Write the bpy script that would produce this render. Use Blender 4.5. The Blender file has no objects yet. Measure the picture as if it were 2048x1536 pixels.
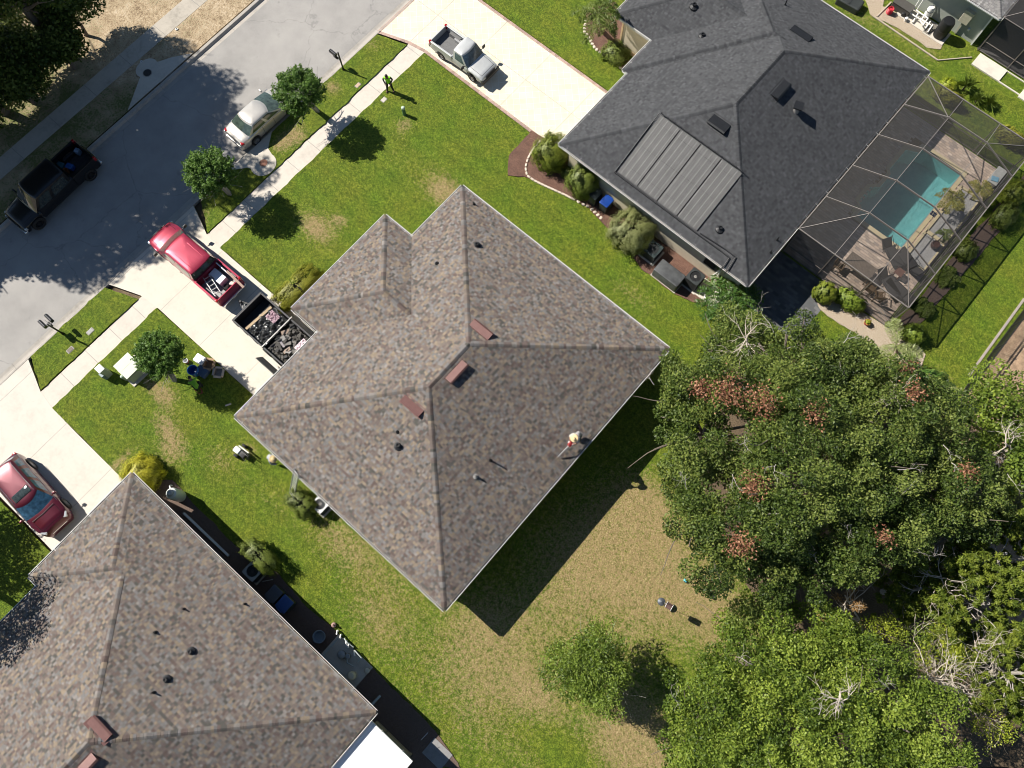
import bpy, bmesh, math, random
import numpy as np
from mathutils import Vector, Matrix, Euler
from mathutils.geometry import delaunay_2d_cdt
R = math.radians
PI = math.pi
sc = bpy.context.scene
COL = sc.collection

# ---------------------------------------------------------------- camera, sky, sun, exposure
# World axes: X runs from the street towards the back gardens, Y along the street, Z up (metres).
F_PX, NADX, NADY, CAM_H = 1600.0, 1044.0, 1216.0, 44.0     # focal length and plumb point in 2048 px photo pixels
_d = np.array([NADX - 1024, NADY - 768, F_PX]); _d /= np.linalg.norm(_d)
_e = np.array([1.0, 0, 0]); _e = _e - _d * (_e @ _d); _e /= np.linalg.norm(_e)
_g = np.cross(_d, _e)
_t = R(41.05)
_A = np.array([math.cos(_t), -math.sin(_t)]); _B = np.array([math.sin(_t), math.cos(_t)])

def at(px, py, z=0.0):
    """ground plan position of a photographed point whose height is z"""
    r = np.array([px - 1024, py - 768, F_PX]); k = (CAM_H - z) / (r @ _d)
    p = np.array([(r @ _e) * k, -(r @ _g) * k])
    return (float(p @ _A), float(p @ _B))

def _cam2world(v):
    p = np.array([v @ _e, -(v @ _g)])
    return Vector((p @ _A, p @ _B, -(v @ _d)))
cam = bpy.data.cameras.new('camera'); camo = bpy.data.objects.new('camera', cam); COL.objects.link(camo)
xr = _cam2world(np.array([1.0, 0, 0])); yu = _cam2world(np.array([0, -1.0, 0])); zb = _cam2world(np.array([0, 0, -1.0]))
camo.matrix_world = Matrix(((xr.x, yu.x, zb.x, 0), (xr.y, yu.y, zb.y, 0), (xr.z, yu.z, zb.z, CAM_H), (0, 0, 0, 1)))
cam.sensor_width = 36; cam.lens = 36 * F_PX / 2048
cam.clip_start = 0.5; cam.clip_end = 2000
sc.camera = camo

SUN_AZ = math.atan2(-0.2731, -0.9619); SUN_EL = R(44)
SUN = Vector((math.cos(SUN_AZ) * math.cos(SUN_EL), math.sin(SUN_AZ) * math.cos(SUN_EL), math.sin(SUN_EL)))
w = bpy.data.worlds.new('World'); sc.world = w; w.use_nodes = True
nt = w.node_tree; bg = nt.nodes['Background']
sky = nt.nodes.new('ShaderNodeTexSky'); sky.sky_type = 'NISHITA'; sky.sun_disc = False
sky.sun_elevation = SUN_EL; sky.sun_rotation = math.atan2(SUN.x, SUN.y)
sky.air_density = 1.0; sky.dust_density = 0.0; sky.ozone_density = 1.5
nt.links.new(sky.outputs[0], bg.inputs[0]); bg.inputs[1].default_value = 0.05
sl = bpy.data.lights.new('sun', 'SUN'); sl.energy = 5.0; sl.angle = R(0.5); sl.color = (1.0, 0.945, 0.86)
slo = bpy.data.objects.new('sun', sl); COL.objects.link(slo)
slo.rotation_euler = SUN.to_track_quat('Z', 'Y').to_euler()
slo.location = SUN * 80
sc.view_settings.view_transform = 'Standard'; sc.view_settings.look = 'None'
sc.view_settings.gamma = 1; sc.view_settings.exposure = 0.60; sc.view_settings.use_curve_mapping = False
sc.cycles.filter_width = 0.95
sc.cycles.max_bounces = 6; sc.cycles.diffuse_bounces = 2; sc.cycles.glossy_bounces = 3
sc.cycles.transmission_bounces = 4; sc.cycles.transparent_max_bounces = 12
sc.cycles.caustics_reflective = False; sc.cycles.caustics_refractive = False

# ---------------------------------------------------------------- helpers
def tag(o, label=None, cat=None, group=None, kind=None):
    if label: o['label'] = label
    if cat: o['category'] = cat
    if group: o['group'] = group
    if kind: o['kind'] = kind
    return o

def thing(name, label, cat, loc=(0, 0, 0), rz=0, group=None):
    o = bpy.data.objects.new(name, None); COL.objects.link(o)
    o.empty_display_size = 0.3
    o.location = (loc[0], loc[1], loc[2] if len(loc) > 2 else 0); o.rotation_euler = (0, 0, rz)
    return tag(o, label, cat, group)

def copy_tree(o, loc=None, rz=None, scale=None, label=None, parent=None):
    c = o.copy(); COL.objects.link(c)
    if parent: c.parent = parent
    if loc is not None: c.location = (loc[0], loc[1], loc[2] if len(loc) > 2 else 0)
    if rz is not None: c.rotation_euler = (0, 0, rz)
    if scale is not None: c.scale = (scale, scale, scale)
    if label: c['label'] = label
    for ch in list(o.children):
        if ch.name.startswith('_'): continue
        copy_tree(ch, parent=c)
    return c

def newmesh(name, V, Fc, m, parent=None, smooth=False, loc=None, rz=None, attrs=None):
    me = bpy.data.meshes.new(name)
    V = np.asarray(V, dtype=np.float32)
    if isinstance(Fc, np.ndarray):
        n, k = Fc.shape
        me.vertices.add(len(V)); me.vertices.foreach_set('co', V.ravel())
        me.loops.add(n * k); me.loops.foreach_set('vertex_index', Fc.astype(np.int32).ravel())
        me.polygons.add(n); me.polygons.foreach_set('loop_start', np.arange(0, n * k, k, dtype=np.int32))
        me.update(calc_edges=True)
    else:
        me.from_pydata(V.tolist(), [], Fc); me.update()
    if attrs:
        for an, (dom, ty, arr) in attrs.items():
            a = me.attributes.new(an, ty, dom)
            arr = np.asarray(arr, dtype=np.float32)
            if ty == 'FLOAT': a.data.foreach_set('value', arr.ravel())
            else: a.data.foreach_set('vector', arr.ravel())
    if smooth: me.polygons.foreach_set('use_smooth', [True] * len(me.polygons))
    me.materials.append(m)
    o = bpy.data.objects.new(name, me); COL.objects.link(o)
    if parent: o.parent = parent
    if loc is not None: o.location = (loc[0], loc[1], loc[2] if len(loc) > 2 else 0)
    if rz is not None: o.rotation_euler = (0, 0, rz)
    return o

class MB:
    """collects shapes and links them as one mesh object"""
    def __init__(s): s.v = []; s.f = []; s.c = []; s.cur = None
    def add(s, V, Fc, col=None):
        n = len(s.v); s.v += [tuple(p) for p in V]; s.f += [tuple(i + n for i in f) for f in Fc]
        if col is not None: s.c += [col] * len(Fc)
        elif s.c or s.cur is not None: s.c += [s.cur or (.5, .5, .5)] * len(Fc)
        return s
    def quad(s, *p, col=None): return s.add(p, [tuple(range(len(p)))], col)
    def box(s, x, y, z, sx, sy, sz, rz=0, rx=0, ry=0, taper=0, col=None):
        """box with centre x,y and BOTTOM z"""
        V = []
        for k in (0, 1):
            t = 1 - taper * k
            for a, b in ((-1, -1), (1, -1), (1, 1), (-1, 1)): V.append(Vector((a * sx / 2 * t, b * sy / 2 * t, k * sz)))
        M = Euler((rx, ry, rz)).to_matrix()
        V = [M @ p + Vector((x, y, z)) for p in V]
        return s.add(V, [(3, 2, 1, 0), (4, 5, 6, 7), (0, 1, 5, 4), (1, 2, 6, 5), (2, 3, 7, 6), (3, 0, 4, 7)], col)
    def rbox(s, x, y, z, sx, sy, sz, r=.05, rz=0, col=None, top=.0, n=3):
        """box with rounded upright edges and a slightly smaller top"""
        P = []
        for cx, cy, a0 in ((1, 1, 0), (-1, 1, 90), (-1, -1, 180), (1, -1, 270)):
            for i in range(n + 1):
                a = R(a0 + 90 * i / n); P.append((cx * (sx / 2 - r) + r * math.cos(a), cy * (sy / 2 - r) + r * math.sin(a)))
        rings = [(0, 0, 0), (0, sz - r * .6, 0), (0, sz - r * .2, r * .25), (0, sz, r * .8)]
        L = []
        M = Matrix.Rotation(rz, 3, 'Z')
        for _, h, ins in rings:
            kx = 1 - 2 * (ins + top * h) / sx; ky = 1 - 2 * (ins + top * h) / sy
            L.append([M @ Vector((p[0] * kx, p[1] * ky, h)) + Vector((x, y, z)) for p in P])
        return s.loft(L, True, True, True, col)
    def prism(s, poly, z0, z1, col=None):
        n = len(poly); V = [(p[0], p[1], z0) for p in poly] + [(p[0], p[1], z1) for p in poly]
        return s.add(V, [tuple(range(n - 1, -1, -1)), tuple(range(n, 2 * n))] + [(i, (i + 1) % n, n + (i + 1) % n, n + i) for i in range(n)], col)
    def loft(s, rings, closed=True, cap0=False, cap1=False, col=None):
        n = len(rings[0]); V = [p for r in rings for p in r]; Fc = []
        for k in range(len(rings) - 1):
            for i in range(n if closed else n - 1):
                j = (i + 1) % n; Fc.append((k * n + i, k * n + j, (k + 1) * n + j, (k + 1) * n + i))
        if cap0: Fc.append(tuple(range(n - 1, -1, -1)))
        if cap1: Fc.append(tuple((len(rings) - 1) * n + i for i in range(n)))
        return s.add(V, Fc, col)
    def tube(s, pts, r, n=8, cap=True, col=None):
        pts = [Vector(p) for p in pts]
        rr = r if isinstance(r, (list, tuple)) else [r] * len(pts)
        rings = []; up = None
        for i, p in enumerate(pts):
            d = (pts[min(i + 1, len(pts) - 1)] - pts[max(i - 1, 0)])
            if d.length < 1e-6: d = Vector((0, 0, 1))
            d.normalize()
            if up is None: up = Vector((0, 0, 1)) if abs(d.z) < .9 else Vector((1, 0, 0))
            a = d.cross(up); a = a.normalized() if a.length > 1e-5 else d.orthogonal().normalized()
            b = a.cross(d).normalized(); up = b
            rings.append([p + (a * math.cos(2 * PI * k / n) + b * math.sin(2 * PI * k / n)) * rr[i] for k in range(n)])
        return s.loft(rings, True, cap, cap, col)
    def lathe(s, prof, c=(0, 0, 0), n=16, axis='Z', col=None, cap=True):
        rings = []
        for r, h in prof:
            ring = []
            for k in range(n):
                a = 2 * PI * k / n; x, y = r * math.cos(a), r * math.sin(a)
                p = {'Z': (x, y, h), 'X': (h, x, y), 'Y': (y, h, x)}[axis]
                ring.append((c[0] + p[0], c[1] + p[1], c[2] + p[2]))
            rings.append(ring)
        return s.loft(rings, True, cap, cap, col)
    def ball(s, c, r, n=12, sz=1, col=None):
        return s.lathe([(max(.001, r * math.sin(PI * k / 8)), -r * sz * math.cos(PI * k / 8)) for k in range(9)], c, n, col=col)
    def build(s, name, m, parent=None, smooth=False, loc=None, rz=None, bevel=0, shift=None, world=False):
        v = s.v
        if world and parent is not None: shift = parent.location
        if shift is not None: v = [(p[0] - shift[0], p[1] - shift[1], p[2] - (shift[2] if len(shift) > 2 else 0)) for p in v]
        at_ = {'col': ('FACE', 'FLOAT_VECTOR', s.c)} if s.c and len(s.c) == len(s.f) else None
        o = newmesh(name, v, s.f, m, parent, False, loc, rz, at_)
        if smooth:
            o.data.polygons.foreach_set('use_smooth', [True] * len(o.data.polygons))
            try:
                o.data.set_sharp_from_angle(angle=R(35))
            except Exception: pass
        if bevel:
            b = o.modifiers.new('bevel', 'BEVEL'); b.width = bevel; b.segments = 2; b.limit_method = 'ANGLE'
        return o

# ---------------------------------------------------------------- materials
MATS = {}
def _nodes(name):
    m = bpy.data.materials.new(name); m.use_nodes = True; t = m.node_tree
    return m, t, t.nodes['Principled BSDF']
def N(t, ty, **kw):
    n = t.nodes.new(ty)
    for k, v in kw.items():
        if hasattr(n, k): setattr(n, k, v)
        else: n.inputs[k.replace('_', ' ')].default_value = v
    return n
def noise(t, scale, detail=3, coord=None, rough=.6, dim=None):
    n = t.nodes.new('ShaderNodeTexNoise'); n.inputs['Scale'].default_value = scale
    n.inputs['Detail'].default_value = detail; n.inputs['Roughness'].default_value = rough
    if coord is not None: t.links.new(coord, n.inputs['Vector'])
    return n
def ramp(t, inp, stops, interp='LINEAR'):
    r = t.nodes.new('ShaderNodeValToRGB'); r.color_ramp.interpolation = interp
    el = r.color_ramp.elements
    while len(el) > 1: el.remove(el[-1])
    el[0].position = stops[0][0]; el[0].color = (*stops[0][1], 1) if len(stops[0][1]) == 3 else stops[0][1]
    for p, c in stops[1:]:
        q = el.new(p); q.color = (*c, 1) if len(c) == 3 else c
    t.links.new(inp, r.inputs[0]); return r
def mix(t, fac, a, b, mode='MIX'):
    m = t.nodes.new('ShaderNodeMix'); m.data_type = 'RGBA'; m.blend_type = mode
    for s, v in ((m.inputs['Factor'], fac), (m.inputs[6], a), (m.inputs[7], b)):
        if isinstance(v, (int, float)): s.default_value = v
        elif isinstance(v, tuple): s.default_value = (*v, 1) if len(v) == 3 else v
        else: t.links.new(v, s)
    return m.outputs[2]
def math_(t, op, a, b=None, c=None, clamp=False):
    m = t.nodes.new('ShaderNodeMath'); m.operation = op; m.use_clamp = clamp
    for i, v in enumerate((a, b, c)):
        if v is None: continue
        if isinstance(v, (int, float)): m.inputs[i].default_value = v
        else: t.links.new(v, m.inputs[i])
    return m.outputs[0]
def bump(t, bsdf, h, dist=.02, strength=1.0):
    b = t.nodes.new('ShaderNodeBump'); b.inputs['Strength'].default_value = strength; b.inputs['Distance'].default_value = dist
    t.links.new(h, b.inputs['Height']); t.links.new(b.outputs[0], bsdf.inputs['Normal'])

def plain(name, col, rough=.6, metal=0.0, var=.18, scale=6, bmp=0, coat=0, spec=None, grain=60):
    """painted, plastic or cast surface with uneven tone and roughness"""
    if name in MATS: return MATS[name]
    m, t, b = _nodes(name)
    tc = N(t, 'ShaderNodeTexCoord').outputs['Object']
    n1 = noise(t, scale, 4, tc); n2 = noise(t, grain, 2, tc)
    f = math_(t, 'ADD', math_(t, 'MULTIPLY', n1.outputs[0], .7), math_(t, 'MULTIPLY', n2.outputs[0], .3))
    lo = tuple(max(0, c * (1 - var)) for c in col); hi = tuple(min(1, c * (1 + var)) for c in col)
    r = ramp(t, f, [(.3, lo), (.7, hi)])
    t.links.new(r.outputs[0], b.inputs['Base Color'])
    t.links.new(math_(t, 'ADD', math_(t, 'MULTIPLY', n1.outputs[0], .2), rough - .1, clamp=True), b.inputs['Roughness'])
    b.inputs['Metallic'].default_value = metal
    if coat: b.inputs['Coat Weight'].default_value = coat; b.inputs['Coat Roughness'].default_value = .06
    if spec is not None: b.inputs['Specular IOR Level'].default_value = spec
    if bmp: bump(t, b, f, bmp)
    MATS[name] = m; return m

def colmat(name, rough=.85, grain=45, gain=1.0, bmp=.004, amt=.25, spec=.3, big=.6):
    """face colours carried by the mesh (each shingle, each paver), broken up by granules and weathering"""
    if name in MATS: return MATS[name]
    m, t, b = _nodes(name)
    a = N(t, 'ShaderNodeAttribute'); a.attribute_name = 'col'
    tc = N(t, 'ShaderNodeTexCoord').outputs['Object']
    n1 = noise(t, grain, 2, tc); n2 = noise(t, big, 4, tc)
    v = math_(t, 'ADD', math_(t, 'MULTIPLY', n1.outputs[0], amt * 2), 1 - amt)
    v = math_(t, 'MULTIPLY', v, math_(t, 'ADD', math_(t, 'MULTIPLY', n2.outputs[0], .3), .85 * gain))
    mm = N(t, 'ShaderNodeVectorMath', operation='SCALE'); t.links.new(a.outputs['Vector'], mm.inputs[0]); t.links.new(v, mm.inputs['Scale'])
    t.links.new(mm.outputs[0], b.inputs['Base Color']); b.inputs['Roughness'].default_value = rough
    b.inputs['Specular IOR Level'].default_value = spec
    bump(t, b, n1.outputs[0], bmp)
    MATS[name] = m; return m

def glass_dark(name, col=(.02, .03, .035), rough=.04):
    if name in MATS: return MATS[name]
    m, t, b = _nodes(name)
    tc = N(t, 'ShaderNodeTexCoord').outputs['Object']; n = noise(t, 5, 3, tc)
    r = ramp(t, n.outputs[0], [(.35, tuple(c * .6 for c in col)), (.7, tuple(c * 1.4 for c in col))])
    t.links.new(r.outputs[0], b.inputs['Base Color'])
    b.inputs['Roughness'].default_value = rough; b.inputs['Specular IOR Level'].default_value = .8
    b.inputs['Coat Weight'].default_value = .6; b.inputs['Coat Roughness'].default_value = .02
    MATS[name] = m; return m

def leafmat(name, lo, mid, hi, rough=.42, trans=.25, spec=.45):
    if name in MATS: return MATS[name]
    m, t, b = _nodes(name)
    a = N(t, 'ShaderNodeAttribute'); a.attribute_name = 'tint'
    r = ramp(t, a.outputs['Fac'], [(0, lo), (.5, mid), (1, hi)])
    t.links.new(r.outputs[0], b.inputs['Base Color']); b.inputs['Roughness'].default_value = rough
    b.inputs['Specular IOR Level'].default_value = spec
    tr = N(t, 'ShaderNodeBsdfTranslucent')
    br = mix(t, 1.0, r.outputs[0], (1.2, 1.25, .5), 'MULTIPLY'); t.links.new(br, tr.inputs[0])
    ms = N(t, 'ShaderNodeMixShader'); ms.inputs[0].default_value = trans
    out = t.nodes['Material Output']
    t.links.new(b.outputs[0], ms.inputs[1]); t.links.new(tr.outputs[0], ms.inputs[2]); t.links.new(ms.outputs[0], out.inputs[0])
    MATS[name] = m; return m

def grassmat(name, g0=(.090, .138, .010), g1=(.215, .275, .024), dry0=(.34, .25, .115), dry1=(.62, .49, .26), drylo=.50):
    """turf: blade-sized grain, mowing-scale mottling, and a mesh attribute 'dry' for worn straw-coloured patches"""
    if name in MATS: return MATS[name]
    m, t, b = _nodes(name)
    tc = N(t, 'ShaderNodeTexCoord').outputs['Object']
    fine = noise(t, 15, 4, tc, .85); mid = noise(t, 4.5, 3, tc, .6); big = noise(t, .55, 4, tc, .6); bl = noise(t, 11, 2, tc, .7)
    gr = ramp(t, math_(t, 'ADD', math_(t, 'MULTIPLY', fine.outputs[0], .75), math_(t, 'MULTIPLY', mid.outputs[0], .25)),
              [(.32, tuple(c * .35 for c in g0)), (.47, g0), (.58, g1), (.70, (g1[0] * 1.55, g1[1] * 1.4, g1[2] * 1.5))])
    tint = ramp(t, big.outputs[0], [(.35, (.86, .98, .8)), (.65, (1.18, 1.04, 1.1))])
    green = mix(t, 1.0, gr.outputs[0], tint.outputs[0], 'MULTIPLY')
    sx = N(t, 'ShaderNodeSeparateXYZ'); t.links.new(tc, sx.inputs[0])        # mower passes
    mow = math_(t, 'MULTIPLY', math_(t, 'SINE', math_(t, 'MULTIPLY', math_(t, 'ADD', sx.outputs[1], math_(t, 'MULTIPLY', big.outputs[0], .5)), 5.6)), .055)
    mv = N(t, 'ShaderNodeVectorMath', operation='SCALE'); t.links.new(green, mv.inputs[0]); t.links.new(math_(t, 'ADD', mow, 1.0), mv.inputs['Scale']); green = mv.outputs[0]
    dr = ramp(t, fine.outputs[0], [(.25, tuple(c * .55 for c in dry0)), (.5, dry0), (.72, dry1)])
    at_ = N(t, 'ShaderNodeAttribute'); at_.attribute_name = 'dry'
    f = math_(t, 'ADD', at_.outputs['Fac'], math_(t, 'MULTIPLY', math_(t, 'SUBTRACT', mid.outputs[0], .5), 1.3))
    f = math_(t, 'ADD', f, math_(t, 'MULTIPLY', math_(t, 'SUBTRACT', bl.outputs[0], .5), 1.7))
    f = math_(t, 'MULTIPLY', math_(t, 'SUBTRACT', f, drylo - .14), 1.5, clamp=True)
    c = mix(t, f, green, dr.outputs[0])
    t.links.new(c, b.inputs['Base Color']); b.inputs['Roughness'].default_value = .8; b.inputs['Specular IOR Level'].default_value = .25
    h = math_(t, 'ADD', math_(t, 'MULTIPLY', fine.outputs[0], 1), math_(t, 'MULTIPLY', mid.outputs[0], .9))
    bump(t, b, h, .12, .8)
    MATS[name] = m; return m

def concmat(name, col, var=.1, joint=None, rough=.85, stain=.12, joff=(0, 0), jcol=(.25, .24, .22), width=.012):
    """broom-finished concrete with blotches, hairline cracks and optional sawn joints: joint=(dx, dy) metres"""
    if name in MATS: return MATS[name]
    m, t, b = _nodes(name)
    tc = N(t, 'ShaderNodeTexCoord').outputs['Object']
    n1 = noise(t, .8, 6, tc, .65); n2 = noise(t, 35, 3, tc); n3 = noise(t, 5, 4, tc)
    f = math_(t, 'ADD', math_(t, 'MULTIPLY', n1.outputs[0], .55), math_(t, 'MULTIPLY', n2.outputs[0], .2))
    f = math_(t, 'ADD', f, math_(t, 'MULTIPLY', n3.outputs[0], .25))
    r = ramp(t, f, [(.3, tuple(c * (1 - var - stain) for c in col)), (.5, col), (.72, tuple(min(1, c * (1 + var)) for c in col))])
    c = r.outputs[0]
    n5 = noise(t, 1.9, 5, tc, .75)                                          # drips and grimy patches
    c = mix(t, math_(t, 'MULTIPLY', math_(t, 'SUBTRACT', n5.outputs[0], .60), 3.2, clamp=True), c, tuple(q * .72 for q in col))
    sep = N(t, 'ShaderNodeSeparateXYZ'); t.links.new(tc, sep.inputs[0])
    hj = None
    if joint:
        for i, dj in enumerate(joint):
            if not dj: continue
            q = math_(t, 'FRACT', math_(t, 'MULTIPLY', math_(t, 'ADD', sep.outputs[i], 1000 * dj + joff[i]), 1 / dj))
            dd = math_(t, 'MULTIPLY', math_(t, 'ABSOLUTE', math_(t, 'SUBTRACT', q, .5)), 2 * dj)   # distance from cell edge = dj - dd
            ln = math_(t, 'GREATER_THAN', dd, dj - width * 2)
            hj = ln if hj is None else math_(t, 'MAXIMUM', hj, ln)
        c = mix(t, math_(t, 'MULTIPLY', hj, .75), c, jcol)
    t.links.new(c, b.inputs['Base Color']); b.inputs['Roughness'].default_value = rough
    b.inputs['Specular IOR Level'].default_value = .25
    bump(t, b, n2.outputs[0], .006, .6)
    MATS[name] = m; return m

WHITE = lambda: plain('white_aluminium', (.78, .78, .76), .4, var=.08, spec=.5)
DARKMETAL = lambda: plain('dark_metal', (.035, .035, .037), .45, .3, var=.3)

# ---------------------------------------------------------------- ground
random.seed(7); np.random.seed(7)

def wobble(poly, step=.22, amp=.03, seed=1, keep=None):
    rng = random.Random(seed); out = []
    n = len(poly)
    for i in range(n):
        a, b = Vector(poly[i][:2]), Vector(poly[(i + 1) % n][:2]); L = (b - a).length
        w_ = poly[i][2] if len(poly[i]) > 2 else amp
        k = max(1, int(L / step)); nrm = Vector((-(b - a).y, (b - a).x)).normalized(); o = 0
        for j in range(k):
            if j: o = o * .55 + rng.gauss(0, w_ * .8)
            p = a + (b - a) * (j / k) + nrm * (o if j else 0); out.append((p.x, p.y))
    return out

def inside(P, poly):
    x, y = P[:, 0], P[:, 1]; r = np.zeros(len(P), bool); n = len(poly); j = n - 1
    for i in range(n):
        xi, yi = poly[i]; xj, yj = poly[j]
        c = ((yi > y) != (yj > y)) & (x < (xj - xi) * (y - yi) / ((yj - yi) or 1e-9) + xi)
        r ^= c; j = i
    return r

def sheet(name, poly, z, thick, m, grid=.5, dryf=None, loc=(0, 0), bumpf=None, hole=None):
    """a slab of ground with an arbitrary outline: gridded top, upright rim"""
    P = np.array(poly); lo, hi = P.min(0), P.max(0)
    gx, gy = np.meshgrid(np.arange(lo[0], hi[0], grid), np.arange(lo[1], hi[1], grid))
    G_ = np.stack([gx.ravel(), gy.ravel()], 1); G_ = G_ + np.random.uniform(-.2, .2, G_.shape) * grid
    G_ = G_[inside(G_, poly)]
    D = np.min(np.linalg.norm(G_[:, None, :] - P[None, ::2, :], axis=2), axis=1) if len(G_) and len(G_) * len(P) < 6e7 else np.ones(len(G_))
    G_ = G_[D > grid * .35]
    co = [Vector(p) for p in poly] + [Vector(p) for p in G_.tolist()]
    n = len(poly); ce = [(i, (i + 1) % n) for i in range(n)]
    if hole:
        k = len(co); co += [Vector(h) for h in ((hole[0], hole[2]), (hole[1], hole[2]), (hole[1], hole[3]), (hole[0], hole[3]))]; ce += [(k + i, k + (i + 1) % 4) for i in range(4)]
    v, e, f, *_ = delaunay_2d_cdt(co, ce, [], 1, 1e-4)
    V = [(p.x, p.y, z) for p in v]; f = [tuple(q) for q in f]
    if hole:
        cc = lambda q: (sum(V[i][0] for i in q) / len(q), sum(V[i][1] for i in q) / len(q))
        f = [q for q in f if not (hole[0] < cc(q)[0] < hole[1] and hole[2] < cc(q)[1] < hole[3])]
    nv = len(V)
    cnt = {}
    for q in f:
        for a, b in zip(q, q[1:] + q[:1]): cnt[(a, b)] = 1
    for (a, b) in list(cnt):
        if (b, a) not in cnt:
            k = len(V); V += [(V[a][0], V[a][1], z - thick), (V[b][0], V[b][1], z - thick)]
            f.append((b, a, k, k + 1))
    if bumpf is not None:
        A_ = np.array(V); A_[:nv, 2] += bumpf(A_[:nv]); V = A_
    attrs = None
    if dryf is not None:
        attrs = {'dry': ('POINT', 'FLOAT', dryf(np.array([(p[0], p[1]) for p in V])))}
    return newmesh(name, [(p[0] - loc[0], p[1] - loc[1], p[2]) for p in V], f, m, None, False, (loc[0], loc[1], 0), None, attrs)

SPOTS = []     # (x, y, radius along x, radius along y, angle, amount) of worn turf
def spot(px, py, rx, ry=None, amt=1.0, rot=0):
    x, y = at(px, py); SPOTS.append((x, y, rx, ry or rx, rot, amt))
for s_ in [(632, 455, 1.3, .8, 1.0), (680, 440, .5, .4, .8), (890, 385, 1.3, .9, .9), (810, 250, .45, .6, .8), (665, 175, .6, .5, .8),
           (590, 270, .8, .8, .9), (560, 290, .5, .5, .8), (400, 425, .9, .5, .55), (330, 790, .9, .6, .85), (330, 850, 1.1, .6, .75), (345, 900, 1.0, .8, .7),
           (300, 770, .8, .3, .8), (250, 860, .4, 1.0, .4), (235, 930, .35, 1.3, .8), (1250, 575, 1.0, .8, .7), (1290, 610, .8, .7, .5), (500, 900, .6, .5, .5),
           (530, 990, 1.4, .7, .45), (440, 920, 1.0, .8, .45), (590, 1000, .8, .8, .5), (745, 90, .6, .4, .5), (660, 1065, 1.5, 1.2, .85), (720, 1110, 1.5, 1.3, .8),
           (790, 1180, 1.8, 1.6, .65), (750, 1250, 1.8, 1.0, .75), (900, 1330, 2.4, 2.0, .5), (980, 1420, 2.2, 2.0, .55), (1000, 1290, 2.5, 2.0, .6),
           (1100, 1230, 2.5, 2, .7), (1150, 1130, 3, 2.2, .95), (1230, 1060, 2.6, 2.2, 1.0), (1290, 1000, 1.8, 1.4, 1.05), (1320, 1120, 2.2, 2.6, .95),
           (1400, 1230, 2.6, 2.0, .75), (1290, 1230, 2.2, 2.0, .5), (1080, 1400, 1.7, 1.4, .9), (1070, 1500, 1.2, 1.0, .5), (1240, 1480, 1.8, 1.6, 1.1), (1300, 1510, 1.4, 1.0, 1.0),
           (1450, 1200, 2.2, 1.4, .7), (960, 1230, 1.5, 1.6, .6), (1470, 1290, 1.5, 1.2, .6), (1230, 1330, 2.0, 1.6, .5), (1290, 1440, 1.6, 1.4, .9),
           (1650, 710, 1.8, 1.4, .35), (1880, 760, 1.2, .7, .8), (1900, 640, 1.2, 2.0, .25), (1860, 60, 1.5, .9, .5), (1800, 60, 1.2, 1.0, .7), (1850, 110, 1.2, .9, .7),
           (1740, 40, 1.2, .8, .6), (1700, 20, 1.2, .8, .5), (1960, 140, 1.6, .8, .6), (1900, 200, 1.2, 1.0, .2), (840, 320, 3, 2, .18), (730, 560, 2.5, 2, .12),
           (950, 300, 2.0, 1.5, -.2), (1000, 80, 2, 2, -.25), (250, 800, 2, 1, -.25), (560, 500, 2, 1.5, -.1), (870, 200, 3, 2, -.3), (1060, 1470, 1.5, .8, -.6), (1120, 1500, 1.4, .8, -.7)]:
    spot(*s_)
SP = np.array(SPOTS)
def dryf(P):
    d = np.zeros(len(P))
    for x, y, rx, ry, a, amt in SP:
        q = ((P[:, 0] - x) / rx) ** 2 + ((P[:, 1] - y) / ry) ** 2
        d += amt * .62 * np.exp(-q * .8)
    # the back gardens are drier than the watered front ones
    back = 1 / (1 + np.exp(-(P[:, 0] + 5.5) / 2.2)) * (P[:, 1] < 18)
    side = 1 / (1 + np.exp(-(P[:, 0] + 16) / 2)) * (P[:, 1] < 0)
    front = (P[:, 0] < -16)
    return np.clip(d * np.where(front, 1.75, .92) + .13 * back + .06 * side, -.4, .95)

GRASS = grassmat('lawn_grass')
Z_ROAD, Z_WALK, Z_LAWN = -.13, -.035, .03
# base earth reaching the horizon
m, t, b = _nodes('bare_earth')
tc = N(t, 'ShaderNodeTexCoord').outputs['Object']; n1 = noise(t, .4, 6, tc); n2 = noise(t, 14, 4, tc)
r_ = ramp(t, math_(t, 'ADD', math_(t, 'MULTIPLY', n1.outputs[0], .5), math_(t, 'MULTIPLY', n2.outputs[0], .5)), [(.35, (.055, .04, .025)), (.5, (.12, .085, .05)), (.68, (.2, .15, .09))])
t.links.new(r_.outputs[0], b.inputs['Base Color']); b.inputs['Roughness'].default_value = .95; bump(t, b, n2.outputs[0], .05)
MATS['bare_earth'] = m
HOLE = (-.6, 3.85, 30.2, 37.25)      # the pool's pit
gz = -.26; hx0, hx1, hy0, hy1 = HOLE
tag(newmesh('ground', [(-700, -700, gz), (700, -700, gz), (700, 700, gz), (-700, 700, gz), (hx0, hy0, gz), (hx1, hy0, gz), (hx1, hy1, gz), (hx0, hy1, gz)],
    [(0, 1, 5, 4), (1, 2, 6, 5), (2, 3, 7, 6), (3, 0, 4, 7)], m), kind='structure')

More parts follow.
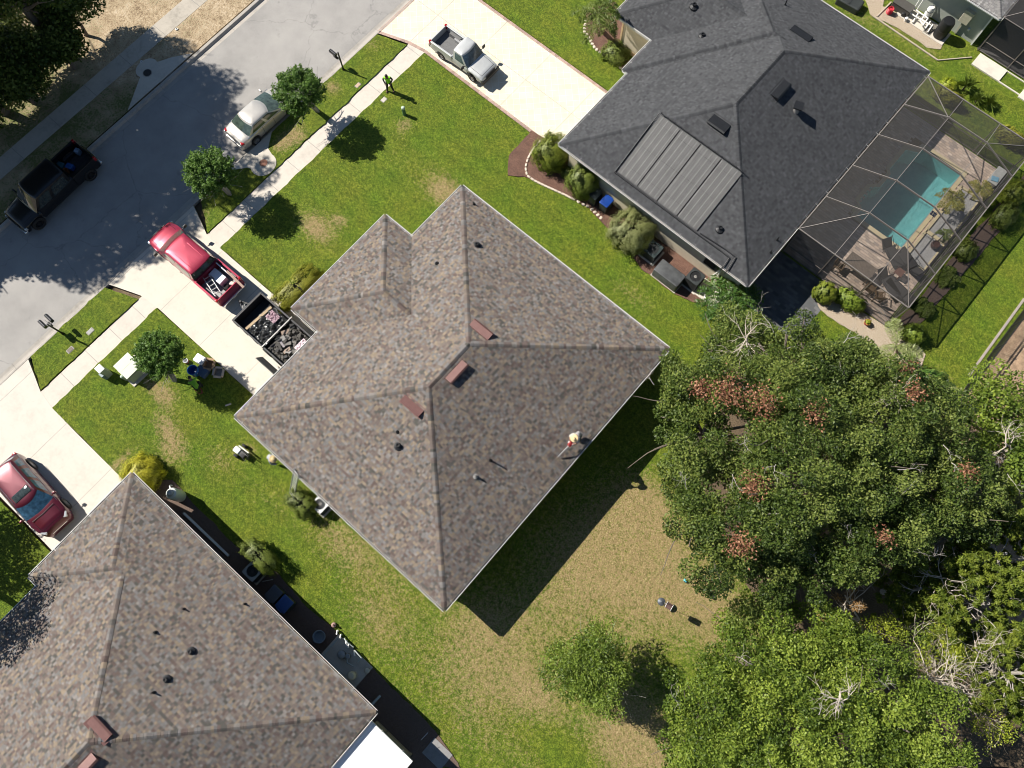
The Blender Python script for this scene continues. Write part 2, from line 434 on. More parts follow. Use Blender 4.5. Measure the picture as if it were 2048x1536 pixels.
# sandy verge across the street
m, t, b = _nodes('sandy_verge')
tc = N(t, 'ShaderNodeTexCoord').outputs['Object']; n1 = noise(t, 1.1, 6, tc, .7); n2 = noise(t, 9, 4, tc, .7); n3 = noise(t, 45, 2, tc); n4 = noise(t, .35, 3, tc)
sand = ramp(t, math_(t, 'ADD', math_(t, 'MULTIPLY', n1.outputs[0], .4), math_(t, 'MULTIPLY', n2.outputs[0], .6)), [(.36, (.17, .115, .065)), (.5, (.42, .32, .20)), (.64, (.62, .51, .37))])
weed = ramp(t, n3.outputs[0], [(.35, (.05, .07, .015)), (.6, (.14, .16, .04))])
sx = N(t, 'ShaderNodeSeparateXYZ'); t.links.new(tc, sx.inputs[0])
fy = math_(t, 'MULTIPLY', math_(t, 'SUBTRACT', 9.0, sx.outputs[1]), .25, clamp=True)        # greener towards the shady end, and darker: shade partly put into the colour
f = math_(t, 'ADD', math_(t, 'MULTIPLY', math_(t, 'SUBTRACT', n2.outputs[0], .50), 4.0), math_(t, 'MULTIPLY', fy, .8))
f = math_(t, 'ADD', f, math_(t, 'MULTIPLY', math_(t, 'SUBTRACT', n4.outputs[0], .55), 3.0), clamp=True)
t.links.new(mix(t, f, sand.outputs[0], weed.outputs[0]), b.inputs['Base Color']); b.inputs['Roughness'].default_value = .95
bump(t, b, n2.outputs[0], .09, .8); MATS['sandy_verge'] = m
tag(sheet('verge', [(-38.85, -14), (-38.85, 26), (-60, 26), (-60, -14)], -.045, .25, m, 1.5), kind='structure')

# road, gutters and kerbs
m, t, b = _nodes('asphalt')
tc = N(t, 'ShaderNodeTexCoord').outputs['Object']; n1 = noise(t, .5, 6, tc, .7); n2 = noise(t, 40, 3, tc, .8); n3 = noise(t, 130, 1, tc); n4 = noise(t, .12, 3, tc)
f = math_(t, 'ADD', math_(t, 'MULTIPLY', n1.outputs[0], .35), math_(t, 'MULTIPLY', n2.outputs[0], .45)); f = math_(t, 'ADD', f, math_(t, 'MULTIPLY', n4.outputs[0], .2))
r_ = ramp(t, f, [(.36, (.25, .24, .228)), (.5, (.345, .33, .312)), (.64, (.42, .40, .372))])
# wheel paths, oil drips and hairline cracks
sx_ = N(t, 'ShaderNodeSeparateXYZ'); t.links.new(tc, sx_.inputs[0]); wp = math_(t, 'SINE', math_(t, 'ADD', math_(t, 'MULTIPLY', sx_.outputs[0], 3.6), math_(t, 'MULTIPLY', n1.outputs[0], 1.2)))
vo = N(t, 'ShaderNodeTexVoronoi'); vo.feature = 'DISTANCE_TO_EDGE'; vo.inputs['Scale'].default_value = .16; wv = noise(t, 1.3, 4, tc)
av_ = N(t, 'ShaderNodeVectorMath', operation='ADD'); t.links.new(tc, av_.inputs[0]); t.links.new(wv.outputs['Color'], av_.inputs[1]); t.links.new(av_.outputs[0], vo.inputs['Vector'])
crk = math_(t, 'MULTIPLY', math_(t, 'LESS_THAN', vo.outputs['Distance'], .0035), .30)
c_ = mix(t, math_(t, 'ADD', math_(t, 'MULTIPLY', wp, .05), .05), r_.outputs[0], (.20, .195, .19)); c_ = mix(t, crk, c_, (.10, .10, .10))
n6 = noise(t, 1.1, 3, tc, .8); c_ = mix(t, math_(t, 'MULTIPLY', math_(t, 'SUBTRACT', n6.outputs[0], .64), 4, clamp=True), c_, (.19, .185, .18))
t.links.new(c_, b.inputs['Base Color']); b.inputs['Roughness'].default_value = .9; b.inputs['Specular IOR Level'].default_value = .25; bump(t, b, n2.outputs[0], .012, .8); MATS['asphalt'] = m
mb = MB(); mb.quad((-38.12, -60, Z_ROAD), (-31.3, -60, Z_ROAD), (-31.3, 90, Z_ROAD), (-38.12, 90, Z_ROAD))
tag(mb.build('road', m), kind='structure')
KERB = concmat('kerb_concrete', (.40, .37, .33), .15, (0, 3.05), stain=.25, width=.015)
mb = MB()
for sgn, x0 in ((1, -31.3), (-1, -38.12)):
    prof = [(0, Z_ROAD), (.18, Z_ROAD - .025), (.32, Z_ROAD - .012), (.42, -.03), (.52, -.015), (.56, -.02), (.58, -.2)]
    if sgn < 0: prof = [(0, Z_ROAD), (.30, Z_ROAD - .03), (.40, -.01), (.43, .0), (.60, .0), (.63, -.03), (.63, -.2)]
    prof = [(x0 + sgn * p[0], p[1]) for p in prof]
    ys = [-60 + 1.5 * k for k in range(101)]
    mb.loft([[(p[0], y, p[1] + .002) for p in (prof if sgn < 0 else prof[::-1])] for y in ys], closed=False)
tag(mb.build('kerb', KERB), kind='structure')

WALK = concmat('walk_concrete', (.60, .545, .475), .1, (0, 1.83), stain=.12, width=.016, joff=(0, .3))
mb = MB(); mb.box(-28.03, 15, Z_WALK - .2, 1.26, 150, .2)
tag(mb.build('sidewalk', WALK), kind='structure')
WALK2 = concmat('old_walk_concrete', (.44, .40, .34), .14, (0, 3.0), stain=.25, width=.02)
mb = MB(); mb.box(-41.82, 15, -.235, 1.26, 150, .2)
tag(mb.build('sidewalk', WALK2), kind='structure')

# driveways
DRIVE = concmat('drive_concrete', (.64, .585, .50), .07, (3.35, 0), stain=.08, joff=(.35, 0), width=.012)
c_drive = [(-30.78, -2.15), (-28.75, -1.35), (-27.4, -1.22), (-17.0, -1.22), (-17.0, 3.85), (-27.4, 3.85), (-28.7, 3.95), (-30.78, 4.75)]
tag(sheet('driveway', wobble(c_drive, .5, .006, 2), Z_WALK + .008, .2, DRIVE, 2.0), kind='structure')
DRIVE2 = concmat('neighbour_drive_concrete', (.62, .57, .50), .08, (3.9, 0), stain=.1, joff=(2.7, 0), width=.014)
l_drive = [(-30.78, -16.2), (-28.75, -15.2), (-27.4, -14.5), (-19.4, -14.5), (-19.4, -9.4), (-27.4, -9.3), (-28.7, -9.1), (-30.78, -8.3)]
tag(sheet('driveway', wobble(l_drive, .5, .006, 3), Z_WALK + .008, .2, DRIVE2, 2.0), kind='structure')
# stamped cream driveway with diagonal tile pattern
m, t, b = _nodes('stamped_drive')
tc = N(t, 'ShaderNodeTexCoord').outputs['Object']
mp = N(t, 'ShaderNodeMapping'); mp.inputs['Rotation'].default_value = (0, 0, R(45)); t.links.new(tc, mp.inputs[0])
br = N(t, 'ShaderNodeTexBrick'); br.offset = 0; br.inputs['Scale'].default_value = 1; br.inputs['Brick Width'].default_value = .42; br.inputs['Row Height'].default_value = .42
br.inputs['Mortar Size'].default_value = .012; br.inputs['Color1'].default_value = (.72, .66, .52, 1); br.inputs['Color2'].default_value = (.70, .62, .47, 1); br.inputs['Mortar'].default_value = (.75, .72, .63, 1)
t.links.new(mp.outputs[0], br.inputs[0]); n1 = noise(t, 1.2, 5, tc)
v = ramp(t, n1.outputs[0], [(.35, (.92, .92, .92)), (.65, (1.05, 1.05, 1.05))])
c = mix(t, 1.0, br.outputs[0], v.outputs[0], 'MULTIPLY')
sep = N(t, 'ShaderNodeSeparateXYZ'); t.links.new(tc, sep.inputs[0])
q = math_(t, 'ABSOLUTE', math_(t, 'SUBTRACT', math_(t, 'FRACT', math_(t, 'MULTIPLY', math_(t, 'ADD', sep.outputs[0], 100.9), 1 / 3.8)), .5))
ln = math_(t, 'GREATER_THAN', q, .4962); ln2 = math_(t, 'LESS_THAN', math_(t, 'ABSOLUTE', math_(t, 'SUBTRACT', sep.outputs[1], 24.75)), .013)
c = mix(t, math_(t, 'MULTIPLY', math_(t, 'MAXIMUM', ln, ln2), .8), c, (.30, .27, .22))
t.links.new(c, b.inputs['Base Color']); b.inputs['Roughness'].default_value = .7; MATS['stamped_drive'] = m
t_drive = [(-30.78, 21.25), (-28.75, 21.95), (-27.5, 22.15), (-14.9, 22.15), (-14.9, 27.4), (-27.4, 27.4), (-28.7, 27.6), (-30.78, 28.6)]
tag(sheet('driveway', wobble(t_drive, .5, .004, 4), Z_WALK + .012, .2, m, 2.0), kind='structure')
BRICK = colmat('brick_band', .85, 40)
mb = MB(); rng = random.Random(5)
def band(a, b, w_=.2):
    a, b = Vector(a), Vector(b); L = (b - a).length; d = (b - a).normalized(); n = Vector((-d.y, d.x)); k = int(L / .26)
    for i in range(k):
        c0 = a + d * ((i + .5) * L / k); g = rng.uniform(.8, 1.15)
        mb.box(c0.x, c0.y, Z_WALK - .05, L / k * .93, w_, .068, math.atan2(d.y, d.x), col=(.42 * g, .30 * g, .25 * g))
for i in (0, 1, 2, 4, 5, 6): band(t_drive[i], t_drive[i + 1])
band(t_drive[0], t_drive[7])
tag(mb.build('path', BRICK), kind='structure')

# lawns
W = .018
main_lawn = [(-27.40, -9.25, W), (-27.40, -1.18, .012), (-17.0, -1.18, .0), (-17.0, 3.80, .012), (-27.40, 3.80, W), (-27.40, 22.12, .012), (-14.9, 22.12, 0), (-14.9, 27.45, .01), (-27.3, 27.45, .01),
             (-27.3, 60, 0), (60, 60, 0), (60, -45, 0), (-19.3, -45, 0), (-19.3, -9.35, .015)]
# keep the mesh fine only where it shows
lawn_outline = [(-27.40, -9.28, W), (-27.40, -1.26, .014), (-16.9, -1.26, .0), (-16.9, 3.89, .014), (-27.40, 3.89, W), (-27.40, 22.0, .012), (-14.8, 22.0, 0), (-14.8, 27.52, .012), (-27.3, 27.52, .02),
                (-27.3, 36, 0), (17, 60, 0), (20, 20, 0), (14, -32, 0), (-19.2, -20, 0), (-19.2, -9.36, .02)]
def lawn_bumps(V):
    return .008 * np.sin(V[:, 0] * .9 + V[:, 1] * .4) * np.cos(V[:, 1] * .7) + np.random.normal(0, .006, len(V))
tag(sheet('lawn', wobble(lawn_outline, .2, .03, 11), Z_LAWN, .12, GRASS, .33, dryf, bumpf=lawn_bumps, hole=HOLE), kind='structure')
inlet_x = -29.7
strips = {'a': [(-30.72, 5.35, .02), (-28.66, 4.05, .03), (-28.66, 21.72, .012), (-30.70, 21.05, .02), (-30.72, 9, .02)],
          'b': [(-30.72, -8.1, .02), (-28.72, -9.0, .02), (-28.66, -1.6, .012), (-30.72, -2.4, .03)],
          'c': [(-30.72, 29, 0), (-28.66, 28, 0), (-28.66, 60, 0), (-30.72, 60, 0)],
          'd': [(-27.35, -14.62, .012), (-19.3, -14.62, .0), (-19.3, -40, 0), (-27.35, -40, 0)],
          'e': [(-30.72, -17, .0), (-28.66, -16, .0), (-28.66, -40, 0), (-30.72, -40, 0)]}
for k, p in strips.items():
    tag(sheet('lawn', wobble(p, .2, .03, 20), Z_LAWN, .12, GRASS, .3, dryf, bumpf=lawn_bumps), kind='structure')
# storm inlet aprons
INLET = concmat('inlet_concrete', (.55, .51, .44), .1, stain=.18)
ap = [(-30.76, 7.85), (-30.05, 8.7)] + [(-29.45 + math.cos(a) * .76, 9.52 + math.sin(a) * .84) for a in np.linspace(-2.1, 1.7, 16)] + [(-30.05, 10.5), (-30.76, 11.55)]
IN1 = sheet('storm_inlet_apron', wobble(ap, .3, .004, 6), .058, .2, INLET, .6, loc=(-29.6, 9.6))
tag(IN1, 'pale concrete storm inlet apron with round rusty lid beside silver sedan', 'storm inlet')

# ---------------------------------------------------------------- roofs and houses
def clip_poly(poly, a, b):
    """keep the part of poly left of the line a->b"""
    out = []; n = len(poly)
    for i in range(n):
        p, q = poly[i], poly[(i + 1) % n]
        sp = (b[0] - a[0]) * (p[1] - a[1]) - (b[1] - a[1]) * (p[0] - a[0]); sq = (b[0] - a[0]) * (q[1] - a[1]) - (b[1] - a[1]) * (q[0] - a[0])
        if sp >= 0: out.append(p)
        if (sp > 0 and sq < 0) or (sp < 0 and sq > 0):
            u = sp / (sp - sq); out.append((p[0] + (q[0] - p[0]) * u, p[1] + (q[1] - p[1]) * u))
    return out

def pick(rng, pal):
    r = rng.random() * sum(p[0] for p in pal)
    for w_, c in pal:
        r -= w_
        if r <= 0: break
    g = rng.uniform(.88, 1.12); return tuple(x * g for x in c)

def shingle_slope(mb, P0, ex, es, poly, pal, rng, course=.135, thick=.012, lim=None):
    """courses of individually cut shingle tabs over a convex slope; poly in (along eave, up slope), counter-clockwise"""
    P0, ex, es = Vector(P0), Vector(ex), Vector(es); n = ex.cross(es).normalized()
    xs = [p[0] for p in poly]; ss = [p[1] for p in poly]
    x0, x1, s1 = min(xs), max(xs), max(ss); k = 0; s = 0
    mb.quad(*[P0 + ex * p[0] + es * p[1] - n * .004 for p in poly], col=(.05, .045, .04))  # dark base showing through the course gaps stands in for shadow lines
    ed = [(poly[i], poly[(i + 1) % len(poly)]) for i in range(len(poly))]
    while s < s1:
        x = x0 - rng.random() * .3; last = None
        while x < x1:
            w_ = rng.choice((.07, .09, .11, .13, .15, .18, .22)); c = pick(rng, pal)
            g_ = s + .007; r = [(x, g_), (x + w_ - .006, g_), (x + w_ - .006, s + course + .004), (x, s + course + .004)]; x += w_
            for a, b_ in ed:
                r = clip_poly(r, a, b_)
                if len(r) < 3: break
            if len(r) < 3: continue
            if lim and not lim(P0 + ex * r[0][0] + es * r[0][1]): continue
            th = thick * rng.choice((.75, 1.0, 1.15))
            top = [P0 + ex * p[0] + es * p[1] + n * (.002 + th * (1 - (p[1] - s) / (course + .004))) for p in r]
            mb.quad(*top, col=c)
            for i in range(len(r)):
                j = (i + 1) % len(r)
                if abs(r[i][1] - g_) < 1e-6 and abs(r[j][1] - g_) < 1e-6:
                    mb.quad(top[j], top[i], top[i] - n * (th + .001), top[j] - n * (th + .001), col=tuple(q * .6 for q in c))  # butt edges coloured darker to strengthen the course shadow lines
        s += course; k += 1

def caps(mb, a, b, n1, n2, pal, rng, w_=.15, step=.14, lift=.040):
    """ridge or hip capping, overlapping bent tabs from a (low) to b (high)"""
    a, b, n1, n2 = Vector(a), Vector(b), Vector(n1).normalized(), Vector(n2).normalized()
    d = (b - a).normalized(); L = (b - a).length; k = int(L / step)
    t1 = n1.cross(d).normalized(); t2 = -n2.cross(d).normalized()
    up = (n1 + n2).normalized()
    c = pick(rng, pal); run = 0
    for i in range(k):
        if run <= 0: c = tuple(q * .92 for q in pick(rng, pal)); run = rng.choice((1, 1, 2, 2))
        run -= 1; g = rng.uniform(.93, 1.07); cc = tuple(q * g for q in c)
        s0, s1 = i * step, (i + 1) * step + .03
        ring = []
        for s, h in ((s0, lift), (s1, lift * .45)):
            p = a + d * s + up * h
            ring.append([p + t1 * w_ - n1 * lift * .3, p + t1 * w_ * .4 + n1 * .004, p + up * .006, p + t2 * w_ * .4 + n2 * .004, p + t2 * w_ - n2 * lift * .3])
        mb.loft([ring[0], ring[1]], closed=False, col=cc)
        lo_ = [q - up * lift * .8 for q in ring[0]]
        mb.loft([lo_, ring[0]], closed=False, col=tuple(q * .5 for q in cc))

PITCH = .42
def hip_block(mb, cb, u0, u1, v0, v1, z, pal, rng, capl=True, skip=(), lim=None, nocap=()):
    """a hipped roof over a rectangle; returns ridge ends"""
    du, dv = u1 - u0, v1 - v0; h = min(du, dv) / 2; zr = z + h * PITCH
    cs = 1 / math.sqrt(1 + PITCH ** 2); k = math.sqrt(1 + PITCH ** 2)
    if du <= dv: ra, rb = Vector((u0 + h, v0 + h, zr)), Vector((u0 + h, v1 - h, zr))
    else: ra, rb = Vector((u0 + h, v0 + h, zr)), Vector((u1 - h, v0 + h, zr))
    corners = {'SW': Vector((u0, v0, z)), 'SE': Vector((u1, v0, z)), 'NE': Vector((u1, v1, z)), 'NW': Vector((u0, v1, z))}
    H = h * k
    nW = Vector((-PITCH, 0, 1)).normalized(); nE = Vector((PITCH, 0, 1)).normalized(); nS = Vector((0, -PITCH, 1)).normalized(); nN = Vector((0, PITCH, 1)).normalized()
    # eave directions: along ex, up es
    sl_ = {'S': ((u0, v0, z), (1, 0, 0), (0, cs, PITCH * cs), du, nS), 'E': ((u1, v0, z), (0, 1, 0), (-cs, 0, PITCH * cs), dv, nE),
           'N': ((u1, v1, z), (-1, 0, 0), (0, -cs, PITCH * cs), du, nN), 'W': ((u0, v1, z), (0, -1, 0), (cs, 0, PITCH * cs), dv, nW)}
    for key, (p0, ex, es, L, nn) in sl_.items():
        if key in skip: continue
        poly = [(0, 0), (L, 0), (L - h, H), (h, H)] if L - 2 * h > 1e-4 else [(0, 0), (L, 0), (h, H)]
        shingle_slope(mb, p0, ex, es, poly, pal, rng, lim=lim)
    if capl:
        if du <= dv: top = {'SW': ra, 'SE': ra, 'NE': rb, 'NW': rb}
        else: top = {'SW': ra, 'NW': ra, 'SE': rb, 'NE': rb}
        nn = {'SW': (nW, nS), 'SE': (nS, nE), 'NE': (nE, nN), 'NW': (nN, nW)}
        for kx in corners:
            if kx in nocap: continue
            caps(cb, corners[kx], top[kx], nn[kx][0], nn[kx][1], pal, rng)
        if (rb - ra).length > .2 and 'R' not in nocap:
            if du <= dv: caps(cb, ra, rb, nW, nE, pal, rng)
            else: caps(cb, ra, rb, nN, nS, pal, rng)
    return ra, rb

TROUGH_SHADE = MB()      # dark strips giving grime and painted shade inside the current house's gutters
def shade_troughs(h):
    global TROUGH_SHADE
    TROUGH_SHADE.build('gutter_grime_shade', plain('gutter_grime_shade', (.07, .055, .042), .95, var=.5, scale=9), h, world=True); TROUGH_SHADE = MB()
def gutter(mb, path, z, side=1, brk=None, rng=None):
    """open trough along an eave polyline; side=+1 when the outside lies to the right of travel"""
    for i in range(len(path) - 1):
        a, b = Vector((*path[i], z)), Vector((*path[i + 1], z)); d = (b - a).normalized(); o = Vector((d.y, -d.x, 0)) * side; L = (b - a).length
        prof = [(.010, -.02), (.010, -.12), (.085, -.12), (.112, -.03), (.112, -.012), (.092, -.012), (.092, -.03), (.078, -.108), (.022, -.108), (.022, -.02)]
        e0 = -.0; e1 = L
        rings = [[a + d * s + o * p[0] + Vector((0, 0, p[1])) for p in (prof if side < 0 else prof[::-1])] for s in (e0 - .0, e1 + .0)]
        mb.loft(rings, True, True, True)
        TROUGH_SHADE.quad(*[q + Vector((0, 0, -.07)) for q in (a + o * .02, a + o * .088, b + o * .088, b + o * .02)])
        k = max(1, int(L / 1.0))
        for j in range(k):
            q = a + d * ((j + .5) * L / k)
            mb.add([q + o * .0 + Vector((0, 0, .012)) - d * .015, q + o * .11 + Vector((0, 0, -.006)) - d * .015, q + o * .11 + Vector((0, 0, -.006)) + d * .015, q + Vector((0, 0, .012)) + d * .015,
                    q - o * .10 + Vector((0, 0, .058)) - d * .015, q - o * .10 + Vector((0, 0, .058)) + d * .015], [(0, 1, 2, 3), (0, 3, 5, 4), (3, 2, 1, 0), (4, 5, 3, 0)])

def vent_box(name, p, rz, L, W_, H_, mcol, parent, slope_dir, lean=True):
    """sloped metal ridge vent box sitting on a roof slope; long side along local x, opening downslope (-y)"""
    mb = MB()
    a = math.atan(PITCH)
    pts = [(-W_ / 2, -.02), (-W_ / 2, H_), (-W_ / 2 + .10, H_ + .015), (W_ / 2, .03), (W_ / 2, -.02)]
    mb.loft([[(x, y, z) for y, z in pts] for x in (-L / 2, L / 2)], True, True, True)
    mb.box(0, 0, -.01, L + .2, W_ + .22, .016)
    o = mb.build(name, mcol, parent)
    o.location = Vector(p) - parent.location; o.rotation_mode = 'XYZ'
    o.rotation_euler = (Matrix.Rotation(rz, 3, 'Z') @ Matrix.Rotation(a, 3, 'X')).to_euler()
    return o

def pipe_vent(p, h, r, mm, parent, flash=True, name='vent_pipe'):
    mb = MB()
    mb.lathe([(r, -.1), (r, h), (r * .72, h), (r * .72, h - .05), (.001, h - .05)], (0, 0, 0), 12)
    if flash: mb.lathe([(r * 2.4, -.03), (r * 2.3, .03), (r * 1.5, .07), (r * 1.02, .11)], (0, 0, 0), 12, cap=False)
    o = mb.build(name, mm, parent); o.location = Vector(p) - parent.location
    return o

PAL_BROWN = [(13, (.226, .182, .136)), (24, (.170, .160, .155)), (14, (.098, .093, .084)), (24, (.156, .127, .112)), (20, (.184, .152, .129)), (9, (.128, .098, .087)), (5, (.218, .200, .182))]
PAL_GREY = [(40, (.072, .074, .078)), (30, (.063, .065, .069)), (10, (.054, .056, .060)), (8, (.082, .084, .088))]
PAL_LIGHT = [(30, (.26, .25, .24)), (30, (.20, .195, .19)), (16, (.30, .29, .28))]
ROOF = colmat('roof_shingles', .9, 60, 1.0, .004, .22, .15)
STUCCO = plain('beige_stucco', (.52, .44, .32), .9, var=.1, bmp=.006, grain=90)
CREAM = plain('cream_stucco', (.66, .58, .44), .9, var=.08, bmp=.006, grain=90)
FASCIA = plain('white_fascia', (.74, .73, .70), .5, var=.08)
SOFFIT = plain('soffit', (.6, .58, .54), .6, var=.06)
BROWNV = plain('brown_vent_metal', (.17, .085, .075), .45, .2, var=.12)
BLACKV = plain('black_vent_metal', (.012, .013, .015), .5, .1, var=.3)
EAVE = 3.0
def in_view(p):
    return True

def walls(mb, rects, z0, z1):
    for (u0, u1, v0, v1) in rects: mb.box((u0 + u1) / 2, (v0 + v1) / 2, z0, u1 - u0, v1 - v0, z1 - z0)

def house_shell(h, rects, inset=.45, wallm=STUCCO):
    mb = MB(); walls(mb, [(a + inset, b_ - inset, c_ + inset, d_ - inset) for a, b_, c_, d_ in rects], -.1, EAVE - .16)
    mb.build('wall', wallm, h, world=True)
    mb = MB(); k = 0
    for a, b_, c_, d_ in rects:
        mb.box((a + b_) / 2, (c_ + d_) / 2, EAVE - .16 + .003 * k, b_ - a - .02, d_ - c_ - .02, .13); k += 1
    mb.build('soffit', SOFFIT, h, world=True)

# --- middle house
rng = random.Random(21)
HC = thing('house', 'middle house with brown multicoloured shingle hip roof and worker on it', 'house', (-10.3, 6.4, 0))
UC = (-17.81, -2.83, -2.59, 15.35); UW = (-19.88, -9.6, 3.68, 11.12)
mb, cb = MB(), MB()
hip_block(mb, cb, *UC, EAVE, PAL_BROWN, rng)
hip_block(mb, cb, *UW, EAVE, PAL_BROWN, rng, skip=('E',), nocap=('SE', 'NE', 'R'))
caps(cb, (-16.16, 7.4, EAVE + 3.72 * PITCH), (-14.15, 7.4, EAVE + 3.72 * PITCH + .01), (0, PITCH, 1), (0, -PITCH, 1), PAL_BROWN, rng)
mb.build('roof', ROOF, HC, world=True); cb.build('ridge_caps', ROOF, HC, world=True)
house_shell(HC, [UC, (UW[0], -17.0, UW[2], UW[3])])
mb = MB()
gutter(mb, [(UC[1], UC[2]), (UC[0], UC[2]), (UC[0], UW[2]), ], EAVE, -1)
gutter(mb, [(UW[0], UW[2]), (UW[0], UW[3]), (UC[0], UW[3])], EAVE, -1)
gutter(mb, [(UC[0] - .0, UW[2]), (UW[0], UW[2])], EAVE, -1)
gutter(mb, [(UC[0], UW[3]), (UC[0], UC[3]), (UC[1], UC[3])], EAVE, -1)
gutter(mb, [(UC[1], UC[3]), (UC[1], UC[2])], EAVE, -1)
mb.build('gutter', WHITE(), HC, world=True); shade_troughs(HC)
mb = MB(); mb.box(-17.34, 1.3, -.03, .06, 4.3, 2.15); mb.box(-17.38, 1.3, .5, .03, 4.28, .03); mb.box(-17.38, 1.3, 1.05, .03, 4.28, .03); mb.box(-17.38, 1.3, 1.6, .03, 4.28, .03)
mb.build('garage_door', plain('garage_white', (.7, .68, .62), .5, var=.06), HC, world=True)
for y_, w_ in ((8.2, 1.6), (5.6, 1.0)): mb = MB(); mb.box(-19.44, y_, .9, .05, w_, 1.3); mb.build('window', glass_dark('window_glass'), HC, world=True)

def roofz(u, v, rect=UC, z=EAVE):
    return z + PITCH * min(u - rect[0], rect[1] - u, v - rect[2], rect[3] - v)
def onroof(px, py, rect, z=EAVE):
    h = 4.5
    for _ in range(12):
        u, v = at(px, py, h); h = roofz(u, v, rect, z)
    return (u, v, h)
def slope_rz(u, v, rect):
    d = {'W': u - rect[0], 'E': rect[1] - u, 'S': v - rect[2], 'N': rect[3] - v}; k = min(d, key=d.get)
    return {'S': 0, 'E': R(90), 'N': R(180), 'W': R(-90)}[k]
for (px, py) in ((962, 661), (913, 744), (825, 812)):
    p = onroof(px, py, UC); vent_box('roof_vent', p, slope_rz(p[0], p[1], UC), 1.25, .42, .20, BROWNV, HC, 0)
for (px, py, h, r) in ((954, 491, .22, .09), (948, 409, .22, .035), (874, 527, .12, .05), (797, 892, .24, .10), (795, 864, .1, .04), (981, 921, .5, .035), (951, 953, .3, .055)):
    p = onroof(px, py, UC); pipe_vent(p, h, r, BLACKV if py not in (953,) else plain('galvanised', (.5, .48, .45), .4, .5), HC)

# --- lower left house
HL = thing('house', 'brown shingled house at lower left with white lanai roof attached', 'house', (-10.9, -18, 0))
UL = (-18.98, -2.13, -48.0, -8.22); UL2 = (-19.68, -11.5, -15.1, -8.22)
lim = lambda p: p.y > -27.5
mb, cb = MB(), MB()
du = UL[1] - UL[0]
hip_block(mb, cb, UL[0], UL[1], -33.5, -8.22, EAVE, PAL_BROWN, rng, lim=lim, nocap=('SW', 'SE', 'NW'))
hip_block(mb, cb, UL2[0], UL2[0] + 8.6, UL2[2], UL2[3] + .0, EAVE, PAL_BROWN, rng, skip=('E', 'N'), nocap=('SE', 'NE', 'R'))
caps(cb, (-15.6, -11.6, EAVE + 3.4 * PITCH), (-10.56, -16.64, EAVE + 8.42 * PITCH), (0, PITCH, 1), (-PITCH, 0, 1), PAL_BROWN, rng)
# the projecting block shares the north eave
shingle_slope(mb, (-18.98, -8.22, EAVE + .003), (-1, 0, 0), (0, -1 / math.sqrt(1 + PITCH ** 2), PITCH / math.sqrt(1 + PITCH ** 2)), [(0, 0), (.78, 0), (.70 - 3.44, 3.44 * 1.0846), (-3.44, 3.44 * 1.0846)], PAL_BROWN, rng)
mb.build('roof', ROOF, HL, world=True); cb.build('ridge_caps', ROOF, HL, world=True)
house_shell(HL, [(UL[0], UL[1], -33.5, UL[3]), (UL2[0], -18.0, UL2[2], UL2[3])], .5, plain('taupe_stucco', (.30, .265, .205), .9, var=.1, bmp=.006))
mb = MB()
gutter(mb, [(UL[1], -33), (UL[1], -8.22), (UL2[0], -8.22), (UL2[0], -15.1), (UL[0], -15.1), (UL[0], -33)], EAVE, 1)
mb.build('gutter', WHITE(), HL, world=True); shade_troughs(HL)
def ul(px, py): return onroof(px, py, (UL[0], UL[1], -33.5, -8.22))
for px, py in ((200, 1458), (170, 1533)):
    p = ul(px, py); vent_box('roof_vent', p, slope_rz(p[0], p[1], (UL[0], UL[1], -33.5, -8.22)), 1.2, .42, .20, BROWNV, HL, 0)
for (px, py, h, r) in ((368, 1218, .25, .03), (311, 1265, .2, .04), (382, 1303, .2, .09), (333, 1359, .2, .09), (308, 1385, .3, .035), (490, 1208, .22, .03)):
    pipe_vent(ul(px, py), h, r, BLACKV, HL)

# the white flat lanai roof behind it
L1 = thing('lanai_roof', 'bright white flat insulated patio roof behind lower left brown house', 'patio roof', (-.75, -13, 0))
mb = MB(); mb.box(-.72, -13.2, 2.55, 2.78, 9.0, .14)
for k in range(5): mb.box(-1.9 + k * .62, -13.2, 2.69, .02, 8.96, .006)
mb.build('roof_panel', plain('white_panel', (.85, .85, .84), .35, var=.03), L1, world=True)
mb = MB(); gutter(mb, [(.68, -17), (.68, -8.7), (-2.05, -8.7)], 2.72, -1); mb.build('gutter', WHITE(), L1, world=True); shade_troughs(L1)
mb = MB(); mb.box(-.8, -9.1, -.1, 2.3, .12, .75); mb.box(.4, -13, -.1, .12, 8, .75)
mb.build('knee_wall', plain('tan_wall', (.42, .34, .2), .9, var=.1), L1, world=True)
mb = MB()
for x, y in ((.5, -8.95), (-1.2, -8.95), (.5, -11), (.5, -13)): mb.box(x, y, .6, .06, .06, 1.95)
mb.build('post', DARKMETAL(), L1, world=True)

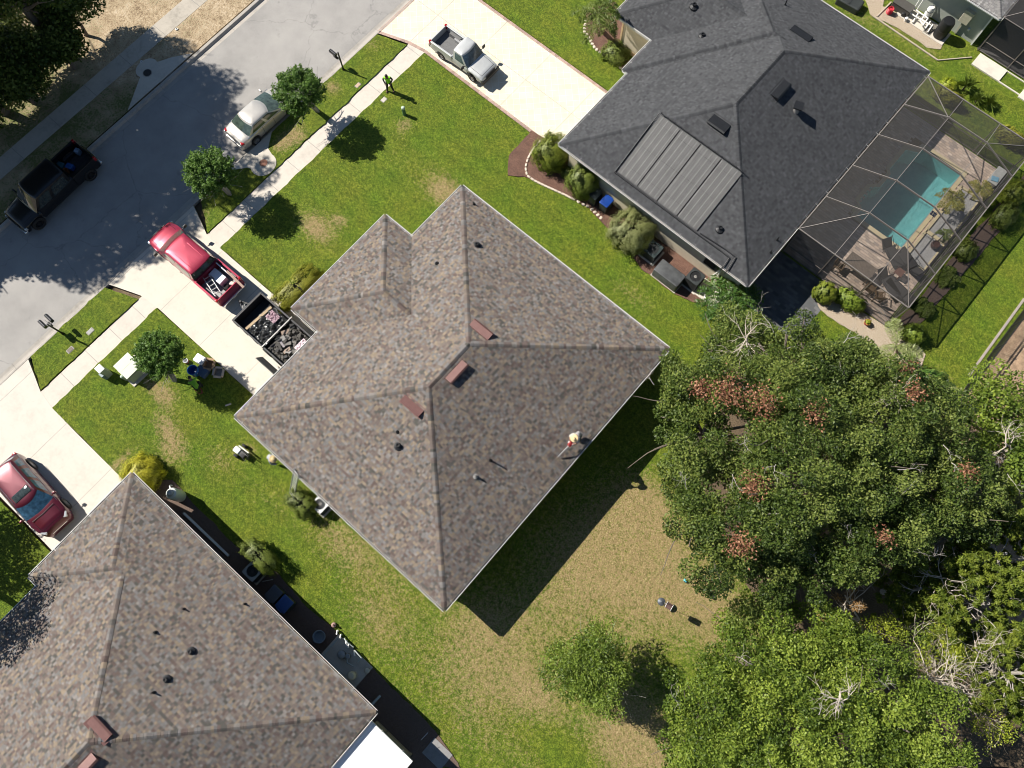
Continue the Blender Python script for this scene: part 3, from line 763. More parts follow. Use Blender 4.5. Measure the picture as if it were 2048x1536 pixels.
# --- dark roofed house
rng = random.Random(8)
HD = thing('house', 'cream house with charcoal shingle roof carrying solar pool panels', 'house', (-8.6, 31, 0))
D1 = (-15.32, -1.82, 21.03, 39.05); D2 = (-15.68, -3.0, 27.35, 39.03); D3 = (-18.6, -7.0, 30.1, 37.6)
mb, cb = MB(), MB()
hip_block(mb, cb, *D1, EAVE, PAL_GREY, rng, nocap=('NW',))
hip_block(mb, cb, *D2, EAVE, PAL_GREY, rng, skip=('E',), nocap=('SE', 'NE'))
hip_block(mb, cb, *D3, EAVE, PAL_GREY, rng, skip=('E',), nocap=('SE', 'NE'))
mb.build('roof', ROOF, HD, world=True); cb.build('ridge_caps', ROOF, HD, world=True)
house_shell(HD, [D1, (D2[0], -10, D2[2], D2[3]), (D3[0], -14, D3[2], D3[3])], .45, CREAM)
mb = MB()
gutter(mb, [(D1[1], D1[3]), (D1[1], D1[2])], EAVE, -1); gutter(mb, [(D1[1], D1[2]), (D1[0], D1[2]), (D1[0], D2[2]), (D2[0], D2[2]), (D2[0], D3[2])], EAVE, -1)
gutter(mb, [(D3[0], D3[2]), (D3[0], D3[3])], EAVE, -1)
mb.build('gutter', WHITE(), HD, world=True); shade_troughs(HD)
mb = MB(); mb.box((D3[0] + D2[0]) / 2, D3[2] - .03, EAVE - .16, D2[0] - D3[0] + .1, .05, .17); mb.build('fascia', plain('pale_fascia', (.5, .5, .48), .5), HD, world=True)
mb = MB(); mb.box((D1[1] + D2[0]) / 2, D1[3] + .03, EAVE - .14, D1[1] - D2[0], .05, .16)
mb.build('fascia', plain('pale_fascia', (.5, .5, .48), .5), HD, world=True)
mb = MB(); mb.box(-14.83, 24.7, -.03, .06, 4.6, 2.15)
mb.build('garage_door', plain('garage_cream', (.6, .55, .45), .5, var=.06), HD, world=True)
mb = MB(); mb.box(-4.2, 21.46, 1.2, 1.0, .05, .9)
mb.build('window', glass_dark('window_glass'), HD, world=True)
mb = MB()      # light bands of the entry wall
mb.box(-16.9, 30.52, .0, 2.5, .04, .35); mb.box(-18.1, 30.52, .35, .12, .05, 2.4); mb.box(-15.8, 30.52, .35, .12, .05, 2.4)
mb.build('wall_trim', plain('peach_trim', (.62, .45, .27), .85), HD, world=True)
def dz(u, v): return max(roofz(u, v, D1), roofz(u, v, D2) if D2[0] < u < D2[1] and D2[2] < v < D2[3] else 0, roofz(u, v, D3) if D3[0] < u < D3[1] and D3[2] < v < D3[3] else 0)
def ondark(px, py):
    h = 4.5
    for _ in range(14):
        u, v = at(px, py, h); h = dz(u, v)
    return (u, v, h)
for (px, py, rz, L, H_) in ((1438, 249, 0, 1.15, .24), (1560, 181, R(90), 1.25, .22), (1602, 69, R(180), 1.3, .16)):
    vent_box('roof_vent', ondark(px, py), rz, L, .62 if L < 1.2 else .5, H_, BLACKV, HD, 0)
for (px, py, h, r) in ((1388, 13, .22, .12), (1405, 72, .2, .10), (1570, 10, .4, .035), (1440, 458, .2, .11), (1554, 480, .35, .03), (1541, 505, .25, .03)):
    pipe_vent(ondark(px, py), h, r, BLACKV, HD)
p = ondark(1592, 222)
mb = MB(); mb.lathe([(.17, -.2), (.17, .38)], (0, 0, 0), 16, cap=False); mb.build('flue', plain('galvanised', (.5, .48, .45), .4, .5), HD, loc=Vector(p) - HD.location)
mb = MB(); mb.box(0, 0, .5, .52, .52, .03, rz=R(20)); mb.box(0, 0, .36, .4, .4, .14, rz=R(20), taper=-.2); mb.build('flue_cap', BLACKV, HD, loc=Vector(p) - HD.location)

# solar pool panels
SOLM, t, b = _nodes('solar_mat')
tc = N(t, 'ShaderNodeTexCoord').outputs['Object']; sp = N(t, 'ShaderNodeSeparateXYZ'); t.links.new(tc, sp.inputs[0])
st = math_(t, 'FRACT', math_(t, 'MULTIPLY', sp.outputs[0], 9.0)); nn = noise(t, 3, 5, tc); n2 = noise(t, 50, 2, tc)
r_ = ramp(t, st, [(0, (.045, .045, .045)), (.10, (.045, .045, .045)), (.16, (.086, .085, .083)), (.90, (.098, .096, .094)), (1, (.10, .10, .10))])
v_ = ramp(t, nn.outputs[0], [(.3, (.82, .82, .82)), (.7, (1.15, 1.15, 1.15))]); wide = ramp(t, math_(t, 'FRACT', math_(t, 'MULTIPLY', sp.outputs[0], 2.9)), [(0, (2.3, 2.3, 2.3)), (.07, (2.3, 2.3, 2.3)), (.09, (1, 1, 1)), (1, (1, 1, 1))])
t.links.new(mix(t, 1.0, mix(t, 1.0, r_.outputs[0], v_.outputs[0], 'MULTIPLY'), wide.outputs[0], 'MULTIPLY'), b.inputs['Base Color']); b.inputs['Roughness'].default_value = .55; bump(t, b, n2.outputs[0], .006)
MATS['solar_mat'] = SOLM
SOL = thing('solar_pool_heater', 'four grey ribbed solar pool panels in a row on charcoal roof', 'solar panel', (-8.6, 22.0, 3.4))
cs = 1 / math.sqrt(1 + PITCH ** 2); sa = math.atan(PITCH)
def onS(u, s, off):   # point on the south slope of the dark house, s metres up slope
    return Vector((u, D1[2] + s * cs - off * PITCH * cs, EAVE + s * PITCH * cs + off * cs))
s_lo, s_hi = .72, 4.55
ux = [-11.55, -10.12, -8.70, -7.28, -5.86]
for k in range(4):
    a, b_ = ux[k] + .03, ux[k + 1] - .03
    mb = MB(); P_ = [onS(a, s_lo, .05), onS(b_, s_lo, .05), onS(b_, s_hi, .05), onS(a, s_hi, .05)]
    T_ = [onS(a, s_lo, .085), onS(b_, s_lo, .085), onS(b_, s_hi, .085), onS(a, s_hi, .085)]
    mb.add(P_ + T_, [(4, 5, 6, 7), (0, 1, 5, 4), (1, 2, 6, 5), (2, 3, 7, 6), (3, 0, 4, 7)])
    o = mb.build('collector', SOLM, SOL, world=True)
    for s in (1.3, 2.6, 4.1): mb = MB(); mb.tube([onS(a, s, .1), onS(b_, s, .1)], .005, 5); mb.build('strap', plain('black_strap', (.015, .015, .015), .6), SOL, world=True)
PIPEM = plain('black_pipe', (.02, .02, .022), .4, var=.2)
mb = MB(); mb.tube([onS(ux[0] - .03, s_hi + .1, .08), onS(ux[4] + .05, s_hi + .1, .08)], .032, 8); mb.tube([onS(ux[0] - .15, s_lo - .12, .08), onS(ux[4] + .2, s_lo - .12, .08)], .038, 8)
for u in np.arange(ux[0], ux[4], .47):
    p = onS(u, s_hi + .1, .06); mb.box(p.x, p.y, p.z, .07, .07, .06)
mb.tube([onS(ux[0] - .12, s_lo - .12, .06), onS(ux[0] - .12, s_hi + .1, .06)], .026, 8)
mb.tube([onS(ux[4] + .2, s_lo - .12, .07), onS(-4.0, .62, .07), onS(-3.55, .60, .1), onS(-3.5, .02, .12), (-3.5, 20.85, 2.8)], .034, 8)
mb.tube([onS(ux[4] + .2, s_lo - .0, .07), onS(-4.0, .84, .07), onS(-3.3, .82, .1), onS(-3.2, .02, .12), (-3.2, 20.85, 2.8)], .034, 8)
mb.build('header_pipe', PIPEM, SOL, world=True)

# --- neighbour house at the top right
rng = random.Random(12)
HT = thing('house', 'pale green house with light grey shingles at the top right', 'house', (-5, 50, 0))
T1 = (-18, -.62, 44.95, 60)
mb, cb = MB(), MB(); hip_block(mb, cb, *T1, EAVE, PAL_LIGHT, rng, nocap=('NE', 'NW', 'SW', 'R')); mb.build('roof', ROOF, HT, world=True); cb.build('ridge_caps', ROOF, HT, world=True)
house_shell(HT, [T1], .45, plain('green_grey_stucco', (.40, .43, .38), .9, var=.06, bmp=.004))
mb = MB(); gutter(mb, [(T1[1], T1[3]), (T1[1], T1[2]), (T1[0], T1[2])], EAVE, -1); mb.build('gutter', WHITE(), HT, world=True); shade_troughs(HT)
mb = MB(); mb.box(-1.05, 45.33, 0, .1, .08, 2.8); mb.build('downpipe', WHITE(), HT, world=True)
mb = MB(); mb.rbox(-2.3, 45.3, 1.15, .62, .3, .95, .03); mb.box(-2.3, 45.33, .1, .08, .08, 1.1)
mb.build('electric_panel', plain('panel_beige', (.5, .47, .36), .5), HT, world=True)
mb = MB(); mb.box(-1.75, 45.36, .75, .14, .12, .16); mb.build('outlet_box', WHITE(), HT, world=True)

# ---------------------------------------------------------------- pool, deck, screen cages
# deck of tumbled pavers
def pavers(name, region, z, cols, rng, sx=.3, sy=.15, holes=(), label=None, cat=None, base=(.1, .09, .08)):
    mb = MB(); x0, x1, y0, y1 = region; y = y0; k = 0
    if holes:
        h = HOLE
        for a, b_, c_, d_ in ((x0, h[0], y0, y1), (h[1], x1, y0, y1), (h[0], h[1], y0, h[2]), (h[0], h[1], h[3], y1)): mb.box((a + b_) / 2, (c_ + d_) / 2, z - .12, b_ - a, d_ - c_, .115, col=base)
    else: mb.box((x0 + x1) / 2, (y0 + y1) / 2, z - .12, x1 - x0, y1 - y0, .115, col=base)
    while y < y1:
        x = x0 - (k % 2) * sx / 2
        while x < x1:
            a, b_ = max(x, x0), min(x + sx, x1); c_, d_ = y, min(y + sy, y1)
            cx, cy = (a + b_) / 2, (c_ + d_) / 2
            if b_ - a > .03 and not any(h0 - .02 < cx < h1 + .02 and h2 - .02 < cy < h3 + .02 for h0, h1, h2, h3 in holes):
                c0 = pick(rng, cols); h = z + rng.uniform(-.002, .002)
                mb.quad((a + .006, c_ + .006, h), (b_ - .006, c_ + .006, h), (b_ - .006, d_ - .006, h), (a + .006, d_ - .006, h), col=c0)
            x += sx
        y += sy; k += 1
    return mb
PAV = colmat('pavers', .85, 50, amt=.15)
PC = [(4, (.58, .45, .36)), (3, (.48, .38, .31)), (2, (.66, .53, .43)), (1, (.38, .31, .27))]
rng = random.Random(4)
POOL = (.30, 3.55, 30.45, 37.0)
mb = pavers('x', (-1.75, 5.5, 25.75, 38.65), .06, PC, rng, .32, .16, holes=[(POOL[0] - .3, POOL[1] + .25, POOL[2] - .3, POOL[3] + .3)])
DECK = mb.build('patio', PAV); tag(DECK, kind='structure')
DK = colmat('slate_pavers', .8, 50, amt=.15)
mb = pavers('x', (-1.8, 2.2, 21.5, 25.6), .05, [(3, (.10, .105, .11)), (2, (.14, .14, .14)), (1, (.08, .085, .09))], rng, .4, .2)
# irregular paver path beside the cage
path = [at(1500, 610), at(1560, 680), at(1625, 570), at(1590, 480)]
o = mb.build('path', DK); tag(o, kind='structure')
# pool shell + water
mb = MB(); x0, x1, y0, y1 = POOL
def ring_pts(inset, z):
    i = inset
    return [(x0 + i, y0 + i, z), (x1 - i, y0 + i, z), (x1 - i, y1 - i, z), (x0 + 1.0 + i, y1 - i, z), (x0 + .55 + i, y1 - .1 - i, z), (x0 + .45 + i, y1 - .45 - i, z), (x0 - .25 + i, y1 - .8 - i, z), (x0 - .25 + i, y1 - 2.6, z), (x0 + i, y1 - 2.9, z), (x0 + i, y0 + 2.6, z), (x0 - .45 + i, y0 + 2.2, z), (x0 - .45 + i, y0 + .9, z), (x0 + i, y0 + .6, z)]
PL = thing('swimming_pool', 'rectangular turquoise swimming pool under the screen enclosure', 'swimming pool', ((x0 + x1) / 2, (y0 + y1) / 2, 0))
mb.loft([ring_pts(.0, .055), ring_pts(.0, -.25), ring_pts(.05, -1.25)][::-1], True, True, False)
mp_, t, b = _nodes('pool_plaster'); tc = N(t, 'ShaderNodeTexCoord').outputs['Object']; n1 = noise(t, 2, 5, tc); n2 = noise(t, 25, 3, tc)
r_ = ramp(t, math_(t, 'ADD', math_(t, 'MULTIPLY', n1.outputs[0], .5), math_(t, 'MULTIPLY', n2.outputs[0], .5)), [(.35, (.36, .64, .64)), (.6, (.55, .82, .79))]); t.links.new(r_.outputs[0], b.inputs['Base Color']); b.inputs['Roughness'].default_value = .7
mb.build('shell', mp_, PL, world=True)
mb = MB(); mb.add(ring_pts(.01, -.06), [tuple(range(13))])
mw, t, b = _nodes('pool_water'); tc = N(t, 'ShaderNodeTexCoord').outputs['Object']; n1 = noise(t, 7, 3, tc)
t.nodes.remove(b); out = t.nodes['Material Output']
tb = N(t, 'ShaderNodeBsdfTransparent'); tb.inputs[0].default_value = (.60, .83, .85, 1); gl = N(t, 'ShaderNodeBsdfGlossy'); gl.inputs['Roughness'].default_value = .03
fr = N(t, 'ShaderNodeFresnel'); fr.inputs[0].default_value = 1.33; bp = N(t, 'ShaderNodeBump'); bp.inputs['Distance'].default_value = .03; bp.inputs['Strength'].default_value = .5
t.links.new(n1.outputs[0], bp.inputs['Height']); t.links.new(bp.outputs[0], gl.inputs['Normal']); t.links.new(bp.outputs[0], fr.inputs['Normal'])
ms = N(t, 'ShaderNodeMixShader'); t.links.new(fr.outputs[0], ms.inputs[0]); t.links.new(tb.outputs[0], ms.inputs[1]); t.links.new(gl.outputs[0], ms.inputs[2]); t.links.new(ms.outputs[0], out.inputs[0])
mb.build('water', mw, PL, world=True)
COPE = concmat('pool_coping', (.62, .52, .33), .08, (0, .6), width=.008)
mb = MB(); ri, ro = ring_pts(0, .075), ring_pts(-.26, .075)
mb.loft([ring_pts(-.26, .04), ring_pts(-.26, .085), ring_pts(0, .085), ring_pts(0, .0)], True)
mb.build('coping', COPE, PL, world=True)
p = at(1866, 436)
mb = MB()
for i in range(2):
    for j in range(3): mb.box(3.62 + j * .16, 33.62 - i * .17, .075, .14, .15, .02)
mb.build('depth_tiles', plain('navy_tile', (.015, .025, .06), .25), PL, world=True)

def screenmat(name, op=.62, col=(.020, .019, .018)):
    m, t, b = _nodes(name); b.inputs['Base Color'].default_value = (*col, 1); b.inputs['Roughness'].default_value = .6; b.inputs['Specular IOR Level'].default_value = .3
    tc = N(t, 'ShaderNodeTexCoord').outputs['Object']; n = noise(t, 1.5, 3, tc)
    tr = N(t, 'ShaderNodeBsdfTransparent'); ms = N(t, 'ShaderNodeMixShader')
    t.links.new(math_(t, 'ADD', math_(t, 'MULTIPLY', n.outputs[0], .08), op - .04), ms.inputs[0])
    t.links.new(tr.outputs[0], ms.inputs[1]); t.links.new(b.outputs[0], ms.inputs[2]); t.links.new(ms.outputs[0], t.nodes['Material Output'].inputs[0]); return m
MESH = screenmat('insect_screen', .37, (.06, .056, .052)); MESH_D = screenmat('insect_screen_side', .46, (.05, .048, .046))
BEAM = plain('bronze_beam', (.17, .15, .135), .45, .2, var=.12)
BEAML = plain('bronze_roof_beam', (.20, .18, .165), .45, .1, var=.1)
CG = thing('screen_enclosure', 'bronze framed insect screen cage over the turquoise pool', 'pool enclosure', (1.9, 32.2, 0))
U0, U1, U2, U3 = -1.70, .73, 3.22, 5.57; V = [25.67, 28.26, 30.88, 33.5, 36.15, 38.72]; ZE, ZT = 3.0, 4.06
mbS, mbT, mbF = MB(), MB(), MB()
top = []
for i, v in enumerate(V):
    end = i in (0, 5)
A0, A3 = (U0, V[0], ZE), (U3, V[0], ZE); B0, B3 = (U0, V[5], ZE), (U3, V[5], ZE)
H1, H2, H3, H4 = (U1, V[1], ZT), (U2, V[1], ZT), (U1, V[4], ZT), (U2, V[4], ZT)
def bar(a, b, w_=.06, h=.06, mbx=None):
    w_ *= .72; h *= .8
    a, b = Vector(a), Vector(b); d = (b - a); L = d.length; d.normalize()
    s = d.cross(Vector((0, 0, 1))); s = s.normalized() if s.length > 1e-4 else Vector((1, 0, 0)); u = s.cross(d).normalized()
    V_ = [p + s * x * w_ / 2 + u * y * h / 2 for p in (a, b) for x, y in ((-1, -1), (1, -1), (1, 1), (-1, 1))]
    mbx.add(V_, [(3, 2, 1, 0), (4, 5, 6, 7), (0, 1, 5, 4), (1, 2, 6, 5), (2, 3, 7, 6), (3, 0, 4, 7)])
for i in (1, 2, 3, 4):
    bar((U0, V[i], ZE + .03), (U1, V[i], ZT + .03), .05, .13, mbF); bar((U1, V[i], ZT + .03), (U2, V[i], ZT + .03), .05, .15, mbF); bar((U2, V[i], ZT + .03), (U3, V[i], ZE + .03), .05, .13, mbF)
for a, b_ in ((A0, H1), (A3, H2), (B0, H3), (B3, H4), (H1, H3), (H2, H4), (H1, (U1, V[0], ZE)), (H2, (U2, V[0], ZE)), (H3, (U1, V[5], ZE)), (H4, (U2, V[5], ZE))): bar(a, b_, .05, .05, mbF)
mbF.build('roof_beams', BEAML, CG, world=True)
mbE = MB()
for a, b_ in ((A0, A3), (A3, B3), (B3, B0), (B0, A0)): bar(a, b_, .08, .08, mbE)
mbE.build('eave_beam', BEAML, CG, world=True)
k = 0
for x, y in [(U3, v) for v in V] + [(U0, V[0]), (U1, V[0]), (U2, V[0]), (U1, V[5]), (U2, V[5])]:
    m2 = MB(); m2.box(x, y, .05, .06, .06, ZE - .09); m2.build('post', BEAM, CG, world=True)
mbR = MB()
for z in (.14, .95):
    bar((U0, V[0], z), (U3, V[0], z), .05, .05, mbR); bar((U3, V[0], z), (U3, V[5], z), .05, .05, mbR); bar((U0, V[5], z), (U3, V[5], z), .05, .05, mbR)
mbR.build('rail', BEAM, CG, world=True)
for f_ in ((A0, H1, H3, B0), (H1, H2, H4, H3), (H2, A3, B3, H4), (A0, A3, H2, H1), (B0, H3, H4, B3)): mbT.quad(*f_)
mbT.build('roof_screen', MESH, CG, world=True)
for a, b_ in ((A0, A3), (A3, B3), (B3, B0)): mbS.quad(a, b_, (b_[0], b_[1], .1), (a[0], a[1], .1))
mbS.build('side_screen', MESH_D, CG, world=True)

# second cage at the top right
CG2 = thing('screen_enclosure', 'dark screen cage attached to the pale green house at top right', 'pool enclosure', (3, 49, 0))
mb = MB(); mt = MB(); x0, x1, y0, y1 = -.55, 7.0, 45.2, 56
mt.quad((x0, y0, 3), (x0 + 2.2, y0 + 2.2, 4), (x0 + 2.2, y1, 4), (x0, y1, 3)); mt.quad((x0, y0, 3), (x1, y0, 3), (x1, y0 + 2.2, 4), (x0 + 2.2, y0 + 2.2, 4)); mt.quad((x0 + 2.2, y0 + 2.2, 4), (x1, y0 + 2.2, 4), (x1, y1, 4), (x0 + 2.2, y1, 4))
for a, b_ in (((x0, y0, 3), (x1, y0, 3)), ((x0, y0, 3), (x0, y1, 3)), ((x0, y0, 3), (x0 + 2.2, y0 + 2.2, 4)), ((x0 + 2.2, y0, 3), (x0 + 2.2, y0 + 2.2, 4)), ((x0 + 2.2, y0 + 2.2, 4), (x1, y0 + 2.2, 4)), ((x0, y0, .15), (x1, y0, .15)), ((x0, y0, .9), (x1, y0, .9))): bar(a, b_, .055, .055, mb)
mb.build('frame', BEAML, CG2, world=True); mt.build('roof_screen', MESH, CG2, world=True)
for x in (x0 + .05, x0 + 2.2, x0 + 4.6): mp2 = MB(); mp2.box(x, y0, .05, .06, .06, 2.9); mp2.build('post', BEAM, CG2, world=True)
ms_ = MB(); ms_.quad((x0, y0, 3), (x1, y0, 3), (x1, y0, .1), (x0, y0, .1)); ms_.build('side_screen', MESH_D, CG2, world=True)
mb = MB(); mb.box(3.3, 51, -.05, 7.8, 11.4, .1); tag(mb.build('patio', plain('dark_deck', (.09, .085, .085), .8)), kind='structure')
SLAB = concmat('pale_slab', (.62, .58, .50), .08)
for (a, b_, c_, d_) in ((1950, 140, 1.9, 1.0), ):
    pass
mb = MB(); mb.box(.75, 44.55, -.02, 2.0, 1.05, .14); tag(mb.build('path', SLAB), kind='structure')
mb = MB(); mb.box(4.15, 44.4, -.02, 1.8, 1.1, .14); mb.box(2.5, 44.05, .0, 1.5, .08, .1); mb.box(2.5, 45.05, .0, 1.5, .06, .1); tag(mb.build('path', SLAB), kind='structure')

# ---------------------------------------------------------------- vegetation
def leafmesh(name, P, size, m, parent=None, up=.55, seed=0, tint=None, aspect=.45, dirs=None, loc=None, jit=.35):
    """P: (n,3) leaf positions; one rhombic leaf face each"""
    r = np.random.RandomState(seed); n = len(P)
    nr = r.normal(size=(n, 3)); nr /= np.linalg.norm(nr, axis=1, keepdims=True); nr[:, 2] = np.abs(nr[:, 2]); nr[:, 2] += up * 1.2
    nr /= np.linalg.norm(nr, axis=1, keepdims=True)
    t = r.normal(size=(n, 3)) if dirs is None else dirs + r.normal(size=(n, 3)) * jit
    t -= nr * np.sum(t * nr, axis=1, keepdims=True); t /= np.linalg.norm(t, axis=1, keepdims=True) + 1e-9
    b = np.cross(nr, t); s = (size * r.uniform(.6, 1.35, (n, 1)))
    V = np.stack([P - t * s * .5, P + b * s * aspect * .5 - t * s * .05, P + t * s * .5 - nr * s * .08, P - b * s * aspect * .5 - t * s * .05], 1).reshape(-1, 3)
    F_ = np.arange(4 * n).reshape(n, 4)
    if tint is None: tint = r.uniform(0, 1, n)
    T = np.repeat(np.clip(tint, 0, 1), 4)
    return newmesh(name, V, F_, m, parent, False, loc, None, {'tint': ('POINT', 'FLOAT', T)})

def clumps(r, centre, rad, n, rc, density, flat=.75, lo=-.35, gap=.0, shell=.62):
    """points of leaf clumps spread through a crown; returns positions and a tone per point"""
    P, T = [], []
    for i in range(n):
        while True:
            d = r.normal(size=3); d /= np.linalg.norm(d)
            if d[2] > lo: break
        q = r.uniform(shell, 1.0) if r.rand() < .8 else r.uniform(.2, shell)
        k = rad * (1 + .22 * math.sin(3 * math.atan2(d[1], d[0]) + centre[0] * 3) + r.uniform(-.12, .12))
        c = np.array(centre) + d * np.array([k, k, k * flat]) * q
        rr = rc * r.uniform(.55, 1.25); m_ = int(density * rr * rr)
        x = r.normal(size=(m_, 3)); x /= np.linalg.norm(x, axis=1, keepdims=True); x *= (r.uniform(.35, 1.0, (m_, 1)) ** .5) * rr * np.array([1, 1, .62])
        P.append(c + x); T.append(np.full(m_, r.uniform(-.34, .34)) + r.normal(0, .2, m_) + .5 + .10 * x[:, 2] / rr)  # tone rises towards each clump's top, sunlight put into the leaf tint
    return np.concatenate(P), np.concatenate(T)

BARK = plain('bark', (.16, .13, .10), .9, var=.3, scale=14, bmp=.02)
BARKG = plain('grey_bark', (.36, .33, .29), .9, var=.25, scale=12, bmp=.01)
DEADW = plain('dead_wood', (.50, .44, .36), .85, var=.2, scale=14)
def limb(mb, rng, p, d, L, r, depth, n=6, spread=.6, kids=3, bend=.18, tips=None, minr=.006):
    pts, rr = [Vector(p)], [r]; d = Vector(d).normalized(); k = 4
    for i in range(k):
        d = (d + Vector((rng.gauss(0, bend), rng.gauss(0, bend), rng.gauss(0, bend)))).normalized()
        pts.append(pts[-1] + d * L / k); rr.append(max(minr * .7, r * (1 - .5 * (i + 1) / k)))
    mb.tube(pts, rr, n)
    if tips is not None: tips.append(pts[-1].copy())
    if depth > 0:
        for _ in range(kids):
            i = rng.randint(1, k); a = rng.uniform(0, 2 * PI); s = d.orthogonal().normalized(); s = Matrix.Rotation(a, 3, d) @ s
            limb(mb, rng, pts[i], (d + s * spread * rng.uniform(.7, 1.5)).normalized(), L * rng.uniform(.5, .8), max(minr, rr[i] * .6), depth - 1, max(4, n - 1), spread, kids, bend, tips, minr)

OAK = leafmat('oak_leaves', (.022, .042, .007), (.080, .122, .020), (.205, .245, .055), .5, .2, .25)
OAK2 = leafmat('bright_oak_leaves', (.035, .065, .008), (.135, .200, .024), (.29, .36, .055), .5, .25, .25)
YEL = leafmat('yellow_vine_leaves', (.12, .17, .01), (.26, .32, .02), (.42, .46, .05), .5, .3)
DEADL = leafmat('dead_leaves', (.10, .04, .022), (.27, .12, .065), (.44, .25, .15), .8, .15, .2)
PINE = leafmat('pine_needles', (.05, .085, .008), (.14, .185, .02), (.26, .30, .04), .55, .25, .3)
STREET = leafmat('street_tree_leaves', (.03, .07, .010), (.075, .155, .022), (.17, .27, .06), .45, .25, .3)
HEDGE = leafmat('hedge_leaves', (.06, .09, .01), (.15, .19, .02), (.26, .29, .04), .5, .25)
GOLD = leafmat('golden_leaves', (.16, .17, .01), (.42, .40, .03), (.62, .56, .06), .5, .3)
LIMEH = leafmat('lime_leaves', (.10, .12, .01), (.25, .26, .03), (.38, .36, .05), .5, .3)
BOX = leafmat('boxwood_leaves', (.04, .07, .010), (.12, .16, .022), (.23, .27, .06), .5, .2)
LAVG = leafmat('grey_green_leaves', (.09, .11, .03), (.21, .23, .08), (.36, .38, .17), .55, .25)
PALM = leafmat('palm_leaves', (.045, .075, .012), (.12, .17, .03), (.24, .29, .08), .45, .3, .25)
PALMY = leafmat('yellow_palm_leaves', (.14, .15, .02), (.32, .30, .05), (.48, .42, .10), .45, .3)
PALMG = leafmat('fan_palm_leaves', (.14, .17, .06), (.28, .33, .12), (.42, .46, .2), .4, .3)
TROP = leafmat('tropical_leaves', (.02, .055, .010), (.06, .13, .022), (.15, .23, .05), .4, .25, .3)

def tree(name, label, px, py, z, rad, trunk, m, seed, n=44, rc=.75, dens=230, flat=.75, size=.12, group=None, cat='tree', bark=None, trunk_r=.16, shell=.62, lean=None, lo=-.35, aspect=.45, patches=(), twigs=0, up=.55, pos=None):
    """crown centre seen at pixel (px,py) at height z; trunk foot at pixel `trunk` on the ground"""
    cx, cy = pos or at(px, py, z); fx, fy = at(*trunk) if trunk else (cx, cy)
    t = thing(name, label, cat, (fx, fy, 0), 0, group)
    r = np.random.RandomState(seed); rng = random.Random(seed)
    c = (cx - fx, cy - fy, z)
    mb = MB(); top = Vector(c); base = Vector((0, 0, -.1)); mid = base.lerp(Vector((c[0], c[1], z - rad * flat * .55)), 1)
    mb.tube([base, base.lerp(mid, .35) + Vector((rng.gauss(0, .08), rng.gauss(0, .08), 0)), base.lerp(mid, .7), mid], [trunk_r * 1.35, trunk_r, trunk_r * .85, trunk_r * .7], 9)
    for k in range(7):
        a = 2 * PI * k / 7 + rng.uniform(-.3, .3)
        limb(mb, rng, base.lerp(mid, rng.uniform(.75, 1)), Vector((math.cos(a), math.sin(a), rng.uniform(.3, .9))), rad * .8, trunk_r * .5, 1, 6, .6, 2, .12)
    mb.build('trunk', bark or BARK, t)
    P, T = clumps(r, c, rad - rc * .45, n, rc, dens, flat, lo, shell=shell)
    leafmesh('crown', P, size, m, t, up, seed, T, aspect)
    for (dx, dy, pr, pm, cnt) in patches:        # dead or flowering sprays on the crown's surface
        q = r.normal(size=(cnt, 3)) * np.array([pr * .5, pr * .5, pr * .25]); h = math.sqrt(max(.05, 1 - (dx * dx + dy * dy) / (rad * rad)))
        q += np.array([c[0] + dx, c[1] + dy, c[2] + rad * flat * h + .1]); leafmesh('dead_leaves', q, size * .95, pm, t, up, seed + 5, None, aspect)
    if twigs:
        mb = MB()
        for k in range(twigs):
            a = rng.uniform(0, 2 * PI); d = rng.uniform(.3, .95) * rad; h = math.sqrt(max(.05, 1 - (d / rad) ** 2))
            q = Vector((c[0] + math.cos(a) * d, c[1] + math.sin(a) * d, c[2] + rad * flat * h - .2))
            limb(mb, rng, q, Vector((math.cos(a), math.sin(a), .7)), rng.uniform(.5, 1.0), .022, 2, 4, .7, 3, .22, None, .006)
        mb.build('branches', BARKG, t)
    return t

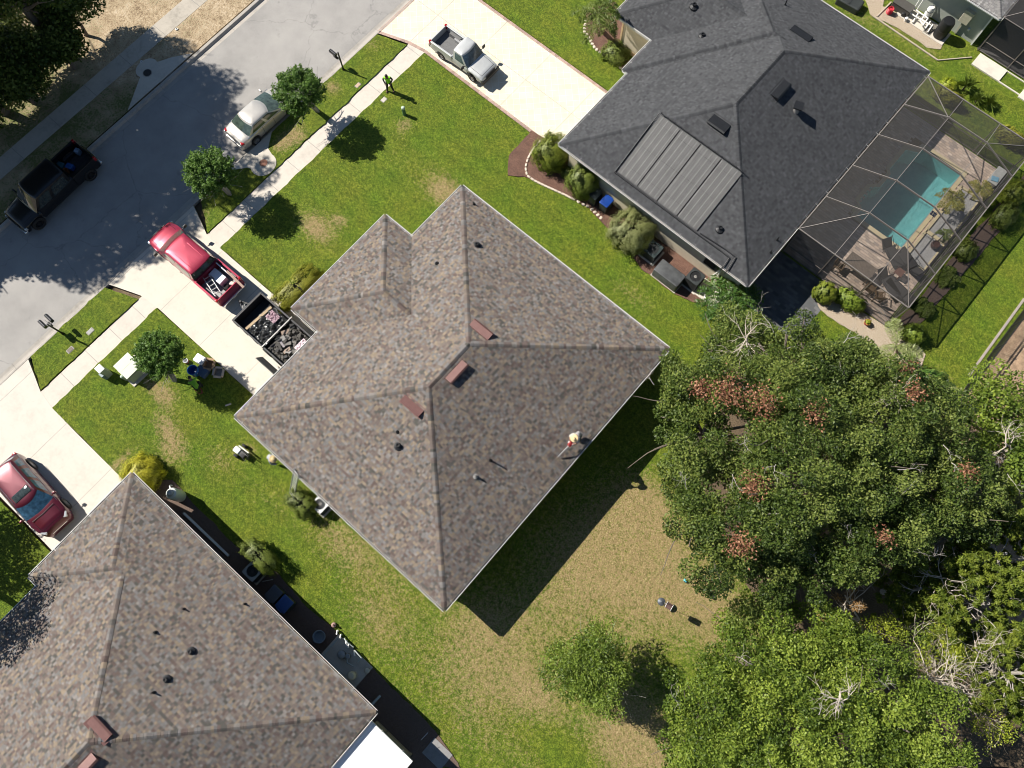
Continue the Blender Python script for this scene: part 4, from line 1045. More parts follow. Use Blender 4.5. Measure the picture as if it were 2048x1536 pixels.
# street trees: dense upright twiggy crowns
def street_tree(label, px, py, z, rad, foot, seed, szf=1):
    cx, cy = at(px, py, z); fx, fy = at(*foot); t = thing('street_tree', label, 'tree', (fx, fy, 0), 0, 'young round crowned trees near the street')
    r = np.random.RandomState(seed); rng = random.Random(seed); c = Vector((cx - fx, cy - fy, z)); base = Vector((0, 0, -.1)); mb = MB()
    fork = Vector((c.x * .45, c.y * .45, 1.25))
    for k in range(3): mb.tube([base + Vector((.07 * math.cos(k * 2.1), .07 * math.sin(k * 2.1), 0)), fork * .5 + Vector((.1 * math.cos(k * 2.1), .1 * math.sin(k * 2.1), 0)), fork + Vector((.16 * math.cos(k * 2.1), .16 * math.sin(k * 2.1), 0))], [.085, .07, .06], 8)
    P, T, D = [], [], []
    for k in range(330):                                # upright leafy shoots
        d = r.normal(size=3); d /= np.linalg.norm(d); d[2] = abs(d[2]) * 1.0 - (.35 if r.rand() < .45 else 0)
        d /= np.linalg.norm(d)
        tip = np.array([c.x, c.y, c.z]) + d * np.array([rad, rad, rad * .95]) * r.uniform(.68, 1.1)
        out = d + np.array([0, 0, .55]); out /= np.linalg.norm(out); L = r.uniform(.35, .7); m_ = 46
        u = r.rand(m_, 1); sw = (1 - u * .7) * .13
        P.append(tip - out * L * (1 - u) + r.normal(size=(m_, 3)) * sw); T.append(.35 + .4 * u[:, 0] + r.normal(0, .2, m_) + r.uniform(-.15, .15)); D.append(np.tile(out, (m_, 1)))
    P = np.concatenate(P); T = np.concatenate(T); D = np.concatenate(D)
    for k in range(14):
        a = rng.uniform(0, 2 * PI); limb(mb, rng, fork, Vector((math.cos(a), math.sin(a), rng.uniform(.6, 2))), rad * 1.1, .04, 1, 5, .5, 3, .1)
    mb.build('trunk', BARKG, t); leafmesh('crown', P, .135 * szf, STREET, t, .35, seed, T, .42, D, jit=.8)
    return t
street_tree('round street tree overhanging the bonnet of the silver sedan', 598, 185, 2.9, 1.5, (636, 222), 31)
street_tree('round street tree on verge beside red pickup bonnet', 419, 347, 2.85, 1.5, (460, 388), 32)
street_tree('round street tree on lawn beside the green transformer box', 320, 708, 2.7, 1.32, (350, 762), 33)

# the oaks behind the middle house
DP = [(-.9, .4, .55, DEADL, 420)]
oaks = [('biggest dark oak crown, nearest the middle house corner, with rusty sprays', 1425, 850, 6.6, 3.7, [(-.5, .9, .75, DEADL, 560), (-1.5, .3, .5, DEADL, 240), (.9, 1.6, .75, DEADL, 520)]),
        ('dark oak with rusty spray above the shaded lawn edge', 1450, 1040, 6.6, 3.5, [(-.2, 1.6, .6, DEADL, 500), (.9, -.9, .6, DEADL, 350)]),
        ('dark oak between paver path and cage garden with bare twigs', 1590, 755, 6.8, 3.3, []),
        ('dark oak in the middle of the back garden wood', 1625, 930, 7.6, 4.1, [(-1.6, 1.2, .55, DEADL, 380)]),
        ('dark oak with small rusty tufts at right of the wood', 1790, 840, 7.0, 3.5, [(-.5, .6, .5, DEADL, 240), (-1.3, 1.6, .35, DEADL, 110)]),
        ('dark oak at right end above the pines', 1860, 975, 6.6, 3.2, [(.3, .8, .45, DEADL, 200)]),
        ('small dark oak beside the large leaved plant', 1490, 700, 4.6, 2.3, []),
        ('low dark oak crown at lower edge of the wood', 1560, 1120, 5.6, 2.9, [(-1.2, .2, .5, DEADL, 260)]),
        ('dark oak over the deep shade left of the pines', 1715, 1045, 6.6, 3.0, [(.8, -.4, .4, DEADL, 160)]),
        ('small oak sprig crown by the curved gravel bed', 1700, 745, 4.0, 1.9, [])]
for i, (lb, px, py, z, rad, pt) in enumerate(oaks):
    tree('oak_tree', lb, px, py, z, rad, None if i else None, OAK, 100 + i, int(26 + rad * rad * 5.2), .66, 900, .62, .125, 'oaks in the wood behind the houses', trunk_r=.2, patches=pt, twigs=int(rad * .9), shell=.66, lo=-.15, up=.5, aspect=.55)
tree('oak_tree', 'brighter green broad oak at the right edge below black fence', 2020, 870, 5.0, 3.2, None, OAK2, 131, 110, .7, 400, .6, .16, twigs=3, aspect=.55)
low = [('bright green oak at lower wood edge nearest the bird feeder', 1535, 1330, 5.0, 3.1, OAK2), ('bright green oak left of bottom right corner clump', 1430, 1450, 4.6, 2.9, OAK2), ('bright green oak at bottom edge of wood', 1600, 1475, 5.4, 3.3, OAK2),
       ('bright green oak below the fallen dead pine', 1760, 1420, 5.6, 3.1, OAK2), ('bright green oak at the bottom right of the wood', 1830, 1530, 5.4, 2.6, OAK2), ('mid green oak below the dead leaning pine', 1650, 1300, 4.6, 2.5, OAK2)]
for i, (lb, px, py, z, rad, mm) in enumerate(low):
    tree('oak_tree', lb, px, py, z, rad, None, mm, 150 + i, int(20 + rad * rad * 4.6), .66, 820, .6, .125, 'bright oaks at the bottom of the wood', trunk_r=.15, twigs=1, shell=.66, lo=-.15, up=.5, aspect=.55)
tree('shrub_mass', 'yellow leaved vines beside the fallen dead pine trunk', 1870, 1305, 3.6, 1.5, None, YEL, 171, 26, .5, 300, .5, .1, cat='vines', trunk_r=.04)
tree('shrub_mass', 'small yellow leaved vines below the leaning dead pine trunk', 1765, 1265, 3.2, 1.2, None, YEL, 172, 18, .45, 300, .5, .1, cat='vines', trunk_r=.04)
tree('shrub_mass', 'yellow green leaved vine clump at lower right corner', 1975, 1460, 3.4, 1.35, None, YEL, 173, 18, .45, 300, .5, .1, cat='vines', trunk_r=.04)
tree('shrub_mass', 'green shrubs under the fallen dead pine', 1850, 1230, 2.6, 2.2, None, OAK2, 174, 36, .6, 260, .5, .12, cat='shrubs', trunk_r=.04)
tree('shrub_mass', 'dim understorey shrubs between pines and bottom oaks', 1960, 1330, 1.8, 3.0, None, OAK, 175, 30, .7, 200, .4, .13, cat='shrubs', trunk_r=.05)

# slender garden tree with airy crown
SMALL = leafmat('small_tree_leaves', (.05, .09, .01), (.135, .20, .022), (.24, .32, .05), .5, .3)
tree('garden_tree', 'small airy light green tree alone on the back lawn', 1185, 1335, 3.0, 2.25, (1225, 1345), SMALL, 181, 175, .5, 460, .62, .135, trunk_r=.05, shell=.45, lo=-.3, bark=BARKG, up=.4, aspect=.4)

# pines: needle tufts on pale limbs
def pine(label, px, py, z, rad, seed, tufts=120):
    cx, cy = at(px, py, z); t = thing('pine_tree', label, 'pine', (cx, cy, 0), 0, 'scrub pines at the right edge'); rng = random.Random(seed); r = np.random.RandomState(seed)
    mb = MB(); tips = []; mb.tube([(0, 0, -.1), (.1, 0, z * .5), (0, .1, z)], [.17, .13, .07], 8)
    for k in range(16):
        a = 2 * PI * k / 16 + rng.uniform(-.2, .2); limb(mb, rng, (0, 0, z * rng.uniform(.55, .98)), (math.cos(a), math.sin(a), rng.uniform(0, .5)), rad * .62, .035, 2, 5, .6, 2, .15, tips, .008)
    mb.build('trunk', BARKG, t); P, D, T = [], [], []
    for k in range(int(tufts * 3)):
        q = np.array(tips[rng.randrange(len(tips))]) + r.normal(size=3) * .3; m_ = 70; d = r.normal(size=(m_, 3)); d /= np.linalg.norm(d, axis=1, keepdims=True); d[:, 2] = np.abs(d[:, 2]) * .8
        P.append(q + d * r.uniform(.08, .17, (m_, 1))); D.append(d); T.append(r.uniform(.2, .75) + r.normal(0, .15, m_))
    leafmesh('crown', np.concatenate(P), .20, PINE, t, .2, seed, np.concatenate(T), .30, np.concatenate(D), jit=.15)
pine('yellow green pine at right edge, uppermost of the pines', 1905, 1075, 5.2, 2.3, 61, 150)
pine('yellow green pine in the corner under the fan palm', 2010, 1110, 5.4, 2.6, 62, 180)
pine('yellow green pine at the right edge above the fallen dead trunk', 1975, 1210, 4.8, 2.3, 63, 120)
pine('yellow green pine at the lower right edge beside dead branches', 2040, 1350, 4.6, 2.0, 64, 100)
pine('small pine left of the fallen dead pine', 1840, 1180, 4.2, 1.4, 65, 60)

# dead pines
def dead_tree(label, foot, tip, z0, z1, seed, r0=.09, n=9, L=1.3, depth=2, cat='dead tree'):
    a = Vector((*at(*foot, z0), z0)); b_ = Vector((*at(*tip, z1), z1)); t = thing('dead_pine', label, cat, (a.x, a.y, 0)); rng = random.Random(seed); o = Vector((a.x, a.y, 0))
    mb = MB(); k = 6; pts = [a.lerp(b_, i / k) - o + Vector((rng.gauss(0, .06), rng.gauss(0, .06), 0)) for i in range(k + 1)]
    mb.tube(pts, [r0 * (1 - .65 * i / k) for i in range(k + 1)], 7); mb.build('trunk', BARKG, t); d = (b_ - a).normalized(); tips = []
    mb = MB()
    for i in range(n):
        u = rng.uniform(.35, 1); s = Matrix.Rotation(rng.uniform(0, 2 * PI), 3, d) @ d.orthogonal().normalized()
        limb(mb, rng, a.lerp(b_, u) - o, (d * .4 + s + Vector((0, 0, .25))), L * rng.uniform(.6, 1.2), .03, depth, 5, .7, 3, .22, tips, .007)
    mb.build('branches', DEADW, t)
    return t, tips
tt, tips = dead_tree('leaning dead pine with orange needle tufts below the oaks', (1745, 1285), (1690, 1195), 1.6, 4.6, 71, .08, 11, 1.15)
r = np.random.RandomState(3); P = []
for q in [tips[i] for i in r.choice(len(tips), 26)]: P.append(np.array(q) + r.normal(size=(70, 3)) * .11)
leafmesh('dead_needles', np.concatenate(P), .13, leafmat('orange_needles', (.2, .1, .03), (.42, .24, .09), (.55, .36, .16), .8, .2), tt, .2, 1, None, .14)
dead_tree('fallen pale dead pine trunk with branches at right edge', (2046, 1270), (1870, 1268), 2.6, 2.6, 72, .10, 16, 1.7, 2, 'fallen tree')
dead_tree('tangle of bare dead branches above bottom right corner', (2030, 1340), (1880, 1385), 2.4, 2.2, 73, .06, 14, 1.5, 2, 'dead branches')
dead_tree('bare dead pine branches between two yellow green pines', (1905, 1215), (1880, 1150), 3.4, 5.0, 74, .06, 9, 1.2, 2, 'dead branches')
dead_tree('silvery bare branches sticking out of the oak beside the gravel bed', (1715, 800), (1700, 760), 4.4, 6.2, 75, .05, 10, 1.0, 2, 'dead branches')
dead_tree('silvery bare twigs in the oak near the narrow leaved palm', (1770, 815), (1800, 780), 6.2, 8.0, 76, .04, 8, 1.0, 2, 'dead branches')
dead_tree('silvery bare twigs at the oak edge beside the middle house lawn', (1500, 700), (1490, 670), 5.4, 6.8, 77, .04, 8, 1.0, 2, 'dead branches')
dead_tree('bare dead crown tangle over the bright oaks at lower right', (1960, 1400), (1850, 1350), 3.2, 4.2, 79, .05, 13, 1.6, 2, 'dead branches')
dead_tree('bare pale branches at the right edge below the fallen trunk', (2046, 1320), (1950, 1300), 3.2, 3.6, 80, .05, 13, 1.6, 2, 'dead branches')
dead_tree('bare pale twigs poking from bright oak at bottom', (1690, 1420), (1680, 1380), 6.0, 7.4, 81, .04, 7, .9, 2, 'dead branches')
dead_tree('bare curved branches in the bright oak at right edge', (2045, 915), (2010, 890), 4.6, 6.6, 78, .06, 8, 1.1, 2, 'dead branches')

# the tall trees across the street and beyond the left edge that shade the road
for i, (lb, u, v, z, rad, tr_) in enumerate([('dark shade tree in the upper left corner beside sandy verge', -45.3, 6.6, 6.4, 3.4, 1), ('dark shade tree at left edge beyond the old sidewalk', -44.8, 1.4, 7.2, 3.8, 1),
        ('dark shade tree left of the black pickup', -45.8, -3.8, 8.0, 4.0, 1), ('tallest tree behind, shading the road by the silver sedan', -45.8, 2.7, 12.2, 4.4, 1), ('tall tree behind, shading the driveway mouth', -46.6, -2.6, 12.6, 4.6, 1),
        ('dark tree at the left, shading the road edge below the pickup', -45.2, -7.0, 7.6, 3.0, 1), ('low dark undergrowth tree in the upper left corner', -44.9, 4.2, 3.0, 2.3, 0), ('low dark undergrowth tree by the old sidewalk at left', -44.8, -1.0, 3.0, 2.3, 0), ('low dark undergrowth tree in the corner top', -45.2, 8.6, 3.2, 2.0, 0), ('low dark undergrowth tree right beside the old sidewalk bend', -43.9, 3.0, 2.2, 1.9, 0), ('dark undergrowth tree between two shade trunks', -43.9, 6.4, 2.2, 1.8, 0), ('dark undergrowth tree at left edge above black pickup', -43.9, -.6, 2.2, 1.9, 0), ('far tall tree beyond the left edge, nearest the frame corner', -53.0, 4.6, 14.0, 4.4, 1), ('far tall tree beyond the left edge, middle of three', -53.0, -2.0, 14.0, 4.6, 1), ('far tall tree beyond the left edge, lowest of three', -53.0, -8.6, 13.0, 4.0, 1)]):
    tree('shade_tree', lb, 0, 0, z, rad, None, OAK, 200 + i, int(30 + rad * rad * 4.4), .95, 300, .66, .21, 'tall trees across the street', trunk_r=.26 if tr_ else .1, shell=.55, pos=(u, v), aspect=.55)
tree('shade_tree', 'tree outside the lower left edge shading the driveway lawn', 0, 0, 4.6, 2.6, None, OAK, 211, 60, .8, 200, .7, .16, trunk_r=.16, pos=(-27.9, -18.0), aspect=.55)
tree('shade_tree', 'tree beyond the left edge shading the brown roof eave', 0, 0, 7.4, 3.0, None, OAK, 212, 70, .9, 200, .7, .16, trunk_r=.18, pos=(-23.6, -18.6), aspect=.55)

# hedges and shrubs
def shrub(name, label, px, py, z, sx, sy, h, m, seed, n=2600, size=.07, square=.5, rz=0, group=None, cat='shrub', up=.12):
    x, y = at(px, py, z); t = thing(name, label, cat, (x, y, 0), rz, group); r = np.random.RandomState(seed); rng = random.Random(seed); n = int(n * 2.6)
    d = r.normal(size=(n, 3)); d /= np.linalg.norm(d, axis=1, keepdims=True); d[:, 2] = np.abs(d[:, 2]) * 1.25; d /= np.linalg.norm(d, axis=1, keepdims=True)
    e = np.sign(d) * np.abs(d) ** square; e /= np.max(np.abs(e), axis=1, keepdims=True) * .5 + np.linalg.norm(e, axis=1, keepdims=True) * .5
    lump = 1 + .13 * np.sin(d[:, 0] * 8 + seed) * np.cos(d[:, 1] * 7 + seed) + .07 * np.sin(d[:, 2] * 17 + d[:, 0] * 13) + r.normal(0, .07, n)
    P = e * np.array([sx * .58, sy * .58, h * .75]) * (lump * np.where(r.rand(n) < .62, 1, r.uniform(.45, 1, n) ** .5))[:, None]; P[:, 2] += h * .22
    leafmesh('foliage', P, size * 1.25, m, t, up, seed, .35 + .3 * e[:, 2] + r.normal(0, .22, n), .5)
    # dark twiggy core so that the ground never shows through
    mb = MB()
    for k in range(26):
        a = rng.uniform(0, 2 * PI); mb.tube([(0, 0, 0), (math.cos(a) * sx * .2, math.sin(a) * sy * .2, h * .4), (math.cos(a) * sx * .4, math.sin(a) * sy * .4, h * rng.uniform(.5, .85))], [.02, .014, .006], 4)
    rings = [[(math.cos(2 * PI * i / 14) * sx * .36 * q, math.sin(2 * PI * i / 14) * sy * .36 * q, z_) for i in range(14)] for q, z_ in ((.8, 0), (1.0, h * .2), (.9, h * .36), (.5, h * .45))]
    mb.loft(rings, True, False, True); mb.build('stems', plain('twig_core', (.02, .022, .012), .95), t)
    return t
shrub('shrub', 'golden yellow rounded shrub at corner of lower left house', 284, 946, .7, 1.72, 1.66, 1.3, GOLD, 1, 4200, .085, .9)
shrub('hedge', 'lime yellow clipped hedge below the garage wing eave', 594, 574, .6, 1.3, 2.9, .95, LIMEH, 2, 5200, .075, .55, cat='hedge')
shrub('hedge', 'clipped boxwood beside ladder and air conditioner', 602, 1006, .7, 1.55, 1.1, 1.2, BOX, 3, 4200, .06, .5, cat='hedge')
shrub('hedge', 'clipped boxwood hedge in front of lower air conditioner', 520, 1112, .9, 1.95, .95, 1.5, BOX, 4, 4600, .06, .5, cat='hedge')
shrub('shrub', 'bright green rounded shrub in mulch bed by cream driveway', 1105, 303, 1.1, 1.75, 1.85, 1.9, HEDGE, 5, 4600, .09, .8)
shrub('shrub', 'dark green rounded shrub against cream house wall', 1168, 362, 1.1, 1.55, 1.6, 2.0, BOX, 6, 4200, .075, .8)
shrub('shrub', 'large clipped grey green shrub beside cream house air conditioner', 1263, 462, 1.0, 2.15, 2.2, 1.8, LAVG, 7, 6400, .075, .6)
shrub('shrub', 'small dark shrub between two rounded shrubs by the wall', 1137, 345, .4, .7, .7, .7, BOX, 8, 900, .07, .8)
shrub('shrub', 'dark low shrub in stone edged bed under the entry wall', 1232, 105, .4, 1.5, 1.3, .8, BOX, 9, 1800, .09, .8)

def frond(mb_P, mb_D, mb_T, r, base, az, L, rise, droop, nl=26, ll=.42, w_=1.0, tone=.5):
    d0 = np.array([math.cos(az), math.sin(az), 0]); sd_ = np.array([-math.sin(az), math.cos(az), 0]); pts = []
    for i in range(nl):
        u = (i + 1) / nl; p = base + d0 * L * u * (1 - .12 * u) + np.array([0, 0, rise * u - droop * u * u])
        w2 = ll * math.sin(PI * min(1, .12 + u * .85)) * w_
        for s in (1, -1):
            dd = sd_ * s * .9 + d0 * .55 + np.array([0, 0, -.15]); dd /= np.linalg.norm(dd)
            for q in (.25, .55, .85): mb_P.append(p + dd * w2 * q); mb_D.append(dd); mb_T.append(tone + r.normal(0, .15))
        pts.append(p)
    return [base] + pts[::4] + [pts[-1]]
def palm(name, label, px, py, z, foot, nf, L, rise, droop, m, seed, ll=.4, leaf=.2, trunk_r=.1, aspect=.16, cat='palm', group=None, yellow=None, nl=26):
    cx, cy = at(px, py, z); fx, fy = at(*foot) if foot else (cx, cy); t = thing(name, label, cat, (fx, fy, 0), 0, group); r = np.random.RandomState(seed)
    c = np.array([cx - fx, cy - fy, z]); P, D, T = [], [], []; mb = MB(); m2 = MB()
    if z > .5: m2.tube([(0, 0, -.05), tuple(c * .5 + np.array([.03, 0, 0])), tuple(c)], [trunk_r * 1.1, trunk_r, trunk_r * .9], 9); m2.build('trunk', BARK, t)
    for k in range(nf):
        az = 2 * PI * k / nf * 2.4 + r.uniform(-.3, .3); f = r.uniform(.75, 1.1)
        pts = frond(P, D, T, r, c, az, L * f, rise * r.uniform(.5, 1.3), droop * r.uniform(.7, 1.2), nl, ll, 1, r.uniform(.3, .7)); mb.tube([tuple(p) for p in pts], .012, 4)
    mb.build('frond_stems', plain('palm_stem', (.16, .19, .05), .6), t); leafmesh('fronds', np.array(P), leaf, m, t, .7, seed, np.array(T), aspect, np.array(D), jit=.08)
    return t
palm('palm', 'tall palm with long drooping fronds at the cream house entry', 1196, 28, 4.0, (1205, 62), 16, 1.7, .9, 1.5, PALM, 1, .5, .26, .14)
palm('palm', 'young palm with one long pale frond on the shell gravel bed', 1793, 690, 1.6, (1795, 705), 7, 1.7, .8, 1.0, PALMG, 2, .45, .24, .09)
palm('areca_palm', 'yellow green palm in front of gravel planter inside the pool cage', 1905, 400, 1.5, None, 11, 1.0, .7, .8, PALMY, 3, .3, .18, .05)
palm('areca_palm', 'bright palm nearest the cage outer wall inside the pool cage', 1962, 378, 1.4, None, 10, .8, .6, .7, PALMY, 4, .28, .16, .05)
palm('areca_palm', 'small potted palm leaning inside the pool cage', 1890, 468, 1.1, None, 8, .55, .5, .6, PALM, 5, .2, .13, .03)
palm('fan_palm', 'pale fan palm at the right edge above the pines', 2025, 1010, 3.4, None, 12, 1.5, .9, .9, PALMG, 6, .5, .3, .1, .1)
palm('yucca', 'narrow leaved palm at end of the black fence', 1905, 795, 3.4, None, 13, .95, .7, .7, PALMG, 7, .22, .2, .06, .12)
def rosette(label, px, py, R_, seed, m=PALM, h=.7, n=70, group=None, z=.1):
    x, y = at(px, py, z); t = thing('yucca', label, 'yucca', (x, y, 0), 0, group); r = np.random.RandomState(seed); V, Fc, T = [], [], []
    for k in range(n):
        a = r.uniform(0, 2 * PI); el = r.uniform(.15, 1.4); L = R_ * r.uniform(.75, 1.05); d = np.array([math.cos(a) * math.cos(el), math.sin(a) * math.cos(el), math.sin(el)]); s = np.array([-math.sin(a), math.cos(a), 0]) * .028
        b0 = np.array([0, 0, h * .35]); mid = b0 + d * L * .55; tip = b0 + d * L + np.array([0, 0, -.18 * L]); i = len(V)
        V += [b0 - s * .6, b0 + s * .6, mid + s, tip, mid - s]; Fc.append((i, i + 1, i + 2, i + 3, i + 4)); T += [r.uniform(.2, .8)] * 5
    mb = MB(); mb.lathe([(.06, 0), (.05, h * .4)], (0, 0, -.02), 8); mb.build('stem', BARK, t)
    newmesh('leaves', V, Fc, m, t, False, None, None, {'tint': ('POINT', 'FLOAT', T)}); return t
rosette('spiky yucca on the lawn strip, uppermost of three outside the cage', 1935, 168, .95, 1, h=1.2, group='spiky yuccas beside the screen cage', z=.6)
rosette('spiky yucca hard against the cage side, left of its twin', 1952, 203, .7, 2, group='spiky yuccas beside the screen cage')
rosette('spiky yucca closest to the right edge beside the cage', 1975, 208, .8, 3, group='spiky yuccas beside the screen cage')
for i, (lb, px, py, z, sx, sy, h, m, n, sz) in enumerate([
        ('yellow flowering shrub at the top corner outside the cage', 1896, 172, .4, .9, .9, .8, YEL, 700, .1), ('yellowish shrub inside the cage near its top wall', 1895, 195, .5, 1.5, .6, 1.1, LIMEH, 900, .12),
        ('yellowish shrub in the top right end of the cage bed', 2020, 275, .5, 1.6, .7, 1.1, LIMEH, 900, .12), ('croton with yellow leaves at the near corner of the cage', 1652, 585, .7, 1.0, .9, 1.2, HEDGE, 900, .16),
        ('leafy green shrub along the cage end wall', 1700, 600, .5, 1.5, .9, 1.0, OAK2, 1400, .12), ('low reddish shrub outside the long cage wall', 1935, 500, .4, .9, 1.2, .7, BOX, 900, .1),
        ('bright green shrub outside the cage at right edge', 2035, 385, .6, 1.0, 1.6, 1.1, HEDGE, 1100, .11), ('pale leaved shrub beside the young palm on gravel', 1828, 668, .5, 1.0, 1.0, 1.0, OAK2, 900, .12),
        ('dark shrub between cage wall and right edge', 2010, 430, .5, 1.0, 1.6, 1.0, BOX, 1200, .1), ('leafy shrub beside narrow leaved palm', 1860, 775, 1.6, 1.8, 1.4, 2.6, TROP, 1600, .16)]):
    shrub('shrub', lb, px, py, z, sx, sy, h, m, 40 + i, n, sz, .9)
palm('grassy_plant', 'arching grassy plant outside the long cage wall nearest its corner', 1850, 615, .35, None, 16, .75, .5, .7, PALM, 11, .22, .2, .03, .14, cat='plant')
palm('grassy_plant', 'arching grassy clump outside the middle of the long cage wall', 1895, 553, .35, None, 18, .8, .5, .7, PALM, 12, .22, .2, .03, .14, cat='plant')
tree('shrub_mass', 'yellow green leafy vines over the bright oaks near the dead tangle', 1640, 1370, 5.2, 1.3, None, YEL, 176, 18, .45, 300, .5, .1, cat='vines', trunk_r=.04)
# large-leaved philodendron by the pool pumps
def bigleaf(label, px, py, z, rad, seed, n=90):
    x, y = at(px, py, z); t = thing('philodendron', label, 'plant', (x, y, 0)); r = np.random.RandomState(seed); P, D, T = [], [], []; mb = MB()
    for k in range(n):
        a = r.uniform(0, 2 * PI); q = rad * math.sqrt(r.rand()); h = z * 1.25 - .45 * (q / rad) ** 2 + r.normal(0, .1); d = np.array([math.cos(a), math.sin(a), -.25]); c = np.array([math.cos(a) * q, math.sin(a) * q, h]); s = np.array([-d[1], d[0], 0])
        if k % 3 == 0: mb.tube([(0, 0, 0), tuple(c * .6 + np.array([0, 0, .2])), tuple(c)], .012, 4)
        for u in np.linspace(-.3, .35, 7):
            for sg in (1, -1): dd = s * sg + d * .5; P.append(c + d * u + dd * .11); D.append(dd); T.append(r.uniform(.2, .8))
    mb.build('stems', plain('palm_stem', (.16, .19, .05), .6), t); leafmesh('leaves', np.array(P), .25, TROP, t, .8, seed, np.array(T), .28, np.array(D), jit=.1)
bigleaf('big glossy lobed leaf plant at corner of cream house', 1462, 600, 1.3, 1.6, 3, 150)

# ---------------------------------------------------------------- vehicles
def paint(name, col, metal=.35, rough=.32, coat=.8):
    if name in MATS: return MATS[name]
    m, t, b = _nodes(name); tc = N(t, 'ShaderNodeTexCoord').outputs['Object']; n1 = noise(t, 2.2, 4, tc); n2 = noise(t, 90, 1, tc)
    f = math_(t, 'ADD', math_(t, 'MULTIPLY', n1.outputs[0], .5), math_(t, 'MULTIPLY', n2.outputs[0], .5))
    r_ = ramp(t, f, [(.3, tuple(c * .88 for c in col)), (.7, tuple(min(1, c * 1.1) for c in col))]); t.links.new(r_.outputs[0], b.inputs['Base Color'])
    b.inputs['Metallic'].default_value = metal; b.inputs['Roughness'].default_value = rough; b.inputs['Coat Weight'].default_value = coat; b.inputs['Coat Roughness'].default_value = .05
    MATS[name] = m; return m
TYRE = plain('tyre_rubber', (.018, .018, .018), .8, var=.25); RIM = plain('alloy_rim', (.45, .45, .46), .3, .7, var=.1); BLKP = plain('black_plastic', (.02, .02, .021), .55, var=.25)
CHROME = plain('chrome', (.7, .7, .7), .12, .95, var=.05); REDL = plain('tail_light_red', (.35, .01, .012), .15, coat=.8); CLEARL = plain('headlight_clear', (.55, .57, .58), .1, .3, coat=.8); AMBER = plain('amber_light', (.5, .12, .01), .2)
GLS = glass_dark('car_glass', (.035, .045, .042)); GLB = glass_dark('blue_car_glass', (.06, .16, .26), .06); GLG = glass_dark('green_car_glass', (.06, .085, .07)); GLV = glass_dark('slate_car_glass', (.09, .13, .16), .08)

def lerp_(xs, ys, x): return float(np.interp(x, xs, ys))
def wheel(t, x, y, r, w_=.23, rim=None, spokes=5):
    mb = MB(); mb.lathe([(r * .62, -w_ / 2), (r * .93, -w_ / 2), (r, -w_ * .32), (r, w_ * .32), (r * .93, w_ / 2), (r * .62, w_ / 2), (r * .6, 0)], (0, 0, 0), 24, 'Y', cap=False)
    o = mb.build('wheel', TYRE, t, True, (x, y, r)); s = 1 if y > 0 else -1
    mb = MB(); mb.lathe([(r * .64, s * w_ * .46), (r * .60, s * w_ * .40), (r * .58, s * w_ * .2), (.001, s * w_ * .2)], (0, 0, 0), 20, 'Y', cap=False)
    for k in range(spokes):
        a = 2 * PI * k / spokes; c_, s_ = math.cos(a), math.sin(a)
        P = [(c_ * q - s_ * e, s * w_ * h, s_ * q + c_ * e) for q, e, h in ((.03, -.045, .42), (r * .6, -.03, .38), (r * .6, .03, .38), (.03, .045, .42))]
        mb.add(P + [(p[0], s * w_ * .22, p[2]) for p in P], [(0, 1, 2, 3), (3, 2, 1, 0), (0, 1, 5, 4), (2, 3, 7, 6)])
    mb.lathe([(.05, s * w_ * .2), (.055, s * w_ * .44), (.001, s * w_ * .46)], (0, 0, 0), 10, 'Y', cap=False)
    mb.build('rim', rim or RIM, o); return o
def body_loft(mb, x0, x1, prof, hw, zl, wheels, rad, dx=.07, nose=0, capf=True, crown=.0):
    """prof: list of (x, side_top z, centre top z, half-width factor)"""
    xs = [p[0] for p in prof]; rings = []
    X = sorted(set(list(np.arange(x0, x1, dx)) + [x1]))
    for x in X:
        zb, zt, f = (lerp_(xs, [p[k] for p in prof], x) for k in (1, 2, 3)); w_ = hw * f; low = zl
        for xw in wheels:
            if abs(x - xw) < rad: low = max(low, rad * .92 + math.sqrt(rad * rad - (x - xw) ** 2) - .02 * 0)
        zb = max(zb, low + .06)
        side = [(w_ * .93, low), (w_ * .985, low + (zb - low) * .12), (w_, low + (zb - low) * .5), (w_ * .985, low + (zb - low) * .78), (w_ * .955, zb - .035), (w_ * .90, zb + .0), (w_ * .72, zb + (zt - zb) * .55), (w_ * .36, zb + (zt - zb) * .93)]
        rings.append([(x, -a, b_) for a, b_ in side] + [(x, 0, zt)] + [(x, a, b_) for a, b_ in side[::-1]])
    mb.loft([r[::-1] for r in rings], True, True, capf)
    return X, rings
def seams(t, X, rings, x0, x1, doors=()):
    """bonnet shut lines and door gaps lying in the body surface"""
    g = plain('panel_gap', (.01, .01, .01), .8); idx = [k for k, x in enumerate(X) if x0 <= x <= x1]
    for i in (6, len(rings[0]) - 7):
        mb = MB(); mb.tube([rings[k][i] for k in idx], .011, 4); mb.build('shut_line', g, t)
    if idx: mb = MB(); mb.tube([rings[idx[-1]][i] for i in range(6, len(rings[0]) - 6)], .011, 4); mb.build('shut_line', g, t)
    for xd in doors:
        k = min(range(len(X)), key=lambda q: abs(X[q] - xd))
        for s in (1, -1):
            r_ = rings[k]; P = r_[1:6] if s > 0 else r_[-6:-1]
            mb = MB(); mb.tube([(p[0], p[1] * 1.003, p[2]) for p in P], .010, 4); mb.build('door_gap', g, t)
